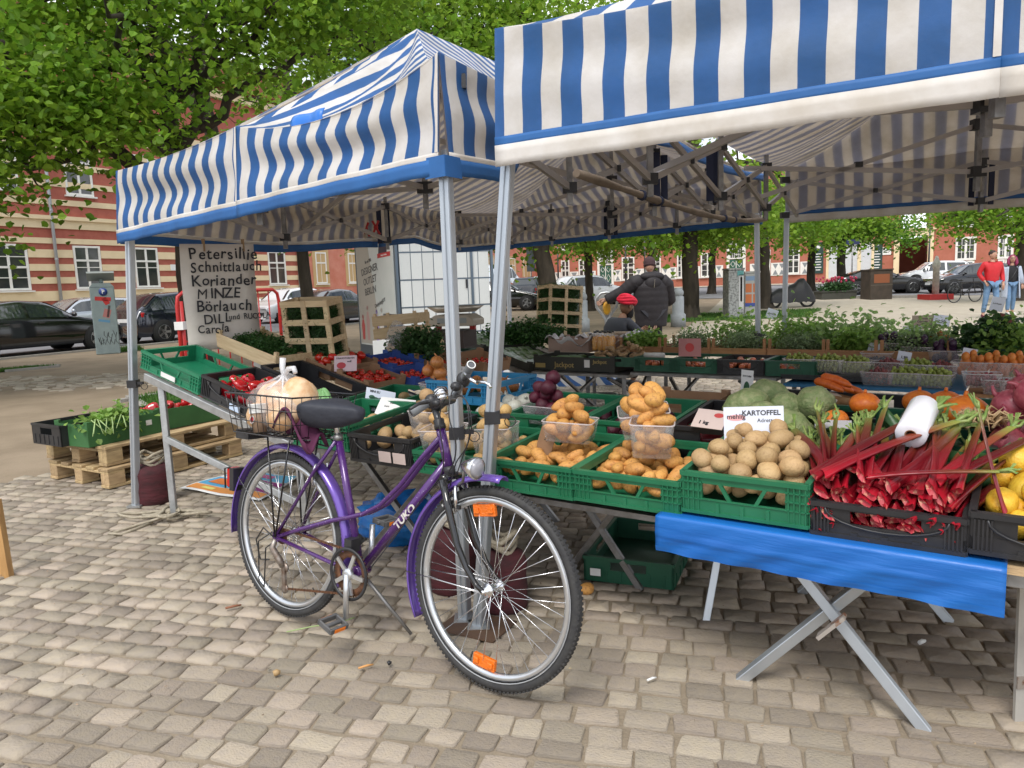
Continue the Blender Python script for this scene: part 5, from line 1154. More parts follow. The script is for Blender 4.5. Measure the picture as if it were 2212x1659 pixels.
# --- rhubarb
rh_m=bpy.data.materials.new('rhubarb_stalk'); rh_m.use_nodes=True; t_=rh_m.node_tree; bs=t_.nodes['Principled BSDF']; bs.inputs['Roughness'].default_value=.28
co=t_.nodes.new('ShaderNodeTexCoord'); sx_=t_.nodes.new('ShaderNodeSeparateXYZ'); t_.links.new(co.outputs['Object'],sx_.inputs[0]); rp_=t_.nodes.new('ShaderNodeValToRGB'); t_.links.new(sx_.outputs[0],rp_.inputs[0])
e=rp_.color_ramp.elements; e[0].position=0; e[0].color=(.42,.010,.024,1); e[1].position=1; e[1].color=(.25,.30,.06,1)
for p,c in ((.10,(.27,.006,.016,1)),(.45,(.19,.009,.016,1)),(.78,(.22,.06,.025,1))): q=e.new(p); q.color=c
nz_=t_.nodes.new('ShaderNodeTexNoise'); nz_.inputs['Scale'].default_value=30; mp_=t_.nodes.new('ShaderNodeMapping'); mp_.inputs['Scale'].default_value=(.06,1,1); t_.links.new(co.outputs['Object'],mp_.inputs[0]); t_.links.new(mp_.outputs[0],nz_.inputs['Vector'])
hs_=t_.nodes.new('ShaderNodeHueSaturation'); oi=t_.nodes.new('ShaderNodeObjectInfo'); mr=t_.nodes.new('ShaderNodeMapRange'); mr.inputs['To Min'].default_value=.5; mr.inputs['To Max'].default_value=1.1; t_.links.new(oi.outputs['Random'],mr.inputs['Value']); t_.links.new(mr.outputs[0],hs_.inputs['Value']); t_.links.new(rp_.outputs[0],hs_.inputs['Color']); t_.links.new(hs_.outputs[0],bs.inputs['Base Color'])
bp_=t_.nodes.new('ShaderNodeBump'); bp_.inputs['Strength'].default_value=.4; bp_.inputs['Distance'].default_value=.01; t_.links.new(nz_.outputs[0],bp_.inputs['Height']); t_.links.new(bp_.outputs[0],bs.inputs['Normal'])
cutm=mat('rhubarb_cut',(.42,.03,.045),.5,0,col2=(.58,.30,.18),scale=30,lo=.52,hi=.66); stub=mat('rhubarb_leaf',(.16,.30,.06),.45,0,col2=(.35,.42,.14),scale=12,transl=.2); bigl=mat('dark_leaf',(.035,.10,.035),.4,0,col2=(.06,.15,.05),scale=9,bump=.4,bscale=18,transl=.15)
def rhub(i,bend):
    R=random.Random(i); b=MB(); n=10; k=12; vs=[];fs=[]; bx=R.uniform(-1,1)*bend; bz=R.uniform(.3,1)*bend
    for a in range(k+1):
        t=a/k; x=t; y=bx*.35*t*t; z=-bz*.3*(t-.4)**2*(1 if t<.4 else .4); w=(.05 if a else .05)*(1.18-.45*t)*(1.15 if a==0 else 1)
        for j in range(n):
            an=2*math.pi*j/n; yy=math.cos(an)*w; zz=math.sin(an)*w*.62
            if 1<=j<=4: zz*= .35                                     # flat, grooved upper side
            vs.append((x+(.05*math.cos(an)*R.uniform(.2,1) if a==0 else 0),y+yy,z+zz))
    for a in range(k):
        for j in range(n): fs.append((a*n+j,(a+1)*n+j,(a+1)*n+(j+1)%n,a*n+(j+1)%n))
    b.add(vs,fs,True); b.mi=1; c=[vs[j] for j in range(n)]; cc=V((.035,0,0)); 
    b.add([tuple(p) for p in c]+[tuple((V(c[0])+V(c[n//2]))/2+cc)],[(j,(j+1)%n,n) for j in range(n)],False)
    b.mi=2; e_=V(vs[k*n]); ctr=sum((V(vs[k*n+j]) for j in range(n)),V())/n
    for j in range(4):
        a=-.6+.4*j+R.uniform(-.1,.1); p1=ctr+V((.07,math.sin(a)*.05,.02*R.uniform(-1,1.5))); p2=ctr+V((.16*R.uniform(.7,1.1),math.sin(a)*.14,.05*R.uniform(-.5,1.5)))
        b.tube([ctr,p1,p2],[.02,.016,.007],5); q=V((-math.sin(a),math.cos(a),0))*.022; b.add([p1+q*.3,p2+q,p2-q,p1-q*.3],[(0,1,2,3)],False)
    return b
RHM=[]
for i in range(9):
    o=rhub(i,.35 if i<7 else .9).build('rhubarb_stalk',[rh_m,cutm,stub]); RHM.append(o.data); bpy.data.objects.remove(o)
R=random.Random(31); M,h=crA[6]; gA='rhubarb stalks heaped in the black crate'
def stalk(Mx,L_,mi=None,label='red rhubarb stalk heaped in the black crate',group=gA): 
    o=obj('rhubarb_stalk',RHM[R.randrange(7) if mi is None else mi]); o.matrix_world=Mx@Matrix.Diagonal((L_,L_*.8,L_*.8,1)); return tag(o,label,'rhubarb',group)
for layer in range(9):
    z=.02+.021*layer
    for k in range(12 if layer<7 else 9):
        x=.005+.39*(k+R.uniform(.1,.9))/(12 if layer<7 else 9)+(.0 if layer<3 else R.uniform(-.03,.03)); y=R.uniform(-.035,.02)+.007*layer if layer>2 else R.uniform(.0,.05)
        yaw=math.pi/2+R.gauss((.2-x)*.9,.16); stalk(lM(M,x,y,z+R.uniform(-.012,.012),yaw)@Matrix.Rotation(-R.uniform(.02,.17)-.008*layer,4,'Y')@Matrix.Rotation(R.uniform(-1.2,1.2),4,'X'),R.uniform(.38,.5))
for x,y,z,yaw,pt,L_,mi in ((.0,.03,.19,math.pi/2-.5,.22,.55,3),(.03,.03,.2,math.pi/2-.62,.18,.52,1),(.1,.1,.2,math.pi/2-.05,.16,.40,2),(.18,.08,.2,math.pi/2+.5,.12,.34,8),(.33,.08,.19,math.pi/2-.35,.16,.46,4),(.36,.1,.2,math.pi/2-.6,.16,.44,5)): stalk(lM(M,x,y,z,yaw)@Matrix.Rotation(-pt,4,'Y'),L_,mi)
stalk(lM(M,.16,.03,.205,.22)@Matrix.Rotation(-.12,4,'Y'),.33,7,'bent rhubarb stalk lying across the top of the heap in front of the bag roll',None)
stalk(frame(yp(2165,1105,2.0),uA*-.10+V((0,0,1))*.35+vA*.12,vA),.30,0,'single rhubarb stalk standing up in front of the yellow squashes',None)
M,h=crB[5]; 
for k in range(18): 
    x=.01+.38*k/18; stalk(lM(M,R.uniform(-.02,.1),.05+.4*R.random(),.04+.02*(k%4),.35+R.gauss(0,.15))@Matrix.Rotation(-.06,4,'Y')@Matrix.Rotation(R.uniform(-1,1),4,'X'),R.uniform(.36,.46),None,'thin rhubarb stalk in the black crate behind the potato sign','thin rhubarb stalks behind the sign')
# dark leaves behind the rhubarb
for k,(x,y,z,s,a) in enumerate(((.10,.50,.17,.09,.4),(.26,.52,.18,.11,-.3),(.38,.48,.17,.11,.9),(.20,.56,.23,.10,2.0),(.46,.40,.15,.10,-.7))):
    b=MB(); b.grid(lambda u,v:V(((u-.5)*2*s*.8*math.sin(math.pi*min(.98,max(.02,v)))**.7,(v-.5)*2*s,.03*math.sin(u*9)+.02*math.sin(v*7)-abs(u-.5)*.06)),10,10); o=b.build('rhubarb_leaf',bigl,solid=.002); o.matrix_world=lM(crA[6][0],x,y,z,a,.5,.2); tag(o,['big dark leaf behind the left rhubarb stalks','big dark leaf behind the bag roll','dark crumpled leaf right of the bag roll','topmost dark leaf standing behind the rhubarb','dark leaf between rhubarb and red onions'][k],'leaf','dark leaves behind the rhubarb')
# roll of plastic bags
t=thing('bag_roll','white roll of plastic bags lying on the rhubarb','bag roll',M=frame(yp(1967,940,2.36),V((.5,.62,.22)),V((0,0,1)))); b=MB(); b.lathe([(.018,0),(.046,0),(.048,.004),(.048,.216),(.046,.22),(.018,.22),(.018,0)],28,Matrix.Rotation(math.pi/2,4,'Y'),cap=False); b.build('roll',mat('white_plastic_film',(.82,.83,.88),.18,0,bump=.15,bscale=25,stretch=(.2,1,1)),t); b=MB(); b.lathe([(.0185,-.001),(.0185,.22),(.015,.22),(.015,-.001),(.0185,-.001)],20,Matrix.Rotation(math.pi/2,4,'Y'),cap=False); b.build('cardboard_core',card,t)
# --- cabbages, squashes, coconut bowl
cb_m=mat('pale_green_head',(.20,.27,.10),.6,0,col2=(.36,.38,.19),scale=2.2,bump=.9,bscale=7,rnd=.08,lo=.42,hi=.7); 
def head(b,R,nu,nv):
    p=[R.uniform(0,6) for _ in range(4)]; b.ell((0,0,0),(1.3,1,.9),24,16,fn=lambda d:1+.03*math.sin(9*d.x+p[0])+.03*math.sin(8*d.y+p[1])+.025*math.sin(11*d.z+p[2])-.2*max(0,-d.x)**3)
CBM=veg_meshes('cabbage',cb_m,3,head)
for px,py,y,r,a,lab in ((1650,905,2.93,.078,.3,'front pale green pointed cabbage resting just behind the round potatoes'),(1615,880,3.08,.085,2.6,'pale green cabbage directly right of the potato sign top'),(1700,880,3.05,.07,.8,'pale green cabbage in the middle of the heap, half covered'),(1660,858,3.25,.085,.1,'rearmost and highest pale green cabbage of the heap'),(1760,872,3.0,.078,1.4,'round pale green cabbage right of the others, left of the carrots'),(1700,925,2.85,.08,-.4,'lowest pale green cabbage touching the potato heap')):
    o=obj('cabbage',R.choice(CBM)); o.matrix_world=T(yp(px,py,y))@rz(a)@Matrix.Rotation(.3,4,'Y')@Matrix.Diagonal((r,r,r,1)); tag(o,lab,'cabbage','pale green cabbages')
pu_m=mat('orange_squash_skin',(.72,.20,.02),.4,0,col2=(.6,.13,.015),scale=5,rnd=.08)
def pump(b,R,nu,nv): b.ell((0,0,0),(1,1,.75),24,12,fn=lambda d:1-.05*abs(math.sin(math.atan2(d.y,d.x)*5))); b.tube([(0,0,.7),(.03,0,.95)],[.12,.08],6)
PU=veg_meshes('orange_squash',pu_m,2,pump)
for px,py,y,r,lab in ((1868,872,2.9,.06,'small orange squash left of the dark leaves'),(1805,905,2.85,.05,'small orange squash below the coconut bowl'),(1985,868,3.0,.065,'orange squash behind the bag roll'),(2042,872,2.95,.07,'orange squash left of the dry leaf bunch'),(2085,890,2.75,.085,'orange squash right of the dry leaf bunch')):
    o=obj('orange_squash',R.choice(PU)); o.matrix_world=T(yp(px,py,y))@Matrix.Diagonal((r,r,r,1)); tag(o,lab,'squash','orange squashes')
t=thing('coconut_bowl','half coconut shell used as a bowl for carrots','bowl',M=T(yp(1808,862,3.45))@Matrix.Rotation(.2,4,'Y')); b=MB(); b.lathe([(0,-.055),(.045,-.045),(.072,-.015),(.08,.02),(.075,.02),(.066,-.01),(.04,-.036),(0,-.042)],20); b.build('shell',mat('coconut_shell',(.22,.11,.04),.8,0,col2=(.32,.18,.08),scale=25,bump=.5),t); b=MB(); b.ell((-.03,-.01,.0),(.05,.06,.03),12,8); b.build('coconut_flesh',mat('coconut_white',(.6,.52,.42),.7),t)
ca_m=mat('carrot',(.68,.15,.015),.45,0,col2=(.55,.1,.01),scale=30,stretch=(3,.4,.4),rnd=.08)
for k,(px,py,a,lab) in enumerate(((1790,832,1.0,'front left carrot in the coconut bowl'),(1808,833,.8,'middle carrot in the coconut bowl'),(1830,840,.45,'right carrot hanging over the coconut bowl rim'),(1806,822,.9,'hindmost carrot in the coconut bowl'))):
    b=MB(); b.tube([(-.07,0,.012),(-.055,0,.012),(.0,0,.004),(.05,0,-.012),(.075,0,-.022)],[.012,.021,.021,.017,.006],10); o=b.build('carrot',ca_m); o.matrix_world=T(yp(px,py,3.42))@rz(-a); tag(o,lab,'carrot','carrots in the coconut bowl')
for x,y,lab in ((.15,.2,'left yellow squash in the black third-row crate'),(.25,.22,'right yellow squash in the black third-row crate')):
    o=obj('squash',LE[0]); o.matrix_world=lM(crD[5][0],x,y,.07,.4)@Matrix.Diagonal((.055,.055,.055,1)); tag(o,lab,'squash')
# --- signs in the front rows
def card_sign(label,M,w,h,lines,mt=whitep,pic=None,name='price_sign'):
    """M: bottom centre of a card in its local x (right), z (up), facing -y"""
    t=thing(name,label,'sign',M=M); b=MB(); b.box((0,0,h/2),(w,.002,h)); b.build('card',mt,t)
    F_=Matrix(((1,0,0,0),(0,0,1,0),(0,1,0,0),(0,0,0,1))); F_=Matrix(((1,0,0,0),(0,0,-1,0),(0,1,0,0),(0,0,0,1)))
    for body,x,z,s,m_,bold in lines: text(body,s,m_,t,T(x,-.0016,z)@F_,bold=bold,shear=.0)
    if pic:
        for (x,z,rx,rzz,m_) in pic: b=MB(); b.lathe([(0,0),(.5,0),(1,0)],14,T(x,-.0017,z)@Matrix.Rotation(math.pi/2,4,'X')@Matrix.Diagonal((rx,rzz,.0005,1)),smooth=False,cap=False); b.build('picture',m_,t)
    return t
def facing(px,py,y,ang=0,tilt=0,lean=0): 
    return T(yp(px,py,y))@rz(ang)@Matrix.Rotation(tilt,4,'X')@Matrix.Rotation(lean,4,'Y')
bluew=mat('bluish_card',(.66,.70,.80),.5)
card_sign('white sign reading KARTOFFEL behind the round potatoes',facing(1629,962,2.70,-.42,-.25,-.06),.215,.145,(('KARTOFFEL',.028,.12,.026,ink,.0006),('Adretta',.045,.092,.02,ink,0),('mehlig',-.062,.108,.026,ink,.0004)),bluew,((-.062,.104,.034,.012,mat('pink_smear',(.7,.35,.35),.6)),(-.07,.04,.03,.022,rd_m),(-.045,.06,.025,.022,rd_m),(-.088,.02,.018,.012,rd_m)))
card_sign('white sign reading ZUCCHINI with a drawn courgette plant',facing(817,890,4.05,-.35,-.1,.16),.185,.125,(('ZUCCHINI',.045,.07,.022,ink,.0006),('MINI EU',-.035,.108,.018,ink,.0004)),bluew,((-.03,.062,.034,.018,mat('drawn_green',(.03,.1,.05),.6)),(-.05,.075,.02,.012,mat('drawn_green',(.03,.1,.05),.6)),(-.02,.035,.018,.01,mat('drawn_cream',(.5,.5,.3),.6))))
card_sign('white potato card lying against the punnet behind the saddle',facing(843,905,3.85,-.3,-.75,.1),.21,.13,(('Kartoffel',.0,.1,.022,ink,.0005),('bunt',-.05,.075,.016,ink,0)),whitep,((0,.035,.05,.02,rd_m),))
card_sign('stained pink card on the thin rhubarb behind the punnets',facing(1525,925,2.95,-.5,-1.0,.1),.13,.11,(('1 kg',-.02,.03,.025,ink,.001),),mat('pinkish_paper',(.62,.5,.46),.8),((.03,.08,.02,.014,redink),))
card_sign('small white card standing in the black crate far behind the cabbages',facing(1612,865,3.6,-1.1,-.05),.08,.15,(('ZUCCHINI',0,.12,.012,ink,0),),whitep,((0,.06,.02,.035,mat('drawn_green',(.03,.1,.05),.6)),))
card_sign('brown card stuck behind the left punnet of potatoes',facing(1170,985,3.12,-.9,-.2,.25),.1,.12,(('3,-',0,.08,.03,ink,0),),card)
card_sign('grey card lying between cabbages and rhubarb',facing(1800,925,2.75,-.4,-1.3),.13,.07,(),mat('grey_card',(.5,.5,.52),.7))
# --- blue crate with oranges and peaches beside the tent legs
p=yp(985,905,3.98); MBl=frame(V((p.x-.16,p.y+.06,.78)),uA,vA); crate('blue crate with a few onions behind the handlebar',MBl,.45,.42,.12,'green',bluep); put('onion','onion in the blue crate behind the handlebar','onion','onions in the blue crate',BO,MBl,pack(9,.02,.43,.02,.4,.04,.042,33),33,up=True)
# ================================================================== rack boxes, middle and back tables
dill_m=mat('dill_green',(.032,.085,.02),.6,0,island=.35,transl=.2); pars_m=mat('parsley_green',(.045,.125,.025),.5,0,island=.35,transl=.35); fresh_m=mat('seedling_green',(.26,.42,.09),.5,0,island=.3,transl=.5); greyg_m=mat('grey_green_herb',(.27,.36,.19),.6,0,island=.3,transl=.45); dkh_m=mat('dark_herb',(.05,.12,.035),.5,0,island=.3,transl=.35)
def greens(name,label,cat_,M,c,r,n,size,m_,seed,group=None,spread=.03,parent=None,flat=.6):
    per=12; v,f=leaves([c],[r],max(8,n//per),per,size,seed,flat=flat,spread=spread,shell=0); o=obj(name,np_mesh(name,v,f,m_),parent)
    if parent is None: o.matrix_world=M; tag(o,label,cat_,group)
    return o
def sprigs(name,label,cat_,M,x,y,z,n,ln,m_,seed,group=None,parent=None,up=0):
    """fine feathery blades filling a box"""
    r=np.random.RandomState(seed); P=r.uniform(0,1,(n,3))*np.array([x,y,z]); d=r.normal(size=(n,3)); d[:,2]+=up; d/=np.linalg.norm(d,axis=1)[:,None]; s=np.cross(d,r.normal(size=(n,3))); s/=np.linalg.norm(s,axis=1)[:,None]
    l=ln*r.uniform(.5,1.2,n)[:,None]; v=np.stack([P-s*.0035,P+s*.0035,P+d*l],1).reshape(-1,3); o=obj(name,np_mesh(name,v,np.arange(n*3).reshape(-1,3),m_),parent)
    if parent is None: o.matrix_world=M; tag(o,label,cat_,group)
    return o
g_=MW@T(.02,.02,.02); greens('parsley','dense curly parsley filling the shallow wooden box','parsley',g_,(.28,.18,.05),(.27,.17,.06),9000,.016,pars_m,3,spread=.02)
_dx=(rp(632,798),rp(712,812)); d0=pp(628,806,RO_,_e3); MD=frame(V((d0.x,d0.y,d0.z-.05)),V((.93,-.30,-.06)),V((.3,.93,.12)))@Matrix.Rotation(-.06,4,'Y'); dillcrate('pale wooden crate of dill standing upright beside the tomatoes',MD,.37,.2,.56); sprigs('dill','dark feathery dill bulging through the upright crate beside the tomatoes','dill',MD,.35,.19,.5,16000,.045,dill_m,4)
tom_m=mat('tomato_skin',(.58,.028,.012),.16,0,col2=(.5,.02,.01),scale=3,rnd=.1,coat=.3); tg_m=mat('tomato_green',(.05,.14,.03),.6)
def tomato(b,R,nu,nv):
    b.ell((0,0,0),(1,1,.84),nu,nv,fn=lambda d:1-.03*abs(math.sin(math.atan2(d.y,d.x)*2.5))-.1*max(0,d.z)**8); b.mi=1
    for i in range(5):
        a=i*1.257; b.add([(0,0,.8),(math.cos(a-.3)*.2,math.sin(a-.3)*.2,.82),(math.cos(a)*.5,math.sin(a)*.5,.84),(math.cos(a+.3)*.2,math.sin(a+.3)*.2,.82)],[(0,1,2,3)])
    b.mi=0
TO=veg_meshes('tomato',[tom_m,tg_m],3,tomato,14,9); CH=veg_meshes('tomato',[tom_m,tg_m],2,tomato,9,6)
bluec=mat('blue_card',(.02,.06,.26),.6,0,col2=(.03,.08,.32),scale=4)
TB=[('brown carton of large tomatoes below the dill crate',.54,.80,.33,.47,.09,card),('brown carton of vine tomatoes below the large tomatoes',.93,.79,.29,.38,.085,card),('blue carton of cherry tomatoes below the blue tub',.72,1.29,.28,.36,.08,bluec),('blue carton of cherry tomatoes behind the onion punnet',1.03,1.19,.26,.36,.08,bluec),('brown carton of cherry tomatoes with a white flap, left of the tent leg',.88,1.67,.32,.36,.09,card),('brown carton of tomatoes seen between the two tent legs',.95,2.06,.33,.42,.085,card)]
for i,(lab,a,bb,dw,w,h,m_) in enumerate(TB):
    M=rM(a,bb,.07); carton(lab,M,dw,w,h,m_); big=i==0; r=.036 if big else (.021 if i==1 else .0165)
    put('tomato',('large red tomato in the carton below the dill crate','vine tomato in the carton below the large tomatoes','cherry tomato in the blue carton below the blue tub','cherry tomato in the blue carton behind the onion punnet','cherry tomato in the carton left of the tent leg','tomato in the carton between the two tent legs')[i],'tomato','tomatoes: '+lab,TO if big else CH,M,pack((26,56,58,58,40,30)[i],.015,dw-.015,.015,w-.015,h*.35,r,50+i,tries=4,mound=.05),50+i,up=True)
card_sign('pink price sign for vine tomatoes standing in the carton below the dill crate',facing(746,802,4.95,-.3,-.2,-.03),.17,.105,(('STRAUCHTOMATEN',0,.088,.015,ink,.0003),('wolf',.03,.066,.018,ink,.0004)),mat('pink_card',(.66,.5,.52),.7),((-.03,.04,.035,.022,mat('drawn_red',(.45,.04,.05),.6)),))
card_sign('white price card on the cherry tomatoes left of the tent leg',facing(975,818,5.35,-.5,-.8,.1),.16,.12,(('TOMATEN',0,.09,.02,ink,.0004),('2,50',.03,.05,.03,ink,.001)),whitep,((-.02,.03,.04,.02,mat('pink_smear',(.7,.35,.35),.6)),))
# blue tub with celery and plastic, wooden crate of greens behind
tb0=pp(826,790,RO_,_e3); MT=frame(tb0+V((0,0,.0)),V((.85,-.52,-.1)),V((.52,.85,0))); carton('bright blue tub holding bunches of celery greens',MT,.30,.34,.11,mat('blue_tub',(.012,.08,.36),.4,0),name='tub'); greens('celery_leaves','dark bunch of celery greens in the blue tub','celery',MT,(.22,.2,.19),(.15,.15,.13),2600,.035,dkh_m,7,spread=.05)
bag('crumpled clear plastic bag beside the celery greens in the blue tub',(.02,.16,.2),(.1,.1,.14),9,mat('thin_clear_bag',(.85,.85,.86),.1,0,clear=.8),MT,False,'plastic_bag')
wc=pp(905,815,RO_+_e3*.02,_e3); MWC=frame(V((wc.x-.30,wc.y+.5,wc.z-.02)),V((.93,-.25,.05)),V((.3,.95,0))); woodbox('wooden crate with two slats per side behind the blue tub',MWC,.38,.3,.25,wood,2)
greens('parsley','parsley hanging over the wooden crate behind the blue tub','parsley',MWC,(.15,.15,.26),(.2,.14,.07),1500,.03,dkh_m,8,spread=.04)
M2_=frame(pp(788,770,RO_+_e3*.02,_e3)+V((0,.5,.1)),V((.93,-.25,.05)),V((.3,.95,0))); woodbox('wooden crate with one handle slot right behind the dill crate',M2_,.4,.3,.22,wood,2)
# red peppers
pep_m=mat('red_pepper_skin',(.50,.012,.016),.13,0,coat=.5,col2=(.42,.008,.012),scale=3,rnd=.1)
def pepper(b,R,nu,nv):
    p=R.uniform(0,6); b.ell((0,0,0),(.85,.85,1.15),20,14,fn=lambda d:1+.12*math.cos(3*math.atan2(d.y,d.x)+p)*(1-abs(d.z)*.6)+.07*math.sin(d.z*4+d.x*2)); b.mi=1; b.tube([(0,0,1.0),(.05,0,1.25),(.2,0,1.45)],[.16,.12,.1],7); b.mi=0
PE=veg_meshes('pepper',[pep_m,tg_m],3,pepper); put('pepper','shiny red pepper in the black crate before the bicycle basket','pepper','red peppers in the black crate',PE,MP,pack(11,.02,.42,.02,.38,.03,.053,61),61,flat=.7)
# ------------------------------------------------ middle sloping table with herbs, back row
E1=yp(985,748,8.3); E2=yp(1144,810,7.5); f1=(E2-E1).normalized(); f2=(vA-f1*vA.dot(f1)).normalized(); f3=f1.cross(f2).normalized()
def eM(a,b_,c=0,yaw=0): o=E1+f1*a+f2*b_+f3*c; x=f1*math.cos(yaw)+f2*math.sin(yaw); return frame(o,x,f3.cross(x),f3)
LE_=(E2-E1).length
et=thing('sloping_table','sloping grey table of packed herbs behind the tent legs','table',(E2.x,E2.y,0))
for bb in (0,.55,1.1):
    b=MB(); b.bar(E1+f2*bb,E1+f1*LE_+f2*bb,.05,.05,up=tuple(f3)); b.build('rail',dsteel,et,world=True)
for a in (.1,LE_-.05):
    for bb in (.05,1.0):
        p=E1+f1*a+f2*bb; b=MB(); b.bar(p,(p.x,p.y,0),.045,.03); b.build('leg',dsteel,et,world=True)
dkc=mat('dark_carton',(.022,.024,.02),.6,0,col2=(.035,.035,.028),scale=4); pack_m=mat('herb_pack_film',(.35,.42,.3),.15,0,col2=(.12,.22,.07),scale=14,lo=.4,hi=.6,clear=.15)
def herbbox(lab,M,w,d,h,nx,ny):
    carton(lab,M,w,d,h,dkc)
    for i in range(nx):
        for j in range(ny):
            b=MB(); b.box((0,0,0),(w/nx*.85,d/ny*.85,.03)); o=b.build('herb_pack',pack_m,bevel=.006); o.matrix_world=M@T(w*(i+.5)/nx,d*(j+.5)/ny,h*.8)@Matrix.Rotation(.25,4,'Y'); tag(o,'clear pack of cut herbs, '+lab.replace('dark carton ',''),'herb pack','herb packs '+lab)
herbbox('dark carton at the top of the sloping herb table',eM(-.12,.0),.55,.62,.11,4,3); herbbox('dark carton at the lower end of the sloping herb table',eM(.52,.0),.62,.62,.11,4,3)
Cp=V((1.457,6.7,0)); 
def onC(px,back=0,z=None): 
    o=Cp+vA*back; t=tpx(o,uA,px); p=o+uA*t; return V((p.x,p.y,z if z is not None else 0))
zc=yp(1454,773,6.7).z-.13
MJ=frame(onC(1147,0,zc-.03),uA,vA); t=carton('black carton printed Jackpot with courgettes at the front of the herb table',MJ,.92,.45,.14,dkc); gold=mat('gold_print',(.35,.26,.09),.5)
FX=Matrix(((1,0,0,0),(0,0,-1,0),(0,1,0,0),(0,0,0,1))); text('Jackpot',.075,gold,t,T(.36,-.001,.06)@FX,bold=.001); text('Jackpot',.05,gold,t,T(.76,-.001,.10)@FX,bold=.001); b=MB(); b.box((.08,-.002,.05),(.12,.003,.045)); b.build('print',gold,t); b=MB(); b.box((.62,-.002,.08),(.06,.003,.075)); b.build('label',whitep,t)
for k in range(6): b=MB(); b.tube([(-.1,0,0),(-.04,0,.01),(.05,0,.005),(.11,0,-.005)],[.015,.024,.024,.012],8); o=b.build('courgette',mat('courgette',(.07,.16,.05),.4,0,col2=(.12,.22,.08),scale=20,rnd=.15)); o.matrix_world=MJ@T(.2+.08*(k%3),.1+.05*k,.1)@rz(.3*k); tag(o,'pale green courgette in the black Jackpot carton','courgette','courgettes in the black carton')
pinkc=mat('pinkish_card',(.42,.3,.25),.8,0,col2=(.36,.25,.2),scale=5); papw=mat('tissue_paper',(.62,.6,.6),.8,0,bump=.4,bscale=20)
for px,bk,w,lab in ((1180,.55,.5,'pinkish carton lined with white paper behind the herb packs'),(1245,.65,.5,'pinkish carton with a tall flap right of the parsley'),(1270,.95,.45,'carton of asparagus in white paper before the upright crate')):
    M=frame(onC(px,bk,zc+.10),uA,vA); carton(lab,M,w,.4,.14,pinkc); b=MB(); R=random.Random(px); b.grid(lambda u,v:V((-.03+(w+.06)*u,-.03+.46*v,.13+.035*math.sin(u*14+v*3)+.03*math.sin(v*17+u*5)-.09*math.sin(math.pi*u)*math.sin(math.pi*v))),14,12); o=b.build('lining_paper',papw,solid=.002); o.matrix_world=M; tag(o,'crumpled white paper lining the '+lab.replace(' lined with white paper',''),'paper','crumpled lining papers') 
asp=mat('white_asparagus',(.62,.5,.36),.5,0,col2=(.5,.4,.3),scale=9,rnd=.08)
for k in range(16):
    b=MB(); b.tube([(-.12,0,0),(.08,0,.004),(.13,0,.0)],[.009,.009,.004],7); o=b.build('asparagus',asp); o.matrix_world=frame(onC(1270,.95,zc+.10),uA,vA)@T(.08+.018*k,.14+.012*(k%4),.15+.006*(k%5))@rz(-.5+.05*k); tag(o,'white asparagus spear in the carton before the upright crate','asparagus','white asparagus spears')
greens('parsley','broad heap of dark flat parsley at the back of the herb table','parsley',T(onC(1125,.75,zc+.3)),(0,0,0),(.44,.24,.12),3600,.042,pars_m,12,spread=.06)
Mdc=frame(onC(1180,1.05,zc+.16)+V((0,0,.02)),V((.92,.38,-.03)),V((-.4,.91,0)))@Matrix.Rotation(.06,4,'Y')@Matrix.Rotation(-.05,4,'X'); dillcrate('wooden crate of dill standing upright on the back table',Mdc,.44,.34,.66); sprigs('dill','feathery dill bulging from the upright crate on the back table','dill',Mdc,.43,.33,.66,22000,.06,mat('dill_lighter',(.035,.10,.022),.6,0,island=.35,transl=.25),14)
# juice bottles
ju=mat('orange_juice',(.80,.36,.01),.2,0,spec=.5); gl=mat('bottle_glass',(.8,.82,.78),.05,0,clear=.8)
def bottle(M,label):
    t=thing('juice_bottle',label,'bottle',M=M,group='juice bottles'); b=MB(); b.lathe([(.0,0),(.032,0),(.033,.02),(.033,.10),(.022,.145),(.0,.145)],14); b.build('juice',ju,t); b=MB(); b.lathe([(.034,0),(.035,.10),(.02,.155),(.016,.165),(.016,.185)],14); b.build('glass',gl,t); b=MB(); b.lathe([(.0,.183),(.018,.183),(.018,.20),(.0,.20)],12); b.build('cap',black,t); return t
for k in range(8): bottle(T(onC(1283+11*(k%4)+(5 if k>3 else 0),.52 if k<4 else .64,zc+.13)),'small bottle of yellow juice in the cluster beside the upright dill crate')
# ginger
gi=mat('ginger_skin',(.45,.30,.16),.7,0,col2=(.36,.23,.12),scale=14,bump=.3,rnd=.08)
def ging(b,R,nu,nv):
    p=V((0,0,0))
    for i in range(4): q=p+V((R.uniform(.3,.8),R.uniform(-.5,.5),R.uniform(-.15,.2))); b.tube([p,(p+q)/2,q],[.3,.38,.26],8); p=(p+q)/2
GI=veg_meshes('ginger',gi,4,ging)
M=frame(onC(1268,0.02,zc+.03),uA,vA); crate('shallow dark green crate of ginger left of the apple crates',M,.5,.45,.09,'solid',dgreen); put('ginger','knobbly ginger root in the crate left of the apples','ginger','ginger roots',GI,M,pack(30,.02,.48,.02,.43,.05,.045,71,mound=.06),71,sc=1.2)
ap=mat('apple_skin',(.42,.03,.03),.25,0,col2=(.55,.22,.07),scale=6,rnd=.2,coat=.2); AP=veg_meshes('apple',ap,3,lambda b,R,nu,nv:b.ell((0,0,0),(1,1,.88),12,8,fn=lambda d:1-.12*abs(d.z)**6))
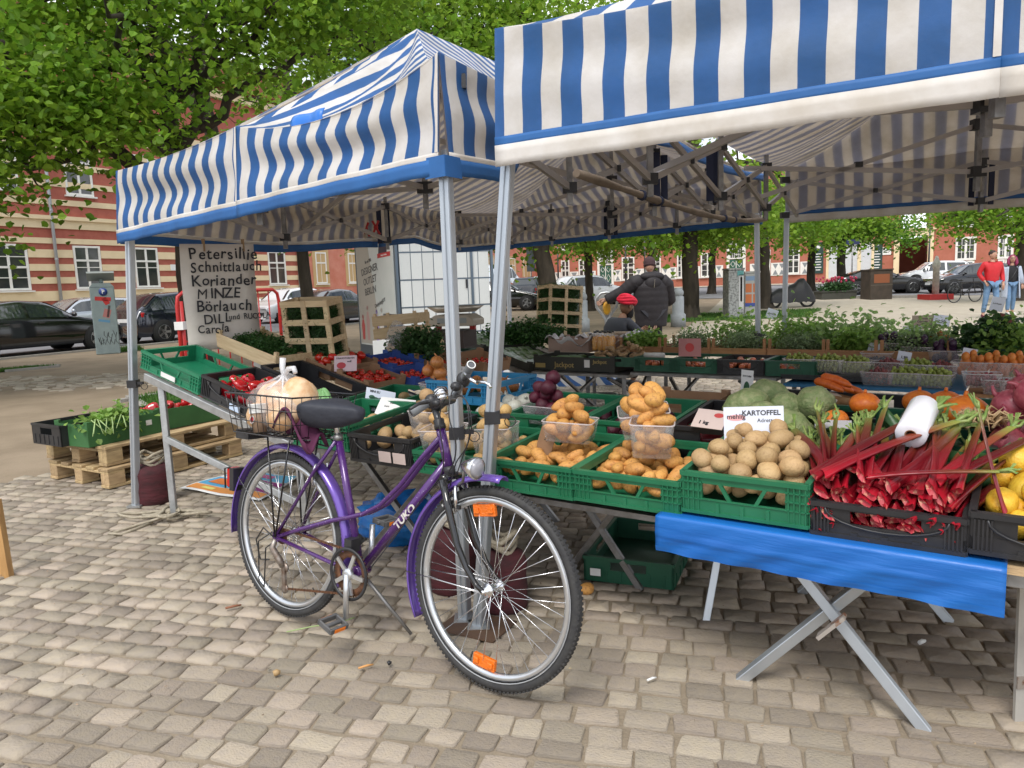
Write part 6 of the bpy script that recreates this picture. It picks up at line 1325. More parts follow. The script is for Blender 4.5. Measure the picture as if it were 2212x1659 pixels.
for i,(px,lab,m_,n) in enumerate(((1367,'dark green crate of red apples with a white paper on top, on the back table',dgreen,26),(1454,'dark green crate of small red apples with a pink sign, on the back table',dgreen,34),(1548,'black crate of pale red apples on the back table',black,26),(1654,'dark green crate of apples beside the grapes on the back table',dgreen,22))):
    M=frame(onC(px,0,zc),uA,vA); crate(lab,M,.405,.45,.13,'black' if i!=3 else 'solid',m_,'apple crates on the back table'); put('apple','apple in the '+lab.split(' on the')[0].replace(' with a white paper on top,','').replace(' with a pink sign,',''),'apple','apples in crate: '+lab,AP,M,pack(n,.015,.39,.015,.43,.04,.033 if i!=1 else .027,72+i),72+i,up=True)
card_sign('pink sign sticking up from the small red apples',facing(1490,770,6.55,-.5),.20,.16,(),mat('pink_red_card',(.45,.2,.2),.6),((0,.08,.04,.04,redink),))
b=MB(); b.lathe([(.0,0),(.022,0),(.022,.2),(.0,.2)],12,Matrix.Rotation(math.pi/2,4,'Y')); o=b.build('paper_roll',whitep); o.matrix_world=frame(onC(1390,.12,zc+.14),uA,vA); tag(o,'white paper rolled on the apples left of the pink sign','paper')
# grapes, plums, cherries in clear punnets
def bunchmesh(name,m_,n,r,w,d,z,seed):
    R=random.Random(seed); b=MB()
    for (x,y,zz,q) in pack(n,-w,w,-d,d,0,r,seed,tries=4,mound=z): b.ell((x,y,zz),(q,q,q*1.15),7,5)
    o=b.build(name,m_); me=o.data; bpy.data.objects.remove(o); return me
gg=mat('green_grape',(.30,.38,.06),.2,0,col2=(.32,.36,.1),scale=9,island=.15,transl=.2); rg=mat('red_grape',(.16,.022,.03),.25,0,col2=(.25,.08,.06),scale=9,island=.2); pl=mat('dark_plum',(.035,.012,.04),.4,0,island=.2,col2=(.06,.02,.06),scale=8); apc=mat('apricot',(.66,.24,.04),.5,0,col2=(.6,.14,.03),scale=7,island=.12); chy=mat('cherry',(.22,.01,.02),.15,0,island=.25,coat=.3); blb=mat('blueberry',(.02,.025,.05),.5,0,island=.3)
GM={'g':bunchmesh('grapes',gg,105,.0122,.088,.063,.10,1),'r':bunchmesh('grapes',rg,95,.0122,.088,.063,.10,2),'p':bunchmesh('plums',pl,20,.024,.085,.07,.03,3),'a':bunchmesh('apricots',apc,18,.024,.085,.06,.03,4),'c':bunchmesh('cherries',chy,60,.0125,.085,.06,.04,5),'b':bunchmesh('blueberries',blb,90,.009,.085,.06,.02,6)}
GN={'g':('grape_punnet','grapes'),'r':('grape_punnet','grapes'),'p':('plum_punnet','plums'),'a':('apricot_punnet','apricots'),'c':('cherry_punnet','cherries'),'b':('blueberry_punnet','blueberries')}
pwall=None
def fpun(k,px,back,z,label,hh=.075):
    global pwall
    p=onC(px,back,z); M=frame(p,uA,vA)@rz(rnd.uniform(-.12,.12))@Matrix.Diagonal((1.22,1.22,1.35,1)); nm,pn=GN[k]
    if pwall is None:
        q=punnet('x',T(0,0,0),.2,.15,.075); pwall=[(c.name,c.data) for c in q.children]
        for c in list(q.children): bpy.data.objects.remove(c)
        bpy.data.objects.remove(q)
    t=thing(nm,label,'punnet',M=M,group='fruit punnets on the back table'); 
    for n_,d_ in pwall: obj(n_.split('.')[0],d_,t)
    tag(obj(pn,GM[k],t,T(0,0,.01)),kind='stuff')
M=frame(onC(1690,.0,zc-.02),uA,vA); crate('flat black tray under the green grapes on the back table',M,.80,.45,.04,'solid',black)
for k,px,bk,z,lab in (('g',1730,.12,zc+.04,'clear punnet of green grapes, leftmost of the grapes on the black tray'),('g',1795,.12,zc+.04,'clear punnet of green grapes in the middle of the black tray'),('g',1852,.14,zc+.03,'clear punnet of green grapes at the right end of the black tray'),('r',1905,.06,zc-.04,'clear punnet of red grapes left of two green grape punnets'),('r',1925,.32,zc+.01,'clear punnet of red grapes in the second row of punnets'),('g',1965,.06,zc-.04,'clear punnet of green grapes between the red grapes and the last green ones'),('g',2030,.04,zc-.04,'rightmost clear punnet of green grapes on the blue cloth'),
    ('r',2040,.3,zc,'clear punnet of red grapes behind the rightmost green grapes'),('g',1990,.3,zc,'clear punnet of green grapes in the second row on the blue cloth'),('b',1900,.55,zc+.06,'clear punnet of blueberries behind the red grapes'),('p',1925,.85,zc+.12,'clear punnet of dark plums, left one behind the blueberries'),('p',1990,.75,zc+.10,'clear punnet of dark plums below the wooden herb box'),('p',2050,.65,zc+.08,'clear punnet of dark plums at the right end of the plums'),('a',2030,.95,zc+.13,'clear punnet of apricots behind the plums'),
    ('a',2105,.3,zc+.03,'clear punnet of apricots, left one on the right-hand board'),('a',2155,.3,zc+.03,'clear punnet of apricots behind the cherries'),('a',2205,.3,zc+.03,'clear punnet of apricots at the right edge'),('c',2130,.0,zc-.02,'clear punnet of cherries, left end of the cherry row'),('c',2175,-.08,zc-.05,'clear punnet of cherries in the middle of the cherry row'),('c',2215,-.1,zc-.05,'clear punnet of cherries at the right edge of the picture')): fpun(k,px,bk,z,lab)
R=random.Random(9)
for px,bk,sz in ((1885,.7,.11),(1950,.4,.1),(2090,.35,.12)): card_sign('small white price card among the punnets '+{1885:'by the blueberries',1950:'in front of the plums',2090:'by the apricots'}[px],facing(px,785 if px!=1885 else 768,onC(px,bk).y,-.4,-.3,.2),.1,sz,(('1,99',0,.05,.03,ink,.001),),bluew)
# tables of the back row
def btable(lab,px0,px1,z,mt,legm=dsteel):
    a=onC(px0,-.03,z); b_=onC(px1,-.03,z); L_=(b_-a).length; t=thing('trestle_table',lab,'table',(a.x,a.y,0)); b=MB(); b.box((L_/2,.55,-.0125),(L_,1.25,.025)); o=b.build('table_top',mt,t); o.matrix_local=TM[t.name].inverted()@frame(a,uA,vA)
    for k in (.1,.9):
        for s in (0.05,1.05):
            p=a+uA*(L_*k)+vA*s; q=a+uA*(L_*(k+(.16 if k<.5 else -.16)))+vA*(1.1-s); b=MB(); b.bar((p.x,p.y,0),(p.x,p.y,z-.03),.035,.03); b.build('leg',legm,t,world=True)
            b=MB(); b.bar((p.x,p.y,.0),(q.x,q.y,z-.05),.03,.025); b.build('brace',legm,t,world=True)
    b=MB(); p=a+uA*(L_*.1)+vA*.05; q=a+uA*(L_*.9)+vA*.05; b.bar((p.x,p.y,z*.3),(q.x,q.y,z*.3),.025,.025); b.build('brace',legm,t,world=True)
btable('dark trestle table under the ginger and the black carton',1150,1362,zc-.035,dsteel); btable('dark trestle table under the apple crates',1366,1685,zc-.005,dsteel); btable('trestle table covered with blue cloth under the grapes',1700,2095,zc-.045,mat('blue_cloth',(.02,.13,.27),.6,0,bump=.3,bscale=15,stretch=(6,1,1)),mat('navy_steel',(.03,.04,.1),.5)); btable('weathered wooden board table under the cherries at the right edge',2100,2330,zc-.06,woodr,mat('navy_steel',(.03,.04,.1),.5))
# wooden boxes with young plants behind
PB=[(1335,1425,'mint',fresh_m,.10,.045,'fresh'),(1432,1533,'thyme',greyg_m,.12,.018,'fine'),(1537,1655,'lavender',greyg_m,.11,.02,'fine'),(1660,1785,'herb',greyg_m,.09,.02,'fine'),(1787,1900,'seedling',fresh_m,.13,.05,'fresh'),(1905,2060,'rosemary',greyg_m,.12,.022,'fine')]
LBp=['wooden box of mint in front of the man in black','wooden box of bushy thyme left of the rear tent legs','wooden box of grey-green lavender below the left rear tent leg','wooden box of low herbs right of the rear tent legs','wooden box of round-leaved seedlings left of the handwritten plant signs','wooden box of feathery herbs under the handwritten plant signs']
for i,(p0,p1,nm,m_,hh,sz,kd) in enumerate(PB):
    a=onC(p0,.62,zc+.10); w=(onC(p1,.62,0)-V((a.x,a.y,0))).length; M=frame(a,uA,vA); woodbox(LBp[i],M,w,.4,.085,woodr,1,ph=.16)
    greens(nm,{'mint':'leafy young mint plants','thyme':'bushy thyme plants','lavender':'grey-green lavender plants','herb':'low grey-green herbs','seedling':'round-leaved young seedlings','rosemary':'feathery green herbs'}[nm]+' growing in the '+LBp[i].split(' of ')[0]+{0:' before the man in black',1:' left of the rear tent legs',2:' below the left rear tent leg',3:' right of the rear tent legs',4:' left of the handwritten signs',5:' under the handwritten signs'}[i],'plants',M,(w/2,.2,.07+hh*.4),(w*.46,.17,hh*.8),1500 if kd=='fresh' else 3800,sz,m_,80+i,spread=.035,flat=1.0)
# second line of plants further back
for i,(px,bk,r,hh,m_,sz,lab) in enumerate(((1600,1.15,.55,.17,fresh_m,.045,'tall leafy seedlings behind the lavender, left of the rear tent legs'),(1735,1.1,.40,.16,fresh_m,.05,'light green seedlings right behind the rear tent legs'),(1855,1.1,.52,.20,mat('pale_seedling',(.32,.47,.16),.5,0,island=.25,transl=.5),.055,'tall pale seedlings behind the box of round-leaved seedlings'),(2010,.95,.35,.10,mat('pale_seedling',(.2,.33,.09),.5),.04,'light green lettuce plants under the handwritten plant signs'),(2200,.75,.25,.12,fresh_m,.05,'leafy plants at the right edge behind the cherries'))):
    greens('seedlings',lab,'plants',T(onC(px,bk,zc+.24)),(0,0,0),(r,.25,hh*.85),1500,sz,m_,95+i,spread=.07,flat=1.2)
M=frame(onC(2085,.62,zc+.07),uA,vA); crate('dark green crate of bushy potted laurels at the right edge',M,.62,.4,.13,'solid',dgreen); greens('laurel','bushy dark potted laurel plants in the crate at the right edge','plants',M,(.2,.2,.23),(.2,.17,.15),1500,.055,dkh_m,101,spread=.05)
def stick_sign(px,py,y,w,h,label,lines,m_,ang=-.3,lean=0):
    t=card_sign(label,facing(px,py,y,ang,-.1,lean),w,h,lines,m_,name='plant_sign'); b=MB(); b.box((0,.004,-.1),(.012,.006,.3)); b.build('stick',wood,t); return t
stick_sign(1997,710,7.2,.22,.13,'brown handwritten plant sign, larger of the signs above the herb boxes',(('Tomaten',0,.1,.03,ink,0),('Gurken',-.02,.07,.03,ink,0),('Kräuter',-.02,.035,.03,ink,0)),mat('sign_brown',(.42,.34,.27),.8)); stick_sign(2032,705,7.15,.15,.11,'white folded plant sign leaning right beside the brown one',(('1,50',0,.05,.04,ink,0),),bluew,-.2,.15); stick_sign(1970,725,7.0,.16,.09,'low white plant sign below the brown one',(('Salat',0,.05,.035,ink,0),),bluew)
stick_sign(1664,688,7.7,.11,.1,'small white plant sign between the two rear tent legs',(('Basilikum',0,.05,.02,ink,0),),bluew,-.2,.35); stick_sign(2150,672,6.9,.11,.13,'white tilted plant sign on a long stick before the man in red',(('Lorbeer',0,.07,.022,ink,0),),bluew,-.8,.2); stick_sign(2172,697,6.8,.13,.08,'dark red sign beside the white stick sign in the laurels',(),mat('dark_red_card',(.14,.03,.02),.6),-.5,.2)
# ================================================================== kiosk, sign, things on the ground
tilem_=mat('kiosk_tile',(.62,.64,.62),.6,0,col2=(.55,.57,.56),scale=20,lo=.5,hi=.8,rnd=.05,spec=.6); steelb=mat('blue_steel',(.13,.17,.21),.35,.5)
k0=gp(868,792); k1=V((yp(1066,700,k0.y+.55).x,k0.y+.55,0)); kd=(k1-k0).normalized(); kn=V((kd.y,-kd.x,0)); KL=(k1-k0).length
kio=thing('kiosk','pale tiled public kiosk with a poster wall, standing behind the stall','kiosk',M=fmat(k0,kd,kn)); Hk=3.0
b=MB(); b.box((KL/2,-1.0,Hk/2),(KL,1.96,Hk)); b.build('wall',steelb,kio); nx,nz_k=8,6
tw=(KL-.1)/nx; tw2=.5
tme=MB(); tme.box((0,.012,0),(1,.024,1)); to=tme.build('tile',tilem_,kio,bevel=.004).data; bpy.data.objects.remove(kio.children[-1])
for i in range(nx):
    for j in range(nz_k): obj('tile',to,kio,T(.05+tw*(i+.5),.0,.08+.49*(j+.5))@Matrix.Diagonal((tw-.012,1,.468,1)))
for j in range(1,nz_k+1): b=MB(); b.box((KL/2,.017,.08+.49*j-.002),(KL,.022,.022)); b.build('joint_rail',steelb,kio)
for i in range(1,nx): b=MB(); b.box((.05+tw*i,.015,Hk/2),(.009,.022,Hk)); b.build('joint_rail',steelb,kio)
for x in (.0,KL*.55,KL*.78,KL): b=MB(); b.box((x,.02,Hk/2),(.045,.07,Hk)); b.build('post',steelb,kio)
b=MB(); b.box((KL*.72,.03,1.45),(.03,.03,.16)); b.build('handle',black,kio); b=MB(); b.box((KL/2-.35,-1,Hk+.06),(KL+.9,2.2,.12)); b.build('roof',steelb,kio)
# poster wall, turned to the street corner
p1=k0; p0=gp(772,780); p0=V((p0.x,p0.y+.4,0)); pd=(p1-p0).normalized(); PL=(p1-p0).length; pn=V((pd.y,-pd.x,0)); PM=fmat(p0,pd,pn)
pw=thing('poster_case','lit-glass poster case with an outlet advertisement on the left side of the kiosk','poster case',M=PM)
b=MB(); b.box((PL/2,-.1,1.5),(PL,.2,3.0)); b.build('case',steelb,pw); b=MB(); b.box((PL/2,.006,1.37),(PL*.9,.012,2.1)); pa=b.build('poster',mat('poster_paper',(.56,.60,.58),.35,0,col2=(.66,.68,.66),scale=1.2),pw)
b=MB(); b.add([(PL*.06,.014,.35),(PL*.6,.014,.35),(PL*.35,.014,2.4),(PL*.06,.014,2.4)],[(3,2,1,0)]); b.build('print',mat('poster_grey',(.46,.43,.38),.4),pa)
XP=Matrix(((1,0,0,0),(0,0,1,.016),(0,1,0,0),(0,0,0,1))); XP=Matrix(((-1,0,0,0),(0,0,1,0),(0,1,0,0),(0,0,0,1)))
def ptxt(s,size,x,z,m_,a=.12,par=pa,bold=.002): text(s,size,m_,par,T(x,.0165,z)@Matrix(((1,0,0,0),(0,0,1,0),(0,1,0,0),(0,0,0,1)))@Matrix.Diagonal((1,1,1,1))@rz(a)@Matrix.Diagonal((1,1,-1,1)),bold=bold)
gt_=mat('poster_text',(.1,.1,.1),.5)
for s_,z in (('DESIGNER',1.78),('OUTLET',1.58),('BERLIN',1.38)): ptxt(s_,.19,PL*.38,z,gt_)
ptxt('bis zu 70%',.08,PL*.36,1.95,gt_); ptxt('DesigningJOY',.10,PL*.6,1.15,gt_,.25)
b=MB(); b.add([(PL*.62,.015,2.02),(PL*.82,.015,2.05),(PL*.84,.015,2.27),(PL*.64,.015,2.22)],[(3,2,1,0)]); b.build('print',mat('poster_navy',(.02,.02,.05),.4),pa); b=MB(); b.add([(PL*.6,.016,1.98),(PL*.9,.016,2.0),(PL*.9,.016,2.08),(PL*.6,.016,2.06)],[(3,2,1,0)]); b.build('print',mat('poster_red',(.5,.02,.03),.4),pa); ptxt('Designer Outlets',.042,PL*.75,2.03,whitep,.03,pa,.0005)
for x,c,h in ((.14,(.5,.08,.08),.5),(.27,(.5,.3,.28),.7),(.5,(.35,.25,.55),.62),(.62,(.7,.65,.6),.66)):
    b=MB(); b.add([(PL*x-.06,.015,.42),(PL*x+.06,.015,.42),(PL*x+.09,.015,.42+h*.55),(PL*x+.04,.015,.42+h*.8),(PL*x-.04,.015,.42+h*.8),(PL*x-.09,.015,.42+h*.55)],[(5,4,3,2,1,0)]); b.lathe([(0,0),(.045,0)],10,T(PL*x,.0155,.42+h*.9)@Matrix.Rotation(-math.pi/2,4,'X'),smooth=False); b.build('print',mat('poster_fig_%d'%(x*100),c,.4),pa)
b=MB(); b.add([(PL*.66,.0145,.32),(PL*.95,.0145,.32),(PL*.95,.0145,.95),(PL*.66,.0145,.95)],[(3,2,1,0)]); b.build('print',mat('poster_dark',(.12,.12,.12),.4),pa)
# handwritten herb board hanging from the tent edge
bs0=yp(386,527,5.05); bs1=yp(546,530,5.35); sd=(bs1-bs0); sd.z=0; SL=sd.length; sd.normalize(); sb=yp(386,760,5.05).z; SM=Matrix(((sd.x,-sd.y,0,bs0.x),(sd.y,sd.x,0,bs0.y),(0,0,1,sb),(0,0,0,1))); SH_=bs0.z-sb
sg_=thing('herb_board','grey-white board with handwritten herb names hanging from the left tent','sign',M=SM)
b=MB(); b.grid(lambda u,v:V((SL*u+.004*math.sin(v*7),.006*math.sin(v*4+u),SH_*v)),6,10); b.build('board',mat('dirty_white_board',(.68,.63,.57),.75,0,col2=(.56,.51,.46),scale=4,bump=.08),sg_,solid=.005)
hw=random.Random(12)
def hand(line,x,z,size,cond=1):
    cx=x
    for ch in line:
        if ch==' ': cx+=size*.4; continue
        wd=size*({'i':.26,'l':.26,'t':.36,'r':.38,'I':.3,'M':1.08,'m':.84,'N':.74,'K':.64,'Z':.64,'E':.6,'D':.72,'L':.54,'C':.7,'A':.68,'R':.68,'U':.7,'O':.78,'P':.62,'S':.62,'B':.66}.get(ch,.56))*cond
        text(ch,size*hw.uniform(.94,1.08),ink,sg_,T(cx+wd/2,-.0125,z+hw.uniform(-.006,.006))@Matrix(((1,0,0,0),(0,0,-1,0),(0,1,0,0),(0,0,0,1)))@rz(hw.uniform(-.09,.09)),bold=0 if ch=='M' else size*.012,sx=cond,shear=hw.uniform(-.05,.12)); cx+=wd
q=SH_/.98
for ln,x,z,s_,c_ in (('Petersillie',.05,.885,.115,.95),('Schnittlauch',.05,.765,.105,.88),('Koriander',.06,.64,.11,.95),('MINZE',.07,.52,.105,.95),('Börlauch',.07,.40,.11,.92),('DILL',.12,.285,.10,.95),('und RUCOLA',.30,.295,.06,.85),('Carola',.07,.19,.085,.9)): hand(ln,x*SL/.53,z*q,s_*SL/.53,c_)
for x,lab in ((.32,'left wooden clothes peg holding the herb board'),(.86,'right wooden clothes peg holding the herb board')):
    b=MB(); b.bar((0,-.012,-.05),(.004,-.004,.035),.011,.008); b.bar((.004,.014,-.05),(-.004,.006,.035),.011,.008); b.cyl((-.008,0,.0),(.008,0,0),.006,8); o=b.build('clothes_peg',mat('old_peg_wood',(.3,.2,.11),.8)); o.matrix_world=SM@T(SL*x,0,SH_); tag(o,lab,'peg','pegs on the herb board')
# red barrier behind the board
t=thing('barrier','red tubular crowd barrier standing behind the herb board','barrier',(yp(480,700,9).x,9,0)); redp=mat('red_paint',(.5,.025,.02),.35,0,col2=(.42,.02,.02),scale=6)
bl0=yp(386,700,8.3); br0=yp(606,700,9.6); b=MB(); P=lambda k,z:(bl0.x+(br0.x-bl0.x)*k,bl0.y+(br0.y-bl0.y)*k,z)
b.tube([P(0,.05),P(0,1.3),P(.012,1.4),P(.06,1.45),P(.94,1.45),P(.988,1.4),P(1,1.3),P(1,.05)],.022,8); b.tube([P(0,.25),P(1,.25)],.015,6); b.tube([P(.03,.05),P(.03,1.35)],.03,8); b.build('frame',redp,t,world=True)
for k in range(1,9): b=MB(); b.tube([P(k/9,.25),P(k/9,1.45)],.008,6); b.build('bar',redp,t,world=True)
b=MB(); b.box(P(.015,1.08),(.1,.1,.09)); b.build('band',whitep,t,world=True); b=MB(); b.tube([P(0,.9),P(1,.85)],.012,6); b.build('bar',redp,t,world=True)
# pallets
def pallet(label,M):
    t=thing('pallet',label,'pallet',M=M)
    def pc(nm,c,s): b=MB(); b.box(c,s); b.build(nm,woodp,t,bevel=.003)
    for y in (.05,.4,.75):
        for x in (.07,.6,1.13): pc('block',(x,y,.07),(.13,.1,.085))
        pc('plank',(.6,y,.0165),(1.2,.1,.022))
        
    for x in (.07,.6,1.13): pc('plank',(x,.4,.122),(.13,.8,.02))
    for k in range(5): pc('plank',(.6,.06+.17*k,.143),(1.2,.125 if k%2==0 else .1,.022))
    return t
pL=gp(236,1062); pR=gp(556,978); pdv=(pR-pL).normalized(); pnv=V((-pdv.y,pdv.x,0))
PMx=frame(V((pL.x,pL.y,.012)),pdv,pnv); pallet('lower wooden pallet under the green cardboard boxes',PMx); pallet('upper wooden pallet carrying the green cardboard boxes',PMx@T(.03,.05,.156)@rz(.02))
gb0=PMx@T(.02,.02,.31); GBM=gb0@T(-.05,.12,0)@rz(.06); carton('green cardboard box of leafy celery on the left of the pallets',GBM,.60,.40,.17,gcard); b=MB(); b.box((.5,-.003,.1),(.05,.002,.04)); o=b.build('label',whitep); o.matrix_world=GBM; tag(o,'small white label on the green celery box','label')
greens('celery_leaves','fresh celery leaves hanging out of the green cardboard box','celery',GBM,(.26,.12,.17),(.24,.13,.05),800,.05,fresh_m,120,spread=.05)
st_m=mat('celery_stalk',(.3,.42,.16),.4); 
b=MB(); R=random.Random(3)
for k in range(14): p=V((.1+.3*R.random(),.02+.1*R.random(),.17)); b.tube([p,p+V((-.08*R.random(),-.1,.03)),p+V((-.16*R.random()-.02,-.2,-.02-.06*R.random()))],[.006,.005,.003],5)
o=b.build('celery_stalks',st_m); o.matrix_world=GBM; tag(o,'thin celery stalks drooping over the front of the green box','celery',kind='stuff')
GB2=gb0@T(.58,.22,0)@rz(-.05); carton('green cardboard box of red peppers on the right of the pallets',GB2,.56,.40,.17,gcard); put('pepper','red pepper in the green cardboard box on the pallets','pepper','red peppers on the pallets',PE,GB2,pack(9,.0,.45,.02,.38,.08,.055,122),122,flat=.7)
crate('black plastic crate behind the green celery box on the pallets',gb0@T(-.12,.36,0),.6,.4,.16,'solid',black)
# tent weights: red canvas bags with rope
wr_m=mat('red_canvas',(.085,.014,.02),.85,0,col2=(.04,.01,.012),scale=7,bump=.5,bscale=18,stretch=(1,1,3)); ropem=mat('rope',(.42,.37,.28),.9,0,col2=(.3,.26,.19),scale=40,bump=.6,bscale=90)
def weight(label,p,r,h):
    t=thing('tent_weight',label,'weight',(p.x,p.y,0)); b=MB(); b.lathe([(r*.9,.0),(r*1.02,.02),(r,.06),(r*1.03,h*.4),(r*.98,h*.6),(r*1.04,h*.85),(r*.9,h),(r*.5,h+.015),(0,h+.02)],20); b.build('bag',wr_m,t)
    b=MB(); 
    for k in range(3): b.tube([V((r*.55*math.cos(a)*(1+.2*math.sin(a*3+k)),r*.55*math.sin(a),h+.03+.025*k+.02*math.sin(a*2+k))) for a in [2*math.pi*i/16 for i in range(16)]],.011,6,closed=True)
    b.build('rope_handle',ropem,t); return t
weight('dark red canvas tent weight at the foot of the left tent leg',gp(336,1085),.13,.26); weight('dark red canvas tent weight right behind the bicycle front wheel',gp(1078,1335)+V((.02,.10,0)),.105,.25); weight('dark red canvas tent weight left behind the tent legs',gp(990,1310)+V((-.03,.2,0)),.12,.29)
b=MB(); b.box((0,0,.018),(.27,.2,.006)); o=b.build('base_plate',mat('rusty_plate',(.09,.055,.04),.8,.3,col2=(.13,.075,.045),scale=12)); o.matrix_world=T(gp(1030,1360))@rz(-.5); tag(o,'rusty metal plate under the feet of both tent legs','plate')
def coil(label,c,n,rx,ry,r,seed,wob=.05,trail=None):
    R=random.Random(seed); pts=[]
    for i in range(n*14):
        a=2*math.pi*i/14; k=i/(n*14); pts.append(c+V(((rx*(.55+.45*math.sin(k*9+seed)))*math.cos(a)+.2*rx*math.sin(k*7),ry*(.6+.4*math.cos(k*7))*math.sin(a),.02+.035*k+wob*.25*abs(math.sin(a*1.5+k*5)))))
    b=MB(); b.tube(pts+([V(q) for q in trail] if trail else []),r,6); tag(b.build('rope' if r>.006 else 'cable',ropem if r>.006 else black),label,'rope' if r>.006 else 'cable'); 
coil('pale rope lying in loops beside the left tent leg',gp(345,1125)+V((.06,0,0)),4,.30,.13,.0095,3,trail=[gp(300,1140)+V((0,0,.02)),gp(250,1155)+V((0,0,.015)),gp(236,1158)+V((0,0,.015)),gp(262,1160)+V((0,0,.015)),gp(330,1135)+V((0,0,.02))])
coil('dark cable coiled on the cobbles under the back table',gp(1300,862),5,.28,.2,.0055,8)
# poster on the ground
q=[gp(388,1062),gp(560,1090),gp(650,1036),gp(520,1022)]; t=thing('fallen_poster','colourful circus-like poster lying flat on the cobbles behind the rear wheel','poster',(q[0].x,q[0].y,0))
def qp(u,v): a=q[0].lerp(q[1],u); c=q[3].lerp(q[2],u); p=a.lerp(c,v); return V((p.x,p.y,.026+.006*math.sin(u*9+v*5)))
b=MB(); b.grid(qp,8,8); b.build('paper',whitep,t,world=True,solid=.002)
for u0,u1,v0,v1,c in ((.03,.97,.06,.24,(.75,.3,.08)),(.03,.5,.26,.62,(.1,.38,.62)),(.5,.97,.26,.66,(.3,.02,.22)),(.03,.97,.68,.95,(.12,.45,.68)),(.1,.4,.34,.56,(.7,.2,.05)),(.55,.9,.36,.44,(.8,.75,.7)),(.55,.85,.5,.58,(.8,.75,.7)),(.3,.7,.74,.88,(.55,.1,.3)),(.2,.35,.1,.18,(.8,.7,.2))):
    b=MB(); dz=.003 if (u1-u0)*(v1-v0)>.1 else .006; b.grid(lambda u,v:qp(u0+(u1-u0)*u,v0+(v1-v0)*v)+V((0,0,dz)),6,6); b.build('print',mat('poster_ink_%d'%(c[0]*100+c[1]*1000),c,.5),t,world=True)
# blue bag, crate under the table, wooden leg, litter
c=gp(862,1185)+V((0,.12,0)); b=MB(); R=random.Random(4); b.ell((0,0,.13),(.24,.17,.15),30,18,fn=lambda d:1+.06*math.sin(d.x*9+d.z*5)+.06*math.sin(d.y*11+d.z*7)+.05*math.sin(d.z*13+d.x*6)); o=b.build('plastic_bag',mat('blue_bag_plastic',(.01,.12,.42),.2,0,col2=(.02,.2,.55),scale=6,bump=.7,bscale=14)); o.matrix_world=T(c); tag(o,'crumpled blue plastic bag on the cobbles behind the bicycle frame','bag')
cb=gp(1262,1258); ce=gp(1393,1292); cdv=(ce-cb).normalized(); CMx=frame(V((cb.x,cb.y,.014)),cdv,V((-cdv.y,cdv.x,0)))@rz(.28); crate('empty dark green crate on the cobbles under the potato crates',CMx,.42,.60,.12,'solid',dgreen)
b=MB(); b.box((.06,-.016,.05),(.05,.002,.035)); o=b.build('label',whitep); o.matrix_world=CMx; tag(o,'torn white label on the crate under the potato crates','label')
o=obj('potato',OB[2]); o.matrix_world=T(gp(1268,1288)+V((0,0,.035)))@rz(.4)@Matrix.Diagonal((.03,.03,.03,1)); tag(o,'lone potato fallen on the cobbles by the front wheel','potato')
t=thing('wooden_stand','pale wooden leg of a stand at the left edge of the picture','stand',gp(10,1248)); b=MB(); p=gp(14,1248); b.bar(p,yp(-14,1080,p.y+.02),.055,.04,up=(0,1,0)); b.build('leg',mat('varnished_wood',(.5,.29,.11),.45,0,col2=(.4,.22,.08),scale=6,stretch=(8,8,1)),t,world=True); b=MB(); b.bar(V((p.x-.9,p.y+.3,.36)),V((p.x-.01,p.y,.36)),.02,.02); b.build('rail',steel,t,world=True); b=MB(); b.bar((p.x-.9,p.y+.3,0),(p.x-.82,p.y+.3,.9),.055,.04,up=(0,1,0)); b.build('leg',mat('varnished_wood',(.5,.29,.11)),t,world=True)
for px,py,L_,lab,m_,r in ((775,1458,.05,'cigarette end lying below the crank',mat('filter_orange',(.6,.3,.1)),.004),(1398,1485,.035,'white cigarette end on the cobbles right of the front wheel',whitep,.004),(592,1470,.02,'small brown nutshell on the cobbles left of the bicycle',rd_m,.011),(488,1326,.06,'dry brown twig on the cobbles below the rear wheel',mat('dry_leaf',(.25,.1,.05)),.005),(838,1448,.012,'dark pebble on the cobbles below the pedal',black,.008),(1985,1403,.03,'scrap of white paper under the blue tarpaulin',whitep,.008)):
    p=gp(px,py)+V((0,0,.026)); b=MB(); b.tube([p,p+V((L_*.6,L_*.25,.003)),p+V((L_,L_*.5,0))],[r,r*1.1,r*.7],7); tag(b.build('litter',m_),lab,'litter')
b=MB(); p=gp(620,1378)+V((0,0,.026)); b.tube([p,p+V((.1,.02,.01)),p+V((.19,.05,.004)),p+V((.26,.09,.01))],[.0025]*4,5); o=b.build('herb_stalk',st_m); tag(o,'thin green herb stalk lying under the pedal','stalk')
r=np.random.RandomState(5); n=900; X=r.uniform(-3.2,3.2,n); Yv=r.uniform(1.8,8,n); v=np.zeros((n,3,3)); a=r.uniform(0,6.28,n); s=r.uniform(.002,.008,n)
for k in range(3): v[:,k,0]=X+np.cos(a+2.1*k)*s; v[:,k,1]=Yv+np.sin(a+2.1*k)*s*.6; v[:,k,2]=.022+.004*(k==1)
tag(obj('crumbs',np_mesh('crumbs',v.reshape(-1,3),np.arange(n*3).reshape(-1,3),mat('crumbs',(.22,.16,.1),.9,island=.6))),kind='stuff')
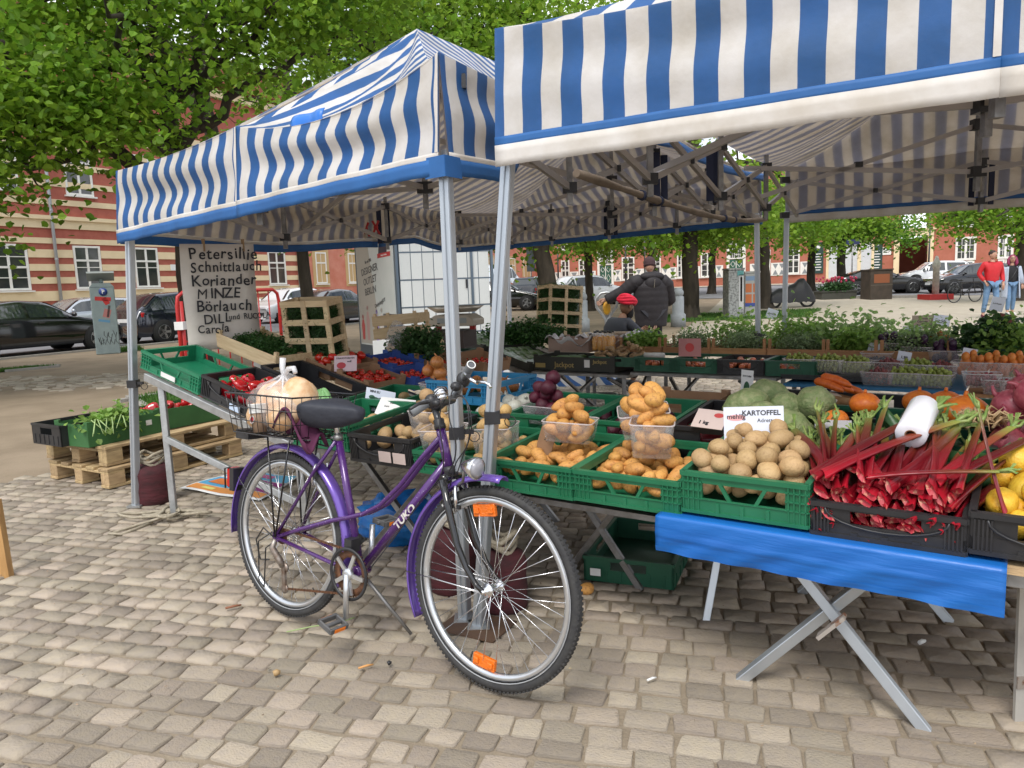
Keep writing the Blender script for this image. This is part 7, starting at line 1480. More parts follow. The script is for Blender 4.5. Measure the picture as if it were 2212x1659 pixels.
# scale on stacked crates
sx0=yp(915,790,7.3); SX=frame(V((sx0.x,sx0.y,.0)),V((.96,-.28,0)),V((.28,.96,0)))
for k in range(4): crate(('lowest dark green crate of the stack under the kitchen scale','second dark green crate from the ground under the scale','third dark green crate from the ground under the scale','topmost dark green crate of the stack under the scale')[k],SX@T(0,0,.016+.19*k),.42,.4,.185,'solid',dgreen,'stacked crates under the scale')
b=MB(); b.box((.2,.2,.89),(.46,.4,.17)); o=b.build('box',mat('brown_black_box',(.05,.035,.03),.6)); o.matrix_world=SX; tag(o,'dark box between the crate stack and the scale','box')
t=thing('scale','shop scale with a shallow pan, beside the tent legs','scale',M=SX@T(.3,.1,1.02)); b=MB(); b.prism([(-.24,0),(.24,0),(.24,.06),(.16,.11),(-.16,.11),(-.24,.06)],.34,Matrix(((1,0,0,0),(0,0,1,-.1),(0,1,0,0),(0,0,0,1)))); b.build('housing',mat('beige_plastic',(.5,.45,.36),.5,0,col2=(.42,.37,.3),scale=6),t,bevel=.008); b=MB(); b.box((.02,-.102,.055),(.3,.004,.05)); b.build('display',mat('scale_display',(.3,.33,.33),.3),t)
for x in (-.18,.18): b=MB(); b.box((x,.05,-.02),(.05,.05,.04)); b.build('foot',redp,t)
b=MB(); b.lathe([(0,.14),(.2,.14),(.28,.19),(.285,.19),(.2,.133),(0,.13)],20,T(0,.07,0)); b.build('pan',mat('pan_metal',(.5,.45,.38),.35,.6),t)
bag('knotted thin plastic bag hanging at the scale table',(0,0,0),(.08,.07,.14),12,whiteb,T(yp(945,850,7.0)),False,'plastic_bag')
# striped tarp bundle on the ground behind
b=MB(); c=gp(1195,828); vs=[];
t=thing('tarp_bundle','bundled blue and white striped cloth on the ground behind the herb table','cloth',(c.x,c.y,0))
cloth_grid('cloth',t,lambda u,v:V(((u-.5)*1.9,(v-.5)*.9,.01+.24*math.sin(math.pi*u)**.5*math.sin(math.pi*v)**.6*(1+.35*math.sin(u*17)+.25*math.sin(v*13+u*8)))),30,16,lambda u,v:u*9+1.2*math.sin(v*5),cloth)
# ================================================================== street furniture, cars, people
# parking meter
mM=T(gp(235,764))@rz(.5); t=thing('parking_meter','grey graffitied parking ticket machine with a solar panel on top','parking meter',M=mM); gm=mat('meter_grey',(.25,.31,.31),.5,0,col2=(.2,.25,.26),scale=4)
b=MB(); b.prism([(-.28,-.2),(.28,-.2),(.28,.2),(-.28,.2)],1.72); b.build('body',gm,t,bevel=.02); b=MB(); b.prism([(-.28,1.72),(.28,1.72),(.2,1.82),(-.2,1.82)],.4,Matrix(((1,0,0,0),(0,0,1,-.2),(0,1,0,0),(0,0,0,1)))); b.build('cap',gm,t); b=MB(); b.cyl((0,0,1.8),(0,0,1.92),.05); b.build('neck',gm,t)
b=MB(); b.box((0,0,2.0),(.62,.44,.05),Matrix.Rotation(-.45,3,'X')); b.build('solar_panel',mat('panel_back',(.3,.33,.32),.4),t); b=MB(); b.lathe([(0,0),(.1,0),(.1,.01),(0,.01)],18,T(.02,-.201,1.6)@Matrix.Rotation(math.pi/2,4,'X')); b.build('badge',mat('badge_blue',(.03,.06,.25),.4),t); text('P',.13,whitep,t,T(.02,-.213,1.6)@FX,bold=.004)
for x,z,w,h,c,a in ((.0,1.42,.36,.1,(.45,.03,.03),.1),(.06,1.36,.12,.18,(.45,.03,.03),-.5),(.06,1.05,.16,.22,(.4,.16,.15),.3),(.1,1.1,.05,.3,(.06,.06,.06),.2),(-.02,.86,.26,.06,(.1,.25,.4),.2)): b=MB(); b.box((x,-.2015,z),(w,.002,h),Matrix.Rotation(a,3,'Y')); b.build('graffiti',mat('graffiti_%d'%(z*100+w*10),c,.6),t)
R=random.Random(2)
for k in range(9): x=-.2+.05*k; z=.25+.25*(k%2)*R.random(); b=MB(); b.tube([(x,-.203,z+.18),(x+.03*R.uniform(-1,1),-.203,z+.08),(x+.05,-.203,z),(x+.08,-.203,z+.13)],.006,4); b.build('graffiti',ink,t)
b=MB(); b.box((-.2815,0,1.2),(.003,.2,.3)); b.build('panel',whitep,t)
# bollards, lamps, signs
conc=mat('bollard_stone',(.30,.32,.33),.8,0,col2=(.24,.26,.27),scale=7,bump=.2)
def bollard(label,p,s=1):
    t=thing('bollard',label,'bollard',(p.x,p.y,zg(p.y))); b=MB(); b.lathe([(.22*s,0),(.22*s,.36*s),(.17*s,.4*s),(.17*s,.88*s),(.12*s,.9*s)],18); b.build('post',conc,t); b=MB(); b.ell((0,0,.99*s),(.165*s,.165*s,.15*s),18,12); b.build('ball',conc,t)
bollard('round-topped grey stone bollard right of the man in black',gp(1465,706)); bollard('grey stone bollard hidden behind the upright dill crate',V((yp(1256,650,21).x,21,0)))
def lamp(label,px,y,h):
    x=yp(px,600,y).x; t=thing('street_lamp',label,'lamp',(x,y,zg(y))); b=MB(); b.tube([(0,0,0),(0,0,.9),(0,0,h)],[.09,.06,.045],10); b.build('pole',blackm,t); b=MB(); b.lathe([(.08,h),(.14,h+.05),(.22,h+.5),(.2,h+.52)],6,smooth=False); b.build('lantern_glass',mat('lantern_glass',(.6,.6,.5),.15,0,clear=.4),t); b=MB(); b.lathe([(.26,h+.52),(.2,h+.62),(.05,h+.75),(0,h+.85)],6,smooth=False); b.build('lamp_cap',blackm,t)
lamp('black street lamp left of the man in black with its lantern in the leaves',1352,40,3.6); lamp('black street lamp standing in front of the dark gateway',2005,47,4.2); lamp('small lantern lamp between the tree trunks left of the pale hatchback',1206,52,4.6)
def signpost(label,px,y,h,w,hh,c,txt=None):
    x=yp(px,600,y).x; t=thing('traffic_sign',label,'sign',(x,y,zg(y))); b=MB(); b.cyl((0,0,0),(0,0,h),.035,8); b.build('pole',dsteel,t); b=MB(); b.box((0,-.05,h-hh/2),(w,.02,hh)); b.build('plate',mat('sign_%d'%(c[2]*1000),c,.4),t)
    if txt: text(txt,hh*.7,whitep,t,T(0,-.063,h-hh/2)@FX,bold=.01)
    return t
signpost('blue parking sign above a grey plate behind the man in black',1393,36,3.9,.7,.75,(.02,.05,.2),'P'); signpost('dark back of a traffic sign before the salmon house',1148,44,3.2,.5,1.4,(.06,.07,.08)); signpost('narrow blue sign post before the shop blinds',1840,40,2.9,.7,.25,(.02,.03,.1))
# utility cabinets with graffiti, rusty box, covered motorcycle, planter, pump
def boxthing(name,label,cat,px0,px1,y,h,d,m_,details=()):
    a=yp(px0,600,y).x; c=yp(px1,600,y).x; t=thing(name,label,cat,((a+c)/2,y,zg(y))); w=c-a; b=MB(); b.box((0,d/2,h/2),(w,d,h)); b.build('body',m_,t,bevel=.02); b=MB(); b.box((0,d/2,h+.03),(w*1.04,d*1.06,.06)); b.build('lid',m_,t)
    for x,z,ww,hh,c_ in details: b=MB(); b.box((x*w,-.004,z*h),(ww*w,.006,hh*h)); b.build('graffiti',mat('paint_%d'%(c_[0]*100+c_[1]*1000+c_[2]*10000),c_,.6),t)
    return t
boxthing('cabinet','grey street cabinet covered in black scribbles beside the left rear tent leg','cabinet',1574,1608,25,1.62,.7,mat('cabinet_grey',(.33,.34,.33),.6,0,col2=(.16,.16,.16),scale=14,lo=.48,hi=.56),((.3,.55,.3,.7,(.5,.5,.5)),(.3,.6,.12,.5,(.3,.06,.03)),(.25,.93,.4,.1,(.1,.3,.3))))
boxthing('cabinet','street cabinet painted orange and blue between the rear tent legs','cabinet',1609,1642,25.6,1.5,.7,mat('cabinet_pale',(.4,.4,.38),.6),((-.25,.66,.4,.2,(.55,.16,.05)),(.25,.66,.4,.2,(.55,.16,.05)),(-.25,.42,.4,.2,(.55,.16,.05)),(.25,.42,.4,.2,(.55,.16,.05)),(0,.28,.96,.08,(.05,.08,.3)),(0,.88,.9,.1,(.2,.3,.45))))
boxthing('container','rusty brown metal box standing before the black coupe','container',1881,1929,34.5,1.35,1.0,mat('rusty_dark_box',(.05,.04,.03),.7,.2,col2=(.08,.06,.045),scale=3),((0,.72,.7,.3,(.25,.08,.03)),(0,.5,.98,.03,(.1,.08,.06))))
boxthing('planter','low dark planter of red tulips before the shop blinds','planter',1776,1852,36,.35,1.0,mat('planter_dark',(.06,.06,.05),.8))
_px=yp(1812,620,36); greens('tulips','bushy greenery growing in the low planter before the shop','plants',T(_px.x,36.4,.75),(0,0,0),(.85,.4,.25),1300,.12,dkh_m,130,spread=.1); 
b=MB(); R=random.Random(8)
for k in range(40): b.ell((R.uniform(-.9,.9),R.uniform(-.3,.3),R.uniform(.25,.5)),(.05,.05,.07),6,5)
o=b.build('tulip_heads',mat('tulip_red',(.4,.03,.08),.5)); o.matrix_world=T(_px.x,36.3,.7); tag(o,'red tulip heads above the low planter',"flowers",kind='stuff')
b=MB(); a=gp(1770,652); c=gp(1985,648); b.bar((a.x,a.y,.12),(c.x,c.y,.12),.35,.25); tag(b.build('kerb_stone',kerbm),kind='structure')
mx_=yp(1707,640,31).x; t=thing('covered_motorcycle','motorcycle under a black cover on the square beside the rear tent legs','motorcycle',(mx_,31,zg(31))); b=MB(); st=[(-.98,.3,.34),(-.9,.36,.62),(-.5,.38,.80),(-.1,.34,.86),(.2,.4,1.05),(.45,.42,1.22),(.6,.36,1.15),(.85,.28,.75),(1.0,.16,.45)]
b.grid(lambda u,v:(lambda i,f:(lambda x,w,z:V((x,math.cos(math.pi*v)*w*(1.0-.25*math.sin(math.pi*v)),.22+(z-.22)*math.sin(math.pi*v)**.55+.02*math.sin(u*40+v*9))))(*[st[i][k]+(st[min(i+1,8)][k]-st[i][k])*f for k in range(3)]))(min(7,int(u*8)),u*8-min(7,int(u*8))),40,16); b.build('cover',mat('black_cover',(.012,.012,.014),.5,0,bump=.5,bscale=6),t)
for x in (-.68,.72): b=MB(); b.tube([V((x+.29*math.cos(q*.3),0,.31+.29*math.sin(q*.3))) for q in range(21)],.05,8,closed=True); b.build('wheel',rub,t)
py_=33; px_=yp(2022,600,py_).x; t=thing('water_pump','slim white post with a red base on the square','post',(px_,py_,zg(py_))); b=MB(); b.lathe([(.14,.2),(.13,1.4),(.17,1.42),(.17,1.6),(.1,1.75),(.05,1.9),(0,1.92)],14); b.build('post',mat('weathered_white',(.55,.53,.48),.7,0,col2=(.35,.34,.3),scale=6),t); b=MB(); b.box((0,0,.12),(1.05,1.0,.24)); b.build('base',redp,t)
for px,y,lab in ((2085,30,'black bicycle parked near the couple'),): 
    x=yp(px,620,y).x; t=thing('parked_bicycle',lab,'bicycle',(x,y,zg(y)),.25)
    for s in (-.52,.52): b=MB(); b.tube([V((s+.33*math.cos(q*.3),0,.35+.33*math.sin(q*.3))) for q in range(21)],.022,6,closed=True); b.build('wheel',black,t)
    b=MB(); 
    for p_,q_ in (((-.52,0,.35),(-.1,0,.3)),((-.1,0,.3),(-.22,0,.85)),((-.2,0,.75),(.4,0,.8)),((-.1,0,.3),(.42,0,.72)),((.38,0,.95),(.52,0,.35)),((-.52,0,.35),(-.2,0,.75))): b.cyl(p_,q_,.02,6)
    b.tube([(.34,-.28,1.0),(.38,0,.98),(.34,.28,1.0)],.015,6); b.build('frame',black,t); b=MB(); b.ell((-.24,0,.9),(.13,.07,.04),8,6); b.build('saddle',black,t)
for px in (1372,1440,1545): 
    p=V((yp(px,640,47).x,47,zg(47))); t=thing('street_post','thin dark kerb post along the street %s'%{1372:'left of the black street lamp',1440:'right behind the man in black',1545:'right of the slim lawn tree'}[px],'post',p); b=MB(); b.cyl((0,0,0),(0,0,1.0),.06,8); b.build('post',black,t)
# cars -------------------------------------------------------------
glassm=mat('car_glass',(.02,.027,.03),.04,0,spec=.9,coat=.5); tyrem=mat('car_tyre',(.015,.015,.016),.8); rimc=mat('car_rim',(.5,.51,.52),.3,.8); redl=mat('red_lamp',(.45,.01,.01),.15); whl=mat('clear_lamp',(.7,.72,.75),.1,.3); platem=whitep
PR={'sedan':((0,.62),(.03,.70),(.26,.93),(.45,1.40),(.58,1.44),(.72,1.38),(.86,1.06),(.985,1.0),(1,.75)),'hatch':((0,.66),(.03,.78),(.24,1.0),(.40,1.45),(.55,1.52),(.78,1.47),(.93,1.1),(.985,.98),(1,.7)),'wagon':((0,.62),(.03,.74),(.26,.98),(.43,1.42),(.55,1.48),(.85,1.43),(.955,1.05),(.99,.98),(1,.75)),'suv':((0,.72),(.03,.86),(.24,1.06),(.38,1.52),(.52,1.60),(.80,1.55),(.94,1.15),(.985,1.05),(1,.8)),'small':((0,.7),(.05,.85),(.20,1.02),(.36,1.48),(.55,1.55),(.82,1.50),(.95,1.05),(.99,.95),(1,.75)),'van':((0,.8),(.04,1.05),(.14,1.3),(.24,2.1),(.4,2.25),(.8,2.25),(.97,2.2),(.99,1.2),(1,.8)),'coupe':((0,.58),(.03,.66),(.30,.88),(.48,1.24),(.6,1.28),(.72,1.22),(.9,.98),(.985,.93),(1,.7))}
def car(label,M,L_,Wd,kind,paint,hs=1,name='parked_car'):
    t=thing(name,label,'car' if kind!='van' else 'van',M=M,group=None); pr=PR[kind]
    def zt(u):
        for (a,za),(b_,zb) in zip(pr,pr[1:]):
            if a<=u<=b_: 
                k=(u-a)/(b_-a); return (za+(zb-za)*(k*k*(3-2*k)*.4+k*.6))*hs
        return pr[-1][1]*hs
    belt=.92*hs if kind not in('van','coupe') else (1.25 if kind=='van' else .86); N=44; ring=13; vs=[]; us=[i/N for i in range(N+1)]
    def sec(u):
        e=min(1,(min(u,1-u)/.09)); w=Wd/2*(.80+.2*math.sin(e*math.pi/2)); z=zt(u); zb=min(z-.02,belt+.05*u); x=L_*(.5-u)
        cab=max(0,min(1,(z-zb)/.42)); wr=w*(.93-.20*cab); h=[(w*.86,.20),(w*.98,.30),(w,.52),(w*.985,zb*.88),(w*.955,zb),(wr,max(zb+.01,z-.05)),(wr*.75,z)]
        return [V((x,y,z_)) for y,z_ in h]+[V((x,-y,z_)) for y,z_ in reversed(h)]
    S=[sec(u) for u in us]; n=14
    b=MB(); b.add([p for s_ in S for p in s_],[(i*n+j,i*n+j+1,(i+1)*n+j+1,(i+1)*n+j) for i in range(N) for j in range(n-1)]+[tuple(range(n)),tuple(N*n+j for j in reversed(range(n)))],True); b.build('body',paint,t)
    # side windows, windscreens (slightly proud)
    u0=[u for u in us if zt(u)-belt>.22*hs]; a,c=min(u0),max(u0)
    if kind=='van': c=a+.14
    cuts=[a,a+(c-a)*.42,a+(c-a)*.46,a+(c-a)*.80,a+(c-a)*.83,c-.005]
    for s in (1,-1):
        for k in range(0,6,2):
            g=[]; m_=8
            for i in range(m_+1):
                S_=sec(cuts[k]+(cuts[k+1]-cuts[k])*i/m_); lo,hi=S_[4],S_[5]; g.append((lo.lerp(hi,.08),lo.lerp(hi,.90)))
            b=MB(); b.add([V((p.x,(p.y+.008)*s,p.z)) for q_ in g for p in q_],[(2*i,2*i+2,2*i+3,2*i+1) for i in range(m_)],False); b.build('side_window',glassm,t)
    for ua,ub,nm in ((pr[2][0]+.015,pr[3][0]-.01,'windscreen'),(pr[5][0]+.012,pr[6][0]-.012,'rear_window')):
        if kind=='van' and nm=='rear_window': continue
        if nm=='rear_window' and ub-ua<.02: continue
        g=[]
        for i in range(7): S_=sec(ua+(ub-ua)*i/6); q_=S_[6]; o_=S_[5]; yy_=o_.lerp(q_,.35); g.append((yy_,V((yy_.x,-yy_.y,yy_.z))))
        dx=.012*(1 if nm=='windscreen' else -1); b=MB(); b.add([V((p.x+dx,p.y,max(p.z,sec(ua)[6].z*0+p.z)+.022)) for q_ in g for p in q_],[(2*i,2*i+1,2*i+3,2*i+2) for i in range(6)],True); b.build(nm,glassm,t)
    wr=.33 if kind!='suv' else .36
    for ux in (.185,.805):
        for s in (1,-1):
            c_=V((L_*(.5-ux),s*(Wd/2-.09),wr)); b=MB(); A_=T(c_)@Matrix.Rotation(math.pi/2,4,'X'); b.lathe([(wr+.055,-.085),(wr+.055,.095)],24,A_); b.build('wheel_arch',darkm,t); b=MB(); b.lathe([(wr*.62,-.105),(wr*.95,-.105),(wr,-.08),(wr,.08),(wr*.95,.105),(wr*.62,.105)],24,A_); w_=b.build('wheel',tyrem,t); b=MB(); b.lathe([(wr*.62,-.1),(wr*.66,-.108),(wr*.66,.108),(wr*.62,.1)],20,A_,cap=False)
            for k in range(5): R_=Matrix.Rotation(2*math.pi*k/5,4,'Y'); b.box(c_+R_.to_3x3()@V((wr*.36,s*.09,0)),(wr*.62,.03,.07),R_.to_3x3())
            b.lathe([(0,-.1),(.07,-.1),(.07,.1),(0,.1)],12,A_); b.build('rim',rimc,w_)
    for s in (1,-1):
        b=MB(); q_=sec(.035); b.ell((q_[3].x-.02,s*(q_[3].y-.17),.66*hs),(.14,.17,.075),10,6); b.build('headlight',whl,t); b=MB(); q_=sec(.965); b.box((q_[3].x+.03,s*(q_[3].y-.06),.86*hs),(.12,.16,.15)); b.build('tail_light',redl,t,bevel=.02)
        b=MB(); q_=sec(pr[2][0]+.06); b.ell((q_[4].x,s*(q_[4].y+.09),q_[4].z+.08),(.06,.10,.065),8,6); b.build('mirror',paint,t)
        for uu in (a+(c-a)*.3,a+(c-a)*.7): q_=sec(uu); b=MB(); b.box((q_[3].x,s*(q_[3].y+.012),q_[3].z),(.16,.02,.025)); b.build('handle',paint if kind!='suv' else black,t)
    for x,nm in ((L_/2+.004,'front_plate'),(-L_/2-.004,'rear_plate')): b=MB(); b.box((x,0,.5 if x>0 else .7*hs),(.01,.5,.11)); b.build(nm,platem,t)
    b=MB(); b.box((L_/2-.004,0,.42),(.02,Wd*.6,.12)); b.build('grille',black,t); return t
pb=mat('black_car_paint',(.008,.008,.01),.12,.2,coat=1); psv=mat('silver_car_paint',(.5,.53,.57),.25,.7,coat=.8); pw_=mat('white_car_paint',(.74,.75,.77),.2,0,coat=1); pg=mat('grey_car_paint',(.10,.105,.11),.2,.5,coat=1); pnav=mat('dark_blue_car_paint',(.012,.016,.03),.12,.3,coat=1); pvan=mat('pale_blue_van',(.62,.68,.74),.3,0,coat=.6)
fang=math.atan2(FD.y,FD.x); rang=math.atan2(RD.y,RD.x)
def on_f(px,w): o=KO+FN*w; t=tpx(o,FD,px,720); return o+FD*t
def fcar(label,px,off,w,L_,Wd,kind,p,flip=0,hs=1): c=on_f(px,w)+FD*off; car(label,T(c.x,c.y,zg(c.y)+.02)@rz(fang+(math.pi if flip else 0)),L_,Wd,kind,p,hs)
fcar('black saloon car parked at the left edge, nose towards the parking meter',232,-2.4,-1.35,4.8,1.84,'sedan',pb); fcar('dark blue hatchback parked right of the ticket machine behind the tent leg',266,2.0,-1.35,4.0,1.76,'hatch',pnav,0,1.02); fcar('silver estate car parked across the street by the banded house',178,0,-8.1,4.7,1.82,'wagon',psv,1); fcar('white car facing us across the street behind the red barrier',560,1.9,-5.2,4.1,1.76,'hatch',pw_,1); fcar('dark grey car behind the upright dill crate and the kiosk',792,-1.9,-1.35,4.3,1.78,'sedan',pg)
def rcar(label,px,y,L_,Wd,kind,p,ang,hs=1): x=yp(px,620,y).x; car(label,T(x,y,zg(y)+.02)@rz(ang),L_,Wd,kind,p,hs)
rcar('small black car seen from behind right of the kiosk',1150,40,2.9,1.66,'small',pb,1.15); rcar('dark car half hidden behind the kiosk and the thin rear pole',1085,37,4.3,1.75,'sedan',pb,-.2); rcar('pale hatchback behind the slender tree and the upright dill crate',1268,39,4.2,1.8,'suv',pw_,.55,.97); rcar('black coupe parked behind the rusty metal box',1897,39.5,4.5,1.82,'coupe',pb,rang+.35,1.02); rcar('white car parked before the dark gateway',2022,45,4.3,1.82,'suv',pw_,rang+math.pi+.25,.95); rcar('black car parked behind the couple',2100,37.5,4.4,1.8,'hatch',pb,rang+math.pi+.45,.96); rcar('pale blue-white van behind the kiosk edge',1060,52,5.2,1.95,'van',pvan,.3)
# ================================================================== people
skinm=mat('skin',(.52,.30,.21),.5,0,col2=(.45,.25,.17),scale=12,spec=.4); skind=mat('skin_brown',(.20,.10,.055),.5,0,col2=(.16,.08,.045),scale=12)
def skinobj(name,parent,m_,V_,E_,R_,sub=2,root=0,bump=None):
    me=bpy.data.meshes.new(name); me.from_pydata([tuple(v) for v in V_],E_,[]); me.materials.append(m_); o=obj(name,me,parent); md=o.modifiers.new('skin','SKIN'); md.use_smooth_shade=True
    for i,r in enumerate(R_):
        sv=me.skin_vertices[0].data[i]; sv.radius=r if isinstance(r,tuple) else (r,r); sv.use_root=(i==root)
    sd=o.modifiers.new('sub','SUBSURF'); sd.levels=1; sd.render_levels=sub; bpy.context.view_layer.update()
    ev=bpy.data.meshes.new_from_object(o.evaluated_get(bpy.context.evaluated_depsgraph_get())); o.modifiers.clear(); o.data=ev; ev.polygons.foreach_set('use_smooth',[True]*len(ev.polygons)); return o
def person(label,M,H=1.75,J={},skin=skinm,jacket=None,jlen=.84,puff=0,jr=1.0,trousers=None,shoes=None,hand=(1,1),face=True,group=None):
    t=thing('person',label,'person',M=M,group=group); k=H/1.75
    D=dict(pel=(0,0,.95),spi=(0,0,1.14),che=(0,-.01,1.34),nek=(0,0,1.50),hb=(0,.01,1.57),hd=(0,.015,1.665),
      sl=(-.185,-.01,1.42),el=(-.235,-.02,1.14),wl=(-.23,.06,.90),hl=(-.09,0,.92),kl=(-.10,.02,.50),al=(-.10,-.02,.09),tl=(-.115,.13,.035),
      sr=(.185,-.01,1.42),er=(.235,-.02,1.14),wr=(.23,.06,.90),hr=(.09,0,.92),kr=(.10,.02,.50),ar=(.10,-.02,.09),tr=(.115,.13,.035)); D.update(J); P={a:V(b)*k for a,b in D.items()}
    # body: one continuous surface with five-fingered hands
    vs=[];rs=[];es=[];ix={}
    def add(n,p,r,frm=None): ix[n]=len(vs); vs.append(p); rs.append(tuple(q*k for q in r) if isinstance(r,tuple) else r*k); (es.append((ix[frm],ix[n])) if frm else None)
    add('pel',P['pel'],(.14,.10)); add('spi',P['spi'],(.125,.09),'pel'); add('che',P['che'],(.14,.10),'spi'); add('nek',P['nek'],.055,'che'); add('hb',P['hb'],.05,'nek')
    for s in 'lr':
        add('s'+s,P['s'+s],.058,'che'); add('e'+s,P['e'+s],.042,'s'+s); add('w'+s,P['w'+s],.028,'e'+s)
        d=(P['w'+s]-P['e'+s]).normalized(); add('p'+s,P['w'+s]+d*.07*k,(.036,.022),'w'+s)
        sd=d.cross(V((0,1,0))); sd=sd.normalized() if sd.length>.1 else V((1,0,0)); bk=d.cross(sd)
        for i,(o_,l_) in enumerate(((-.028,.062),(-.009,.074),(.010,.07),(.028,.054))):
            b_=P['w'+s]+d*.085*k+sd*o_*k; add('f%d%s'%(i,s),b_,.010,'p'+s); add('g%d%s'%(i,s),b_+(d*.6+bk*.25)*l_*k,.009,'f%d%s'%(i,s)); add('h%d%s'%(i,s),b_+(d*.85+bk*.6)*l_*k,.008,'g%d%s'%(i,s))
        add('u0'+s,P['w'+s]+d*.04*k-sd*.035*k+bk*.012*k,.012,'w'+s); add('u1'+s,P['w'+s]+d*.085*k-sd*.05*k+bk*.03*k,.0095,'u0'+s)
        add('t'+s,P['h'+s],.085,'pel'); add('k'+s,P['k'+s],.058,'t'+s); add('a'+s,P['a'+s],.04,'k'+s); add('o'+s,P['t'+s],.036,'a'+s)
    body=skinobj('body',t,skin,vs,es,rs,1)
    b=MB(); c=P['hd']; dirn=V(J.get('look',(0,1,0))).normalized(); yaw=math.atan2(-dirn.x,dirn.y); R3=Matrix.Rotation(yaw,3,'Z')@Matrix.Rotation(math.asin(max(-1,min(1,dirn.z))),3,'X')
    def hp(x,y,z): return c+R3@(V((x,y,z))*k)
    b.ell(c,(.076*k,.095*k,.115*k),20,14,R3,fn=lambda d:1-.08*max(0,-d.z)*abs(d.x)); 
    for s in (-1,1): b.ell(hp(s*.078,-.005,-.005),(.012*k,.02*k,.032*k),8,6)
    if face: b.tube([hp(0,.088,.02),hp(0,.105,-.005),hp(0,.112,-.022),hp(0,.092,-.03)],[.008*k,.011*k,.014*k,.008*k],8)
    b.build('head',skin,t)
    if face:
        for s in (-1,1): b=MB(); b.ell(hp(s*.031,.083,.022),(.012*k,.009*k,.007*k),8,6); b.build('eye',mat('eye_dark',(.05,.035,.03),.3),t)
        b=MB(); b.tube([hp(-.025,.084,-.058),hp(0,.092,-.06),hp(.025,.084,-.058)],.006*k,6); b.build('mouth',mat('lips',(.38,.13,.11),.5),t)
    if trousers:
        vs=[P['pel']+V((0,0,.05)),P['hl'],P['kl'],P['al']+V((0,0,.03)),P['hr'],P['kr'],P['ar']+V((0,0,.03))]
        skinobj('trousers',t,trousers,vs,[(0,1),(1,2),(2,3),(0,4),(4,5),(5,6)],[(.15*k*jr,.115*k*jr),.10*k,.072*k,.058*k,.10*k,.072*k,.058*k])
    if shoes:
        for s in 'lr':
            a,o_=P['a'+s],P['t'+s]; b=MB(); d=(o_-a); d.z=0; d.normalize(); b.tube([a-d*.05*k+V((0,0,-.035*k)),a+V((0,0,-.02*k)),a.lerp(o_,.6)+V((0,0,-.012*k)),o_+d*.05*k+V((0,0,-.0))],[.036*k,.05*k,.042*k,.026*k],10); b.build('shoe',shoes,t)
    if jacket:
        lo=V((P['pel'].x,P['pel'].y,jlen*k)); 
        if puff==0:
            vs=[lo,P['pel']+V((0,0,.08*k)),P['spi']+V((0,0,.05*k)),P['che'],P['nek']-V((0,0,.03*k)),P['sl'],P['el'],P['wl']-(P['wl']-P['el'])*.04,P['sr'],P['er'],P['wr']-(P['wr']-P['er'])*.04]
            skinobj('jacket',t,jacket,vs,[(0,1),(1,2),(2,3),(3,4),(3,5),(5,6),(6,7),(3,8),(8,9),(9,10)],[(.17*k*jr,.135*k*jr),(.18*k*jr,.145*k*jr),(.175*k*jr,.14*k*jr),(.175*k*jr,.125*k*jr),.075*k,.085*k,.068*k,.054*k,.085*k,.068*k,.054*k])
        else:
            b=MB(); n=28; prof=[]; z0,z1=jlen*k,P['nek'].z-.005*k; m_=44
            for i in range(m_+1):
                f=i/m_; z=z0+(z1-z0)*f; w=(.205+.03*math.sin(f*2.6))*jr*(1 if f<.78 else math.cos((f-.78)/.22*1.15)**.8); q=1+.028*abs(math.sin(f*math.pi*puff+.25*math.sin(f*9)))**.5-.014; c_=lo.lerp(P['nek'],f); prof.append((c_.x,c_.y,z,w*k*q,w*k*q*.70))
            vs=[(x+a_*math.cos(2*math.pi*j/n),y+b_*math.sin(2*math.pi*j/n),z) for x,y,z,a_,b_ in prof for j in range(n)]
            b.add(vs,[(i*n+j,i*n+(j+1)%n,(i+1)*n+(j+1)%n,(i+1)*n+j) for i in range(m_) for j in range(n)]+[tuple(reversed(range(n)))],True)
            for s in 'lr':
                pts=[];rr=[]
                for i in range(25):
                    f=i/24; p=P['s'+s].lerp(P['e'+s],f*2) if f<.5 else P['e'+s].lerp(P['w'+s],(f-.5)*2*.97); pts.append(p); rr.append((.115-.04*f)*k*(1+.045*abs(math.sin(f*math.pi*7))-.02))
                pts.insert(0,P['s'+s].lerp(P['che'],.35)); rr.insert(0,.11*k); b.tube(pts,rr,14)
            b.build('jacket',jacket,t)
    return t,P,hp,R3,k
# man in the black padded jacket, seen from behind, left arm out to the sack truck
pm_=gp(1408,812); mdir=math.radians(4); MM=T(pm_.x,pm_.y,.015)@rz(mdir)
bj=mat('black_padded_nylon',(.014,.011,.013),.7,0,col2=(.02,.016,.018),scale=8,bump=.3,bscale=20); dkt=mat('dark_trousers',(.02,.02,.025),.8); dkshoe=mat('dark_shoes',(.03,.03,.03),.6)
t,P,hp,R3,k=person('person in black padded jacket and dark cap, seen from behind holding a sack truck',MM,1.68,dict(sl=(-.22,-.02,1.42),el=(-.42,.06,1.27),wl=(-.66,.14,1.16),sr=(.22,-.02,1.40),er=(.30,.06,1.13),wr=(.22,.26,1.06),look=(.15,.95,-.25),hd=(0,.06,1.66),hb=(0,.03,1.57)),jacket=bj,jlen=.74,puff=7,jr=1.12,trousers=dkt,shoes=dkshoe)
b=MB(); b.ell(hp(0,-.005,.03),(.092*k,.108*k,.10*k),18,12,R3); b.ell(hp(0,-.005,-.005),(.094*k,.11*k,.045*k),18,8,R3); b.build('cap',mat('dark_knit_cap',(.06,.03,.032),.9,0,bump=.5,bscale=60),t)
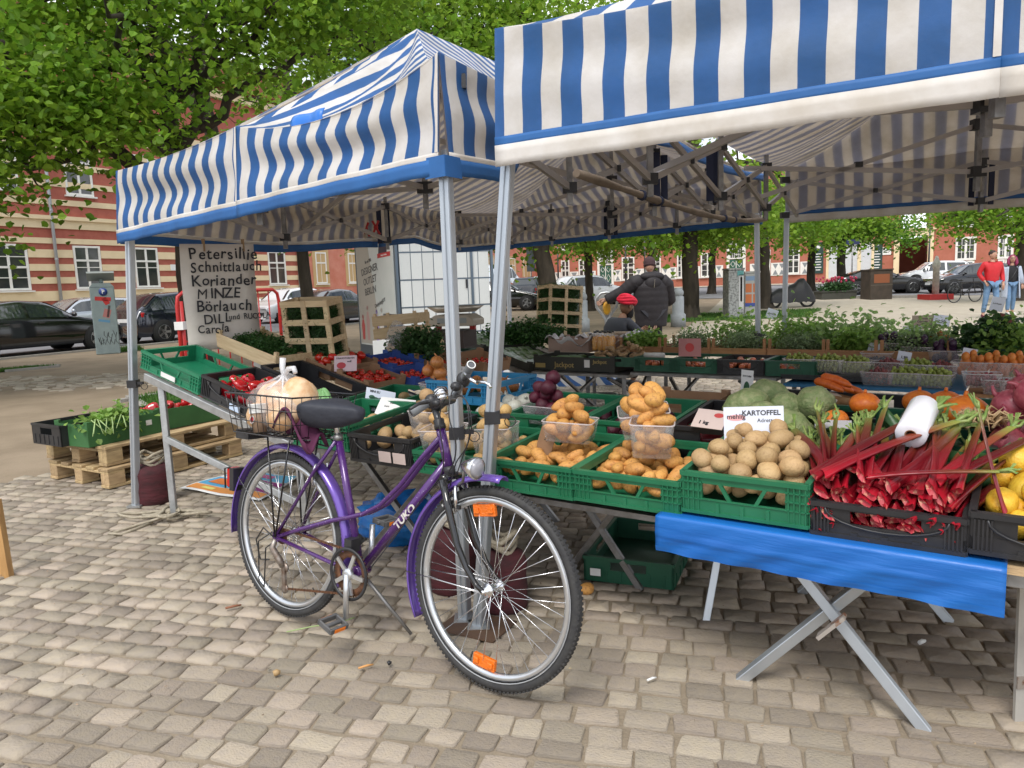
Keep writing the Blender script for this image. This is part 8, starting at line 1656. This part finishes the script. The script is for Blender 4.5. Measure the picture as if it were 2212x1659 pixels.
b=MB(); b.ell(P['nek']+V((0,-.06,-.01)),(.19*k,.11*k,.075*k),20,10); b.ell(P['nek']+V((0,-.13,-.11)),(.125*k,.06*k,.11*k),16,10); b.build('hood',bj,t); b=MB(); b.bar(P['nek']+V((.01,-.193,-.05)),P['nek']+V((.0,-.19,-.17)),.006,.004); b.build('hood_seam',mat('pale_trim',(.3,.26,.2),.6),t)
# sack truck
h0=yp(1310,648,pm_.y+.22); t=thing('sack_truck','grey sack truck with a heart-shaped handle held by the man in black','sack truck',(h0.x,h0.y,0)); b=MB(); w=.15
b.tube([h0+V((0,0,-.45)),h0+V((-.02,0,-.28)),h0+V((-w,0,-.1)),h0+V((-w*1.05,0,.02)),h0+V((-.08,0,.10)),h0+V((.0,0,.11)),h0+V((.08,0,.10)),h0+V((w*1.05,0,.02)),h0+V((w,0,-.1)),h0+V((.02,0,-.28)),h0+V((.0,0,-.45)),h0+V((0,.05,-1.1))],.02,8); b.build('handle',galv,t,world=True)
b=MB(); b.ell(h0+V((.0,-.02,-.12)),(.06,.04,.10),10,8); b.build('crank_cover',mat('yellow_plastic',(.65,.33,.02),.4),t,world=True)
b=MB(); b.bar((h0.x-.2,h0.y,.25),(h0.x+.2,h0.y,.25),.05,.05); b.bar((h0.x,h0.y+.02,.2),(h0.x,h0.y+.02,.9),.06,.05); b.box((h0.x,h0.y-.2,.06),(.42,.35,.02)); b.build('frame',dsteel,t,world=True)
for s in (-.26,.26): b=MB(); b.lathe([(0,-.04),(.13,-.04),(.15,-.02),(.15,.02),(.13,.04),(0,.04)],18,T(h0.x+s,h0.y+.02,.165)@Matrix.Rotation(math.pi/2,4,'Y')); b.build('wheel',black,t,world=True)
# crouching man with the red turban
pt=yp(1335,680,9.6); MTb=T(pt.x,pt.y,.015)@rz(math.radians(-62)); dj=mat('dark_blue_jacket',(.02,.023,.032),.7)
t,P,hp,R3,k=person('bearded person in a bright red turban and dark jacket crouching beside the man in black',MTb,1.72,dict(pel=(0,-.12,.42),spi=(0,-.06,.60),che=(0,.02,.78),nek=(0,.07,.93),hb=(0,.10,.99),hd=(0,.14,1.075),sl=(-.19,.02,.86),el=(-.25,.22,.66),wl=(-.16,.44,.72),sr=(.19,.02,.86),er=(.25,.22,.66),wr=(.16,.44,.72),hl=(-.10,-.08,.40),kl=(-.17,.34,.47),al=(-.14,.10,.09),tl=(-.15,.25,.035),hr=(.10,-.08,.40),kr=(.17,.34,.47),ar=(.14,.10,.09),tr=(.15,.25,.035),look=(0,.97,-.2)),skin=skind,jacket=dj,jlen=.40,trousers=dkt,shoes=dkshoe)
b=MB(); 
for i,(z,r,dy) in enumerate(((.045,.098,0),(.07,.105,-.004),(.095,.10,-.008),(.118,.085,-.01))): b.tube([hp(r*math.cos(a),dy+r*1.15*math.sin(a),z+.014*math.sin(a*2+i)) for a in [2*math.pi*j/20 for j in range(20)]],.026*k,8,closed=True)
b.ell(hp(0,-.01,.10),(.088*k,.10*k,.06*k),16,10,R3); b.build('turban',mat('red_turban_cloth',(.68,.012,.045),.75,0,col2=(.55,.008,.03),scale=14,bump=.3,bscale=30),t)
b=MB(); b.ell(hp(0,.062,-.085),(.07*k,.05*k,.085*k),16,12,R3,fn=lambda d:1+.06*math.sin(d.x*14)+.05*math.sin(d.z*12)); b.build('beard',mat('dark_beard',(.012,.01,.01),.9),t)
# couple
gq=gp(2138,688); jean=mat('blue_jeans',(.10,.19,.33),.85,0,col2=(.16,.27,.42),scale=9,bump=.2); MC_=T(gq.x,gq.y,.012)@rz(math.radians(178))
t,P,hp,R3,k=person('person with short dark hair in a bright red jacket and blue jeans',MC_,1.80,dict(sl=(-.21,-.01,1.43),el=(-.29,-.05,1.17),wl=(-.27,.05,.93),sr=(.21,-.01,1.43),er=(.31,-.07,1.18),wr=(.21,.06,.98),kl=(-.11,.08,.51),al=(-.11,.05,.10),tl=(-.13,.20,.05),kr=(.12,-.02,.50),ar=(.13,-.10,.09),tr=(.15,.04,.035),look=(-.25,.95,.05)),jacket=mat('red_jacket',(.55,.012,.02),.6,0,col2=(.46,.01,.016),scale=5,bump=.4,bscale=9),jlen=.86,jr=1.12,trousers=jean,shoes=mat('dark_red_shoes',(.12,.02,.05),.6))
b=MB(); b.ell(hp(0,-.02,.045),(.086*k,.10*k,.085*k),18,12,R3,fn=lambda d:1+.05*math.sin(d.x*11)*math.sin(d.y*9)); b.build('hair',mat('dark_brown_hair',(.035,.02,.014),.7,0,bump=.6,bscale=80),t)
gq2=gp(2172,683); 
t,P,hp,R3,k=person('person with magenta hair, glasses and long pale blue coat',T(gq2.x+.28,gq2.y+.25,.012)@rz(math.radians(172)),1.68,dict(sl=(-.17,-.01,1.40),el=(-.25,-.02,1.15),wl=(-.27,.06,.92),sr=(.17,-.01,1.40),er=(.23,-.03,1.14),wr=(.24,.05,.91),kl=(-.10,-.03,.50),al=(-.11,-.10,.09),tl=(-.12,.04,.035),kr=(.10,.10,.51),ar=(.11,.08,.10),tr=(.12,.22,.05),look=(.3,.93,.08)),jacket=mat('black_top',(.015,.015,.018),.8),jlen=.95,jr=.92,trousers=jean,shoes=mat('white_sneakers',(.7,.68,.66),.6))
b=MB(); b.grid(lambda u,v:(lambda a,z:V((math.cos(a)*(.20+.06*(1-v))*k,math.sin(a)*(.15+.07*(1-v))*k-.01,z*k)))(math.pi*(.72+1.56*u),.50+.94*v),24,14)
for s in 'lr': b.tube([P['s'+s].lerp(P['che'],.3),P['s'+s],P['e'+s],P['wl' if s=='l' else 'wr']-(P['w'+s]-P['e'+s])*.06],[.09*k,.088*k,.075*k,.07*k],12)
b.build('coat',mat('pale_blue_coat',(.42,.47,.56),.75,0,col2=(.36,.41,.5),scale=6,bump=.3,bscale=10),t,solid=.012)
b=MB(); b.ell(hp(0,-.025,.04),(.092*k,.10*k,.095*k),18,12,R3); 
for s in (-1,1): b.tube([hp(s*.075,.0,.06),hp(s*.098,-.01,-.03),hp(s*.105,.01,-.12),hp(s*.085,.03,-.20)],[.03*k,.04*k,.045*k,.02*k],10)
b.tube([hp(0,-.08,.05),hp(0,-.10,-.06),hp(0,-.09,-.18)],[.07*k,.08*k,.05*k],10); b.build('hair',mat('magenta_hair',(.22,.012,.07),.55,0,bump=.6,bscale=60),t)
b=MB()
for s in (-1,1): b.tube([hp(s*.034+.024*math.cos(q*.6283),.098,.022+.019*math.sin(q*.6283)) for q in range(10)],.0035*k,5,closed=True)
b.tube([hp(-.012,.102,.022),hp(.012,.102,.022)],.003*k,5); b.build('glasses',black,t); b=MB(); b.tube([P['sl']+V((.02,.10,.06)),P['spi']+V((.05,.17,0)),P['hr']+V((.06,.12,.08))],.012,6); b.build('bag_strap',black,t)
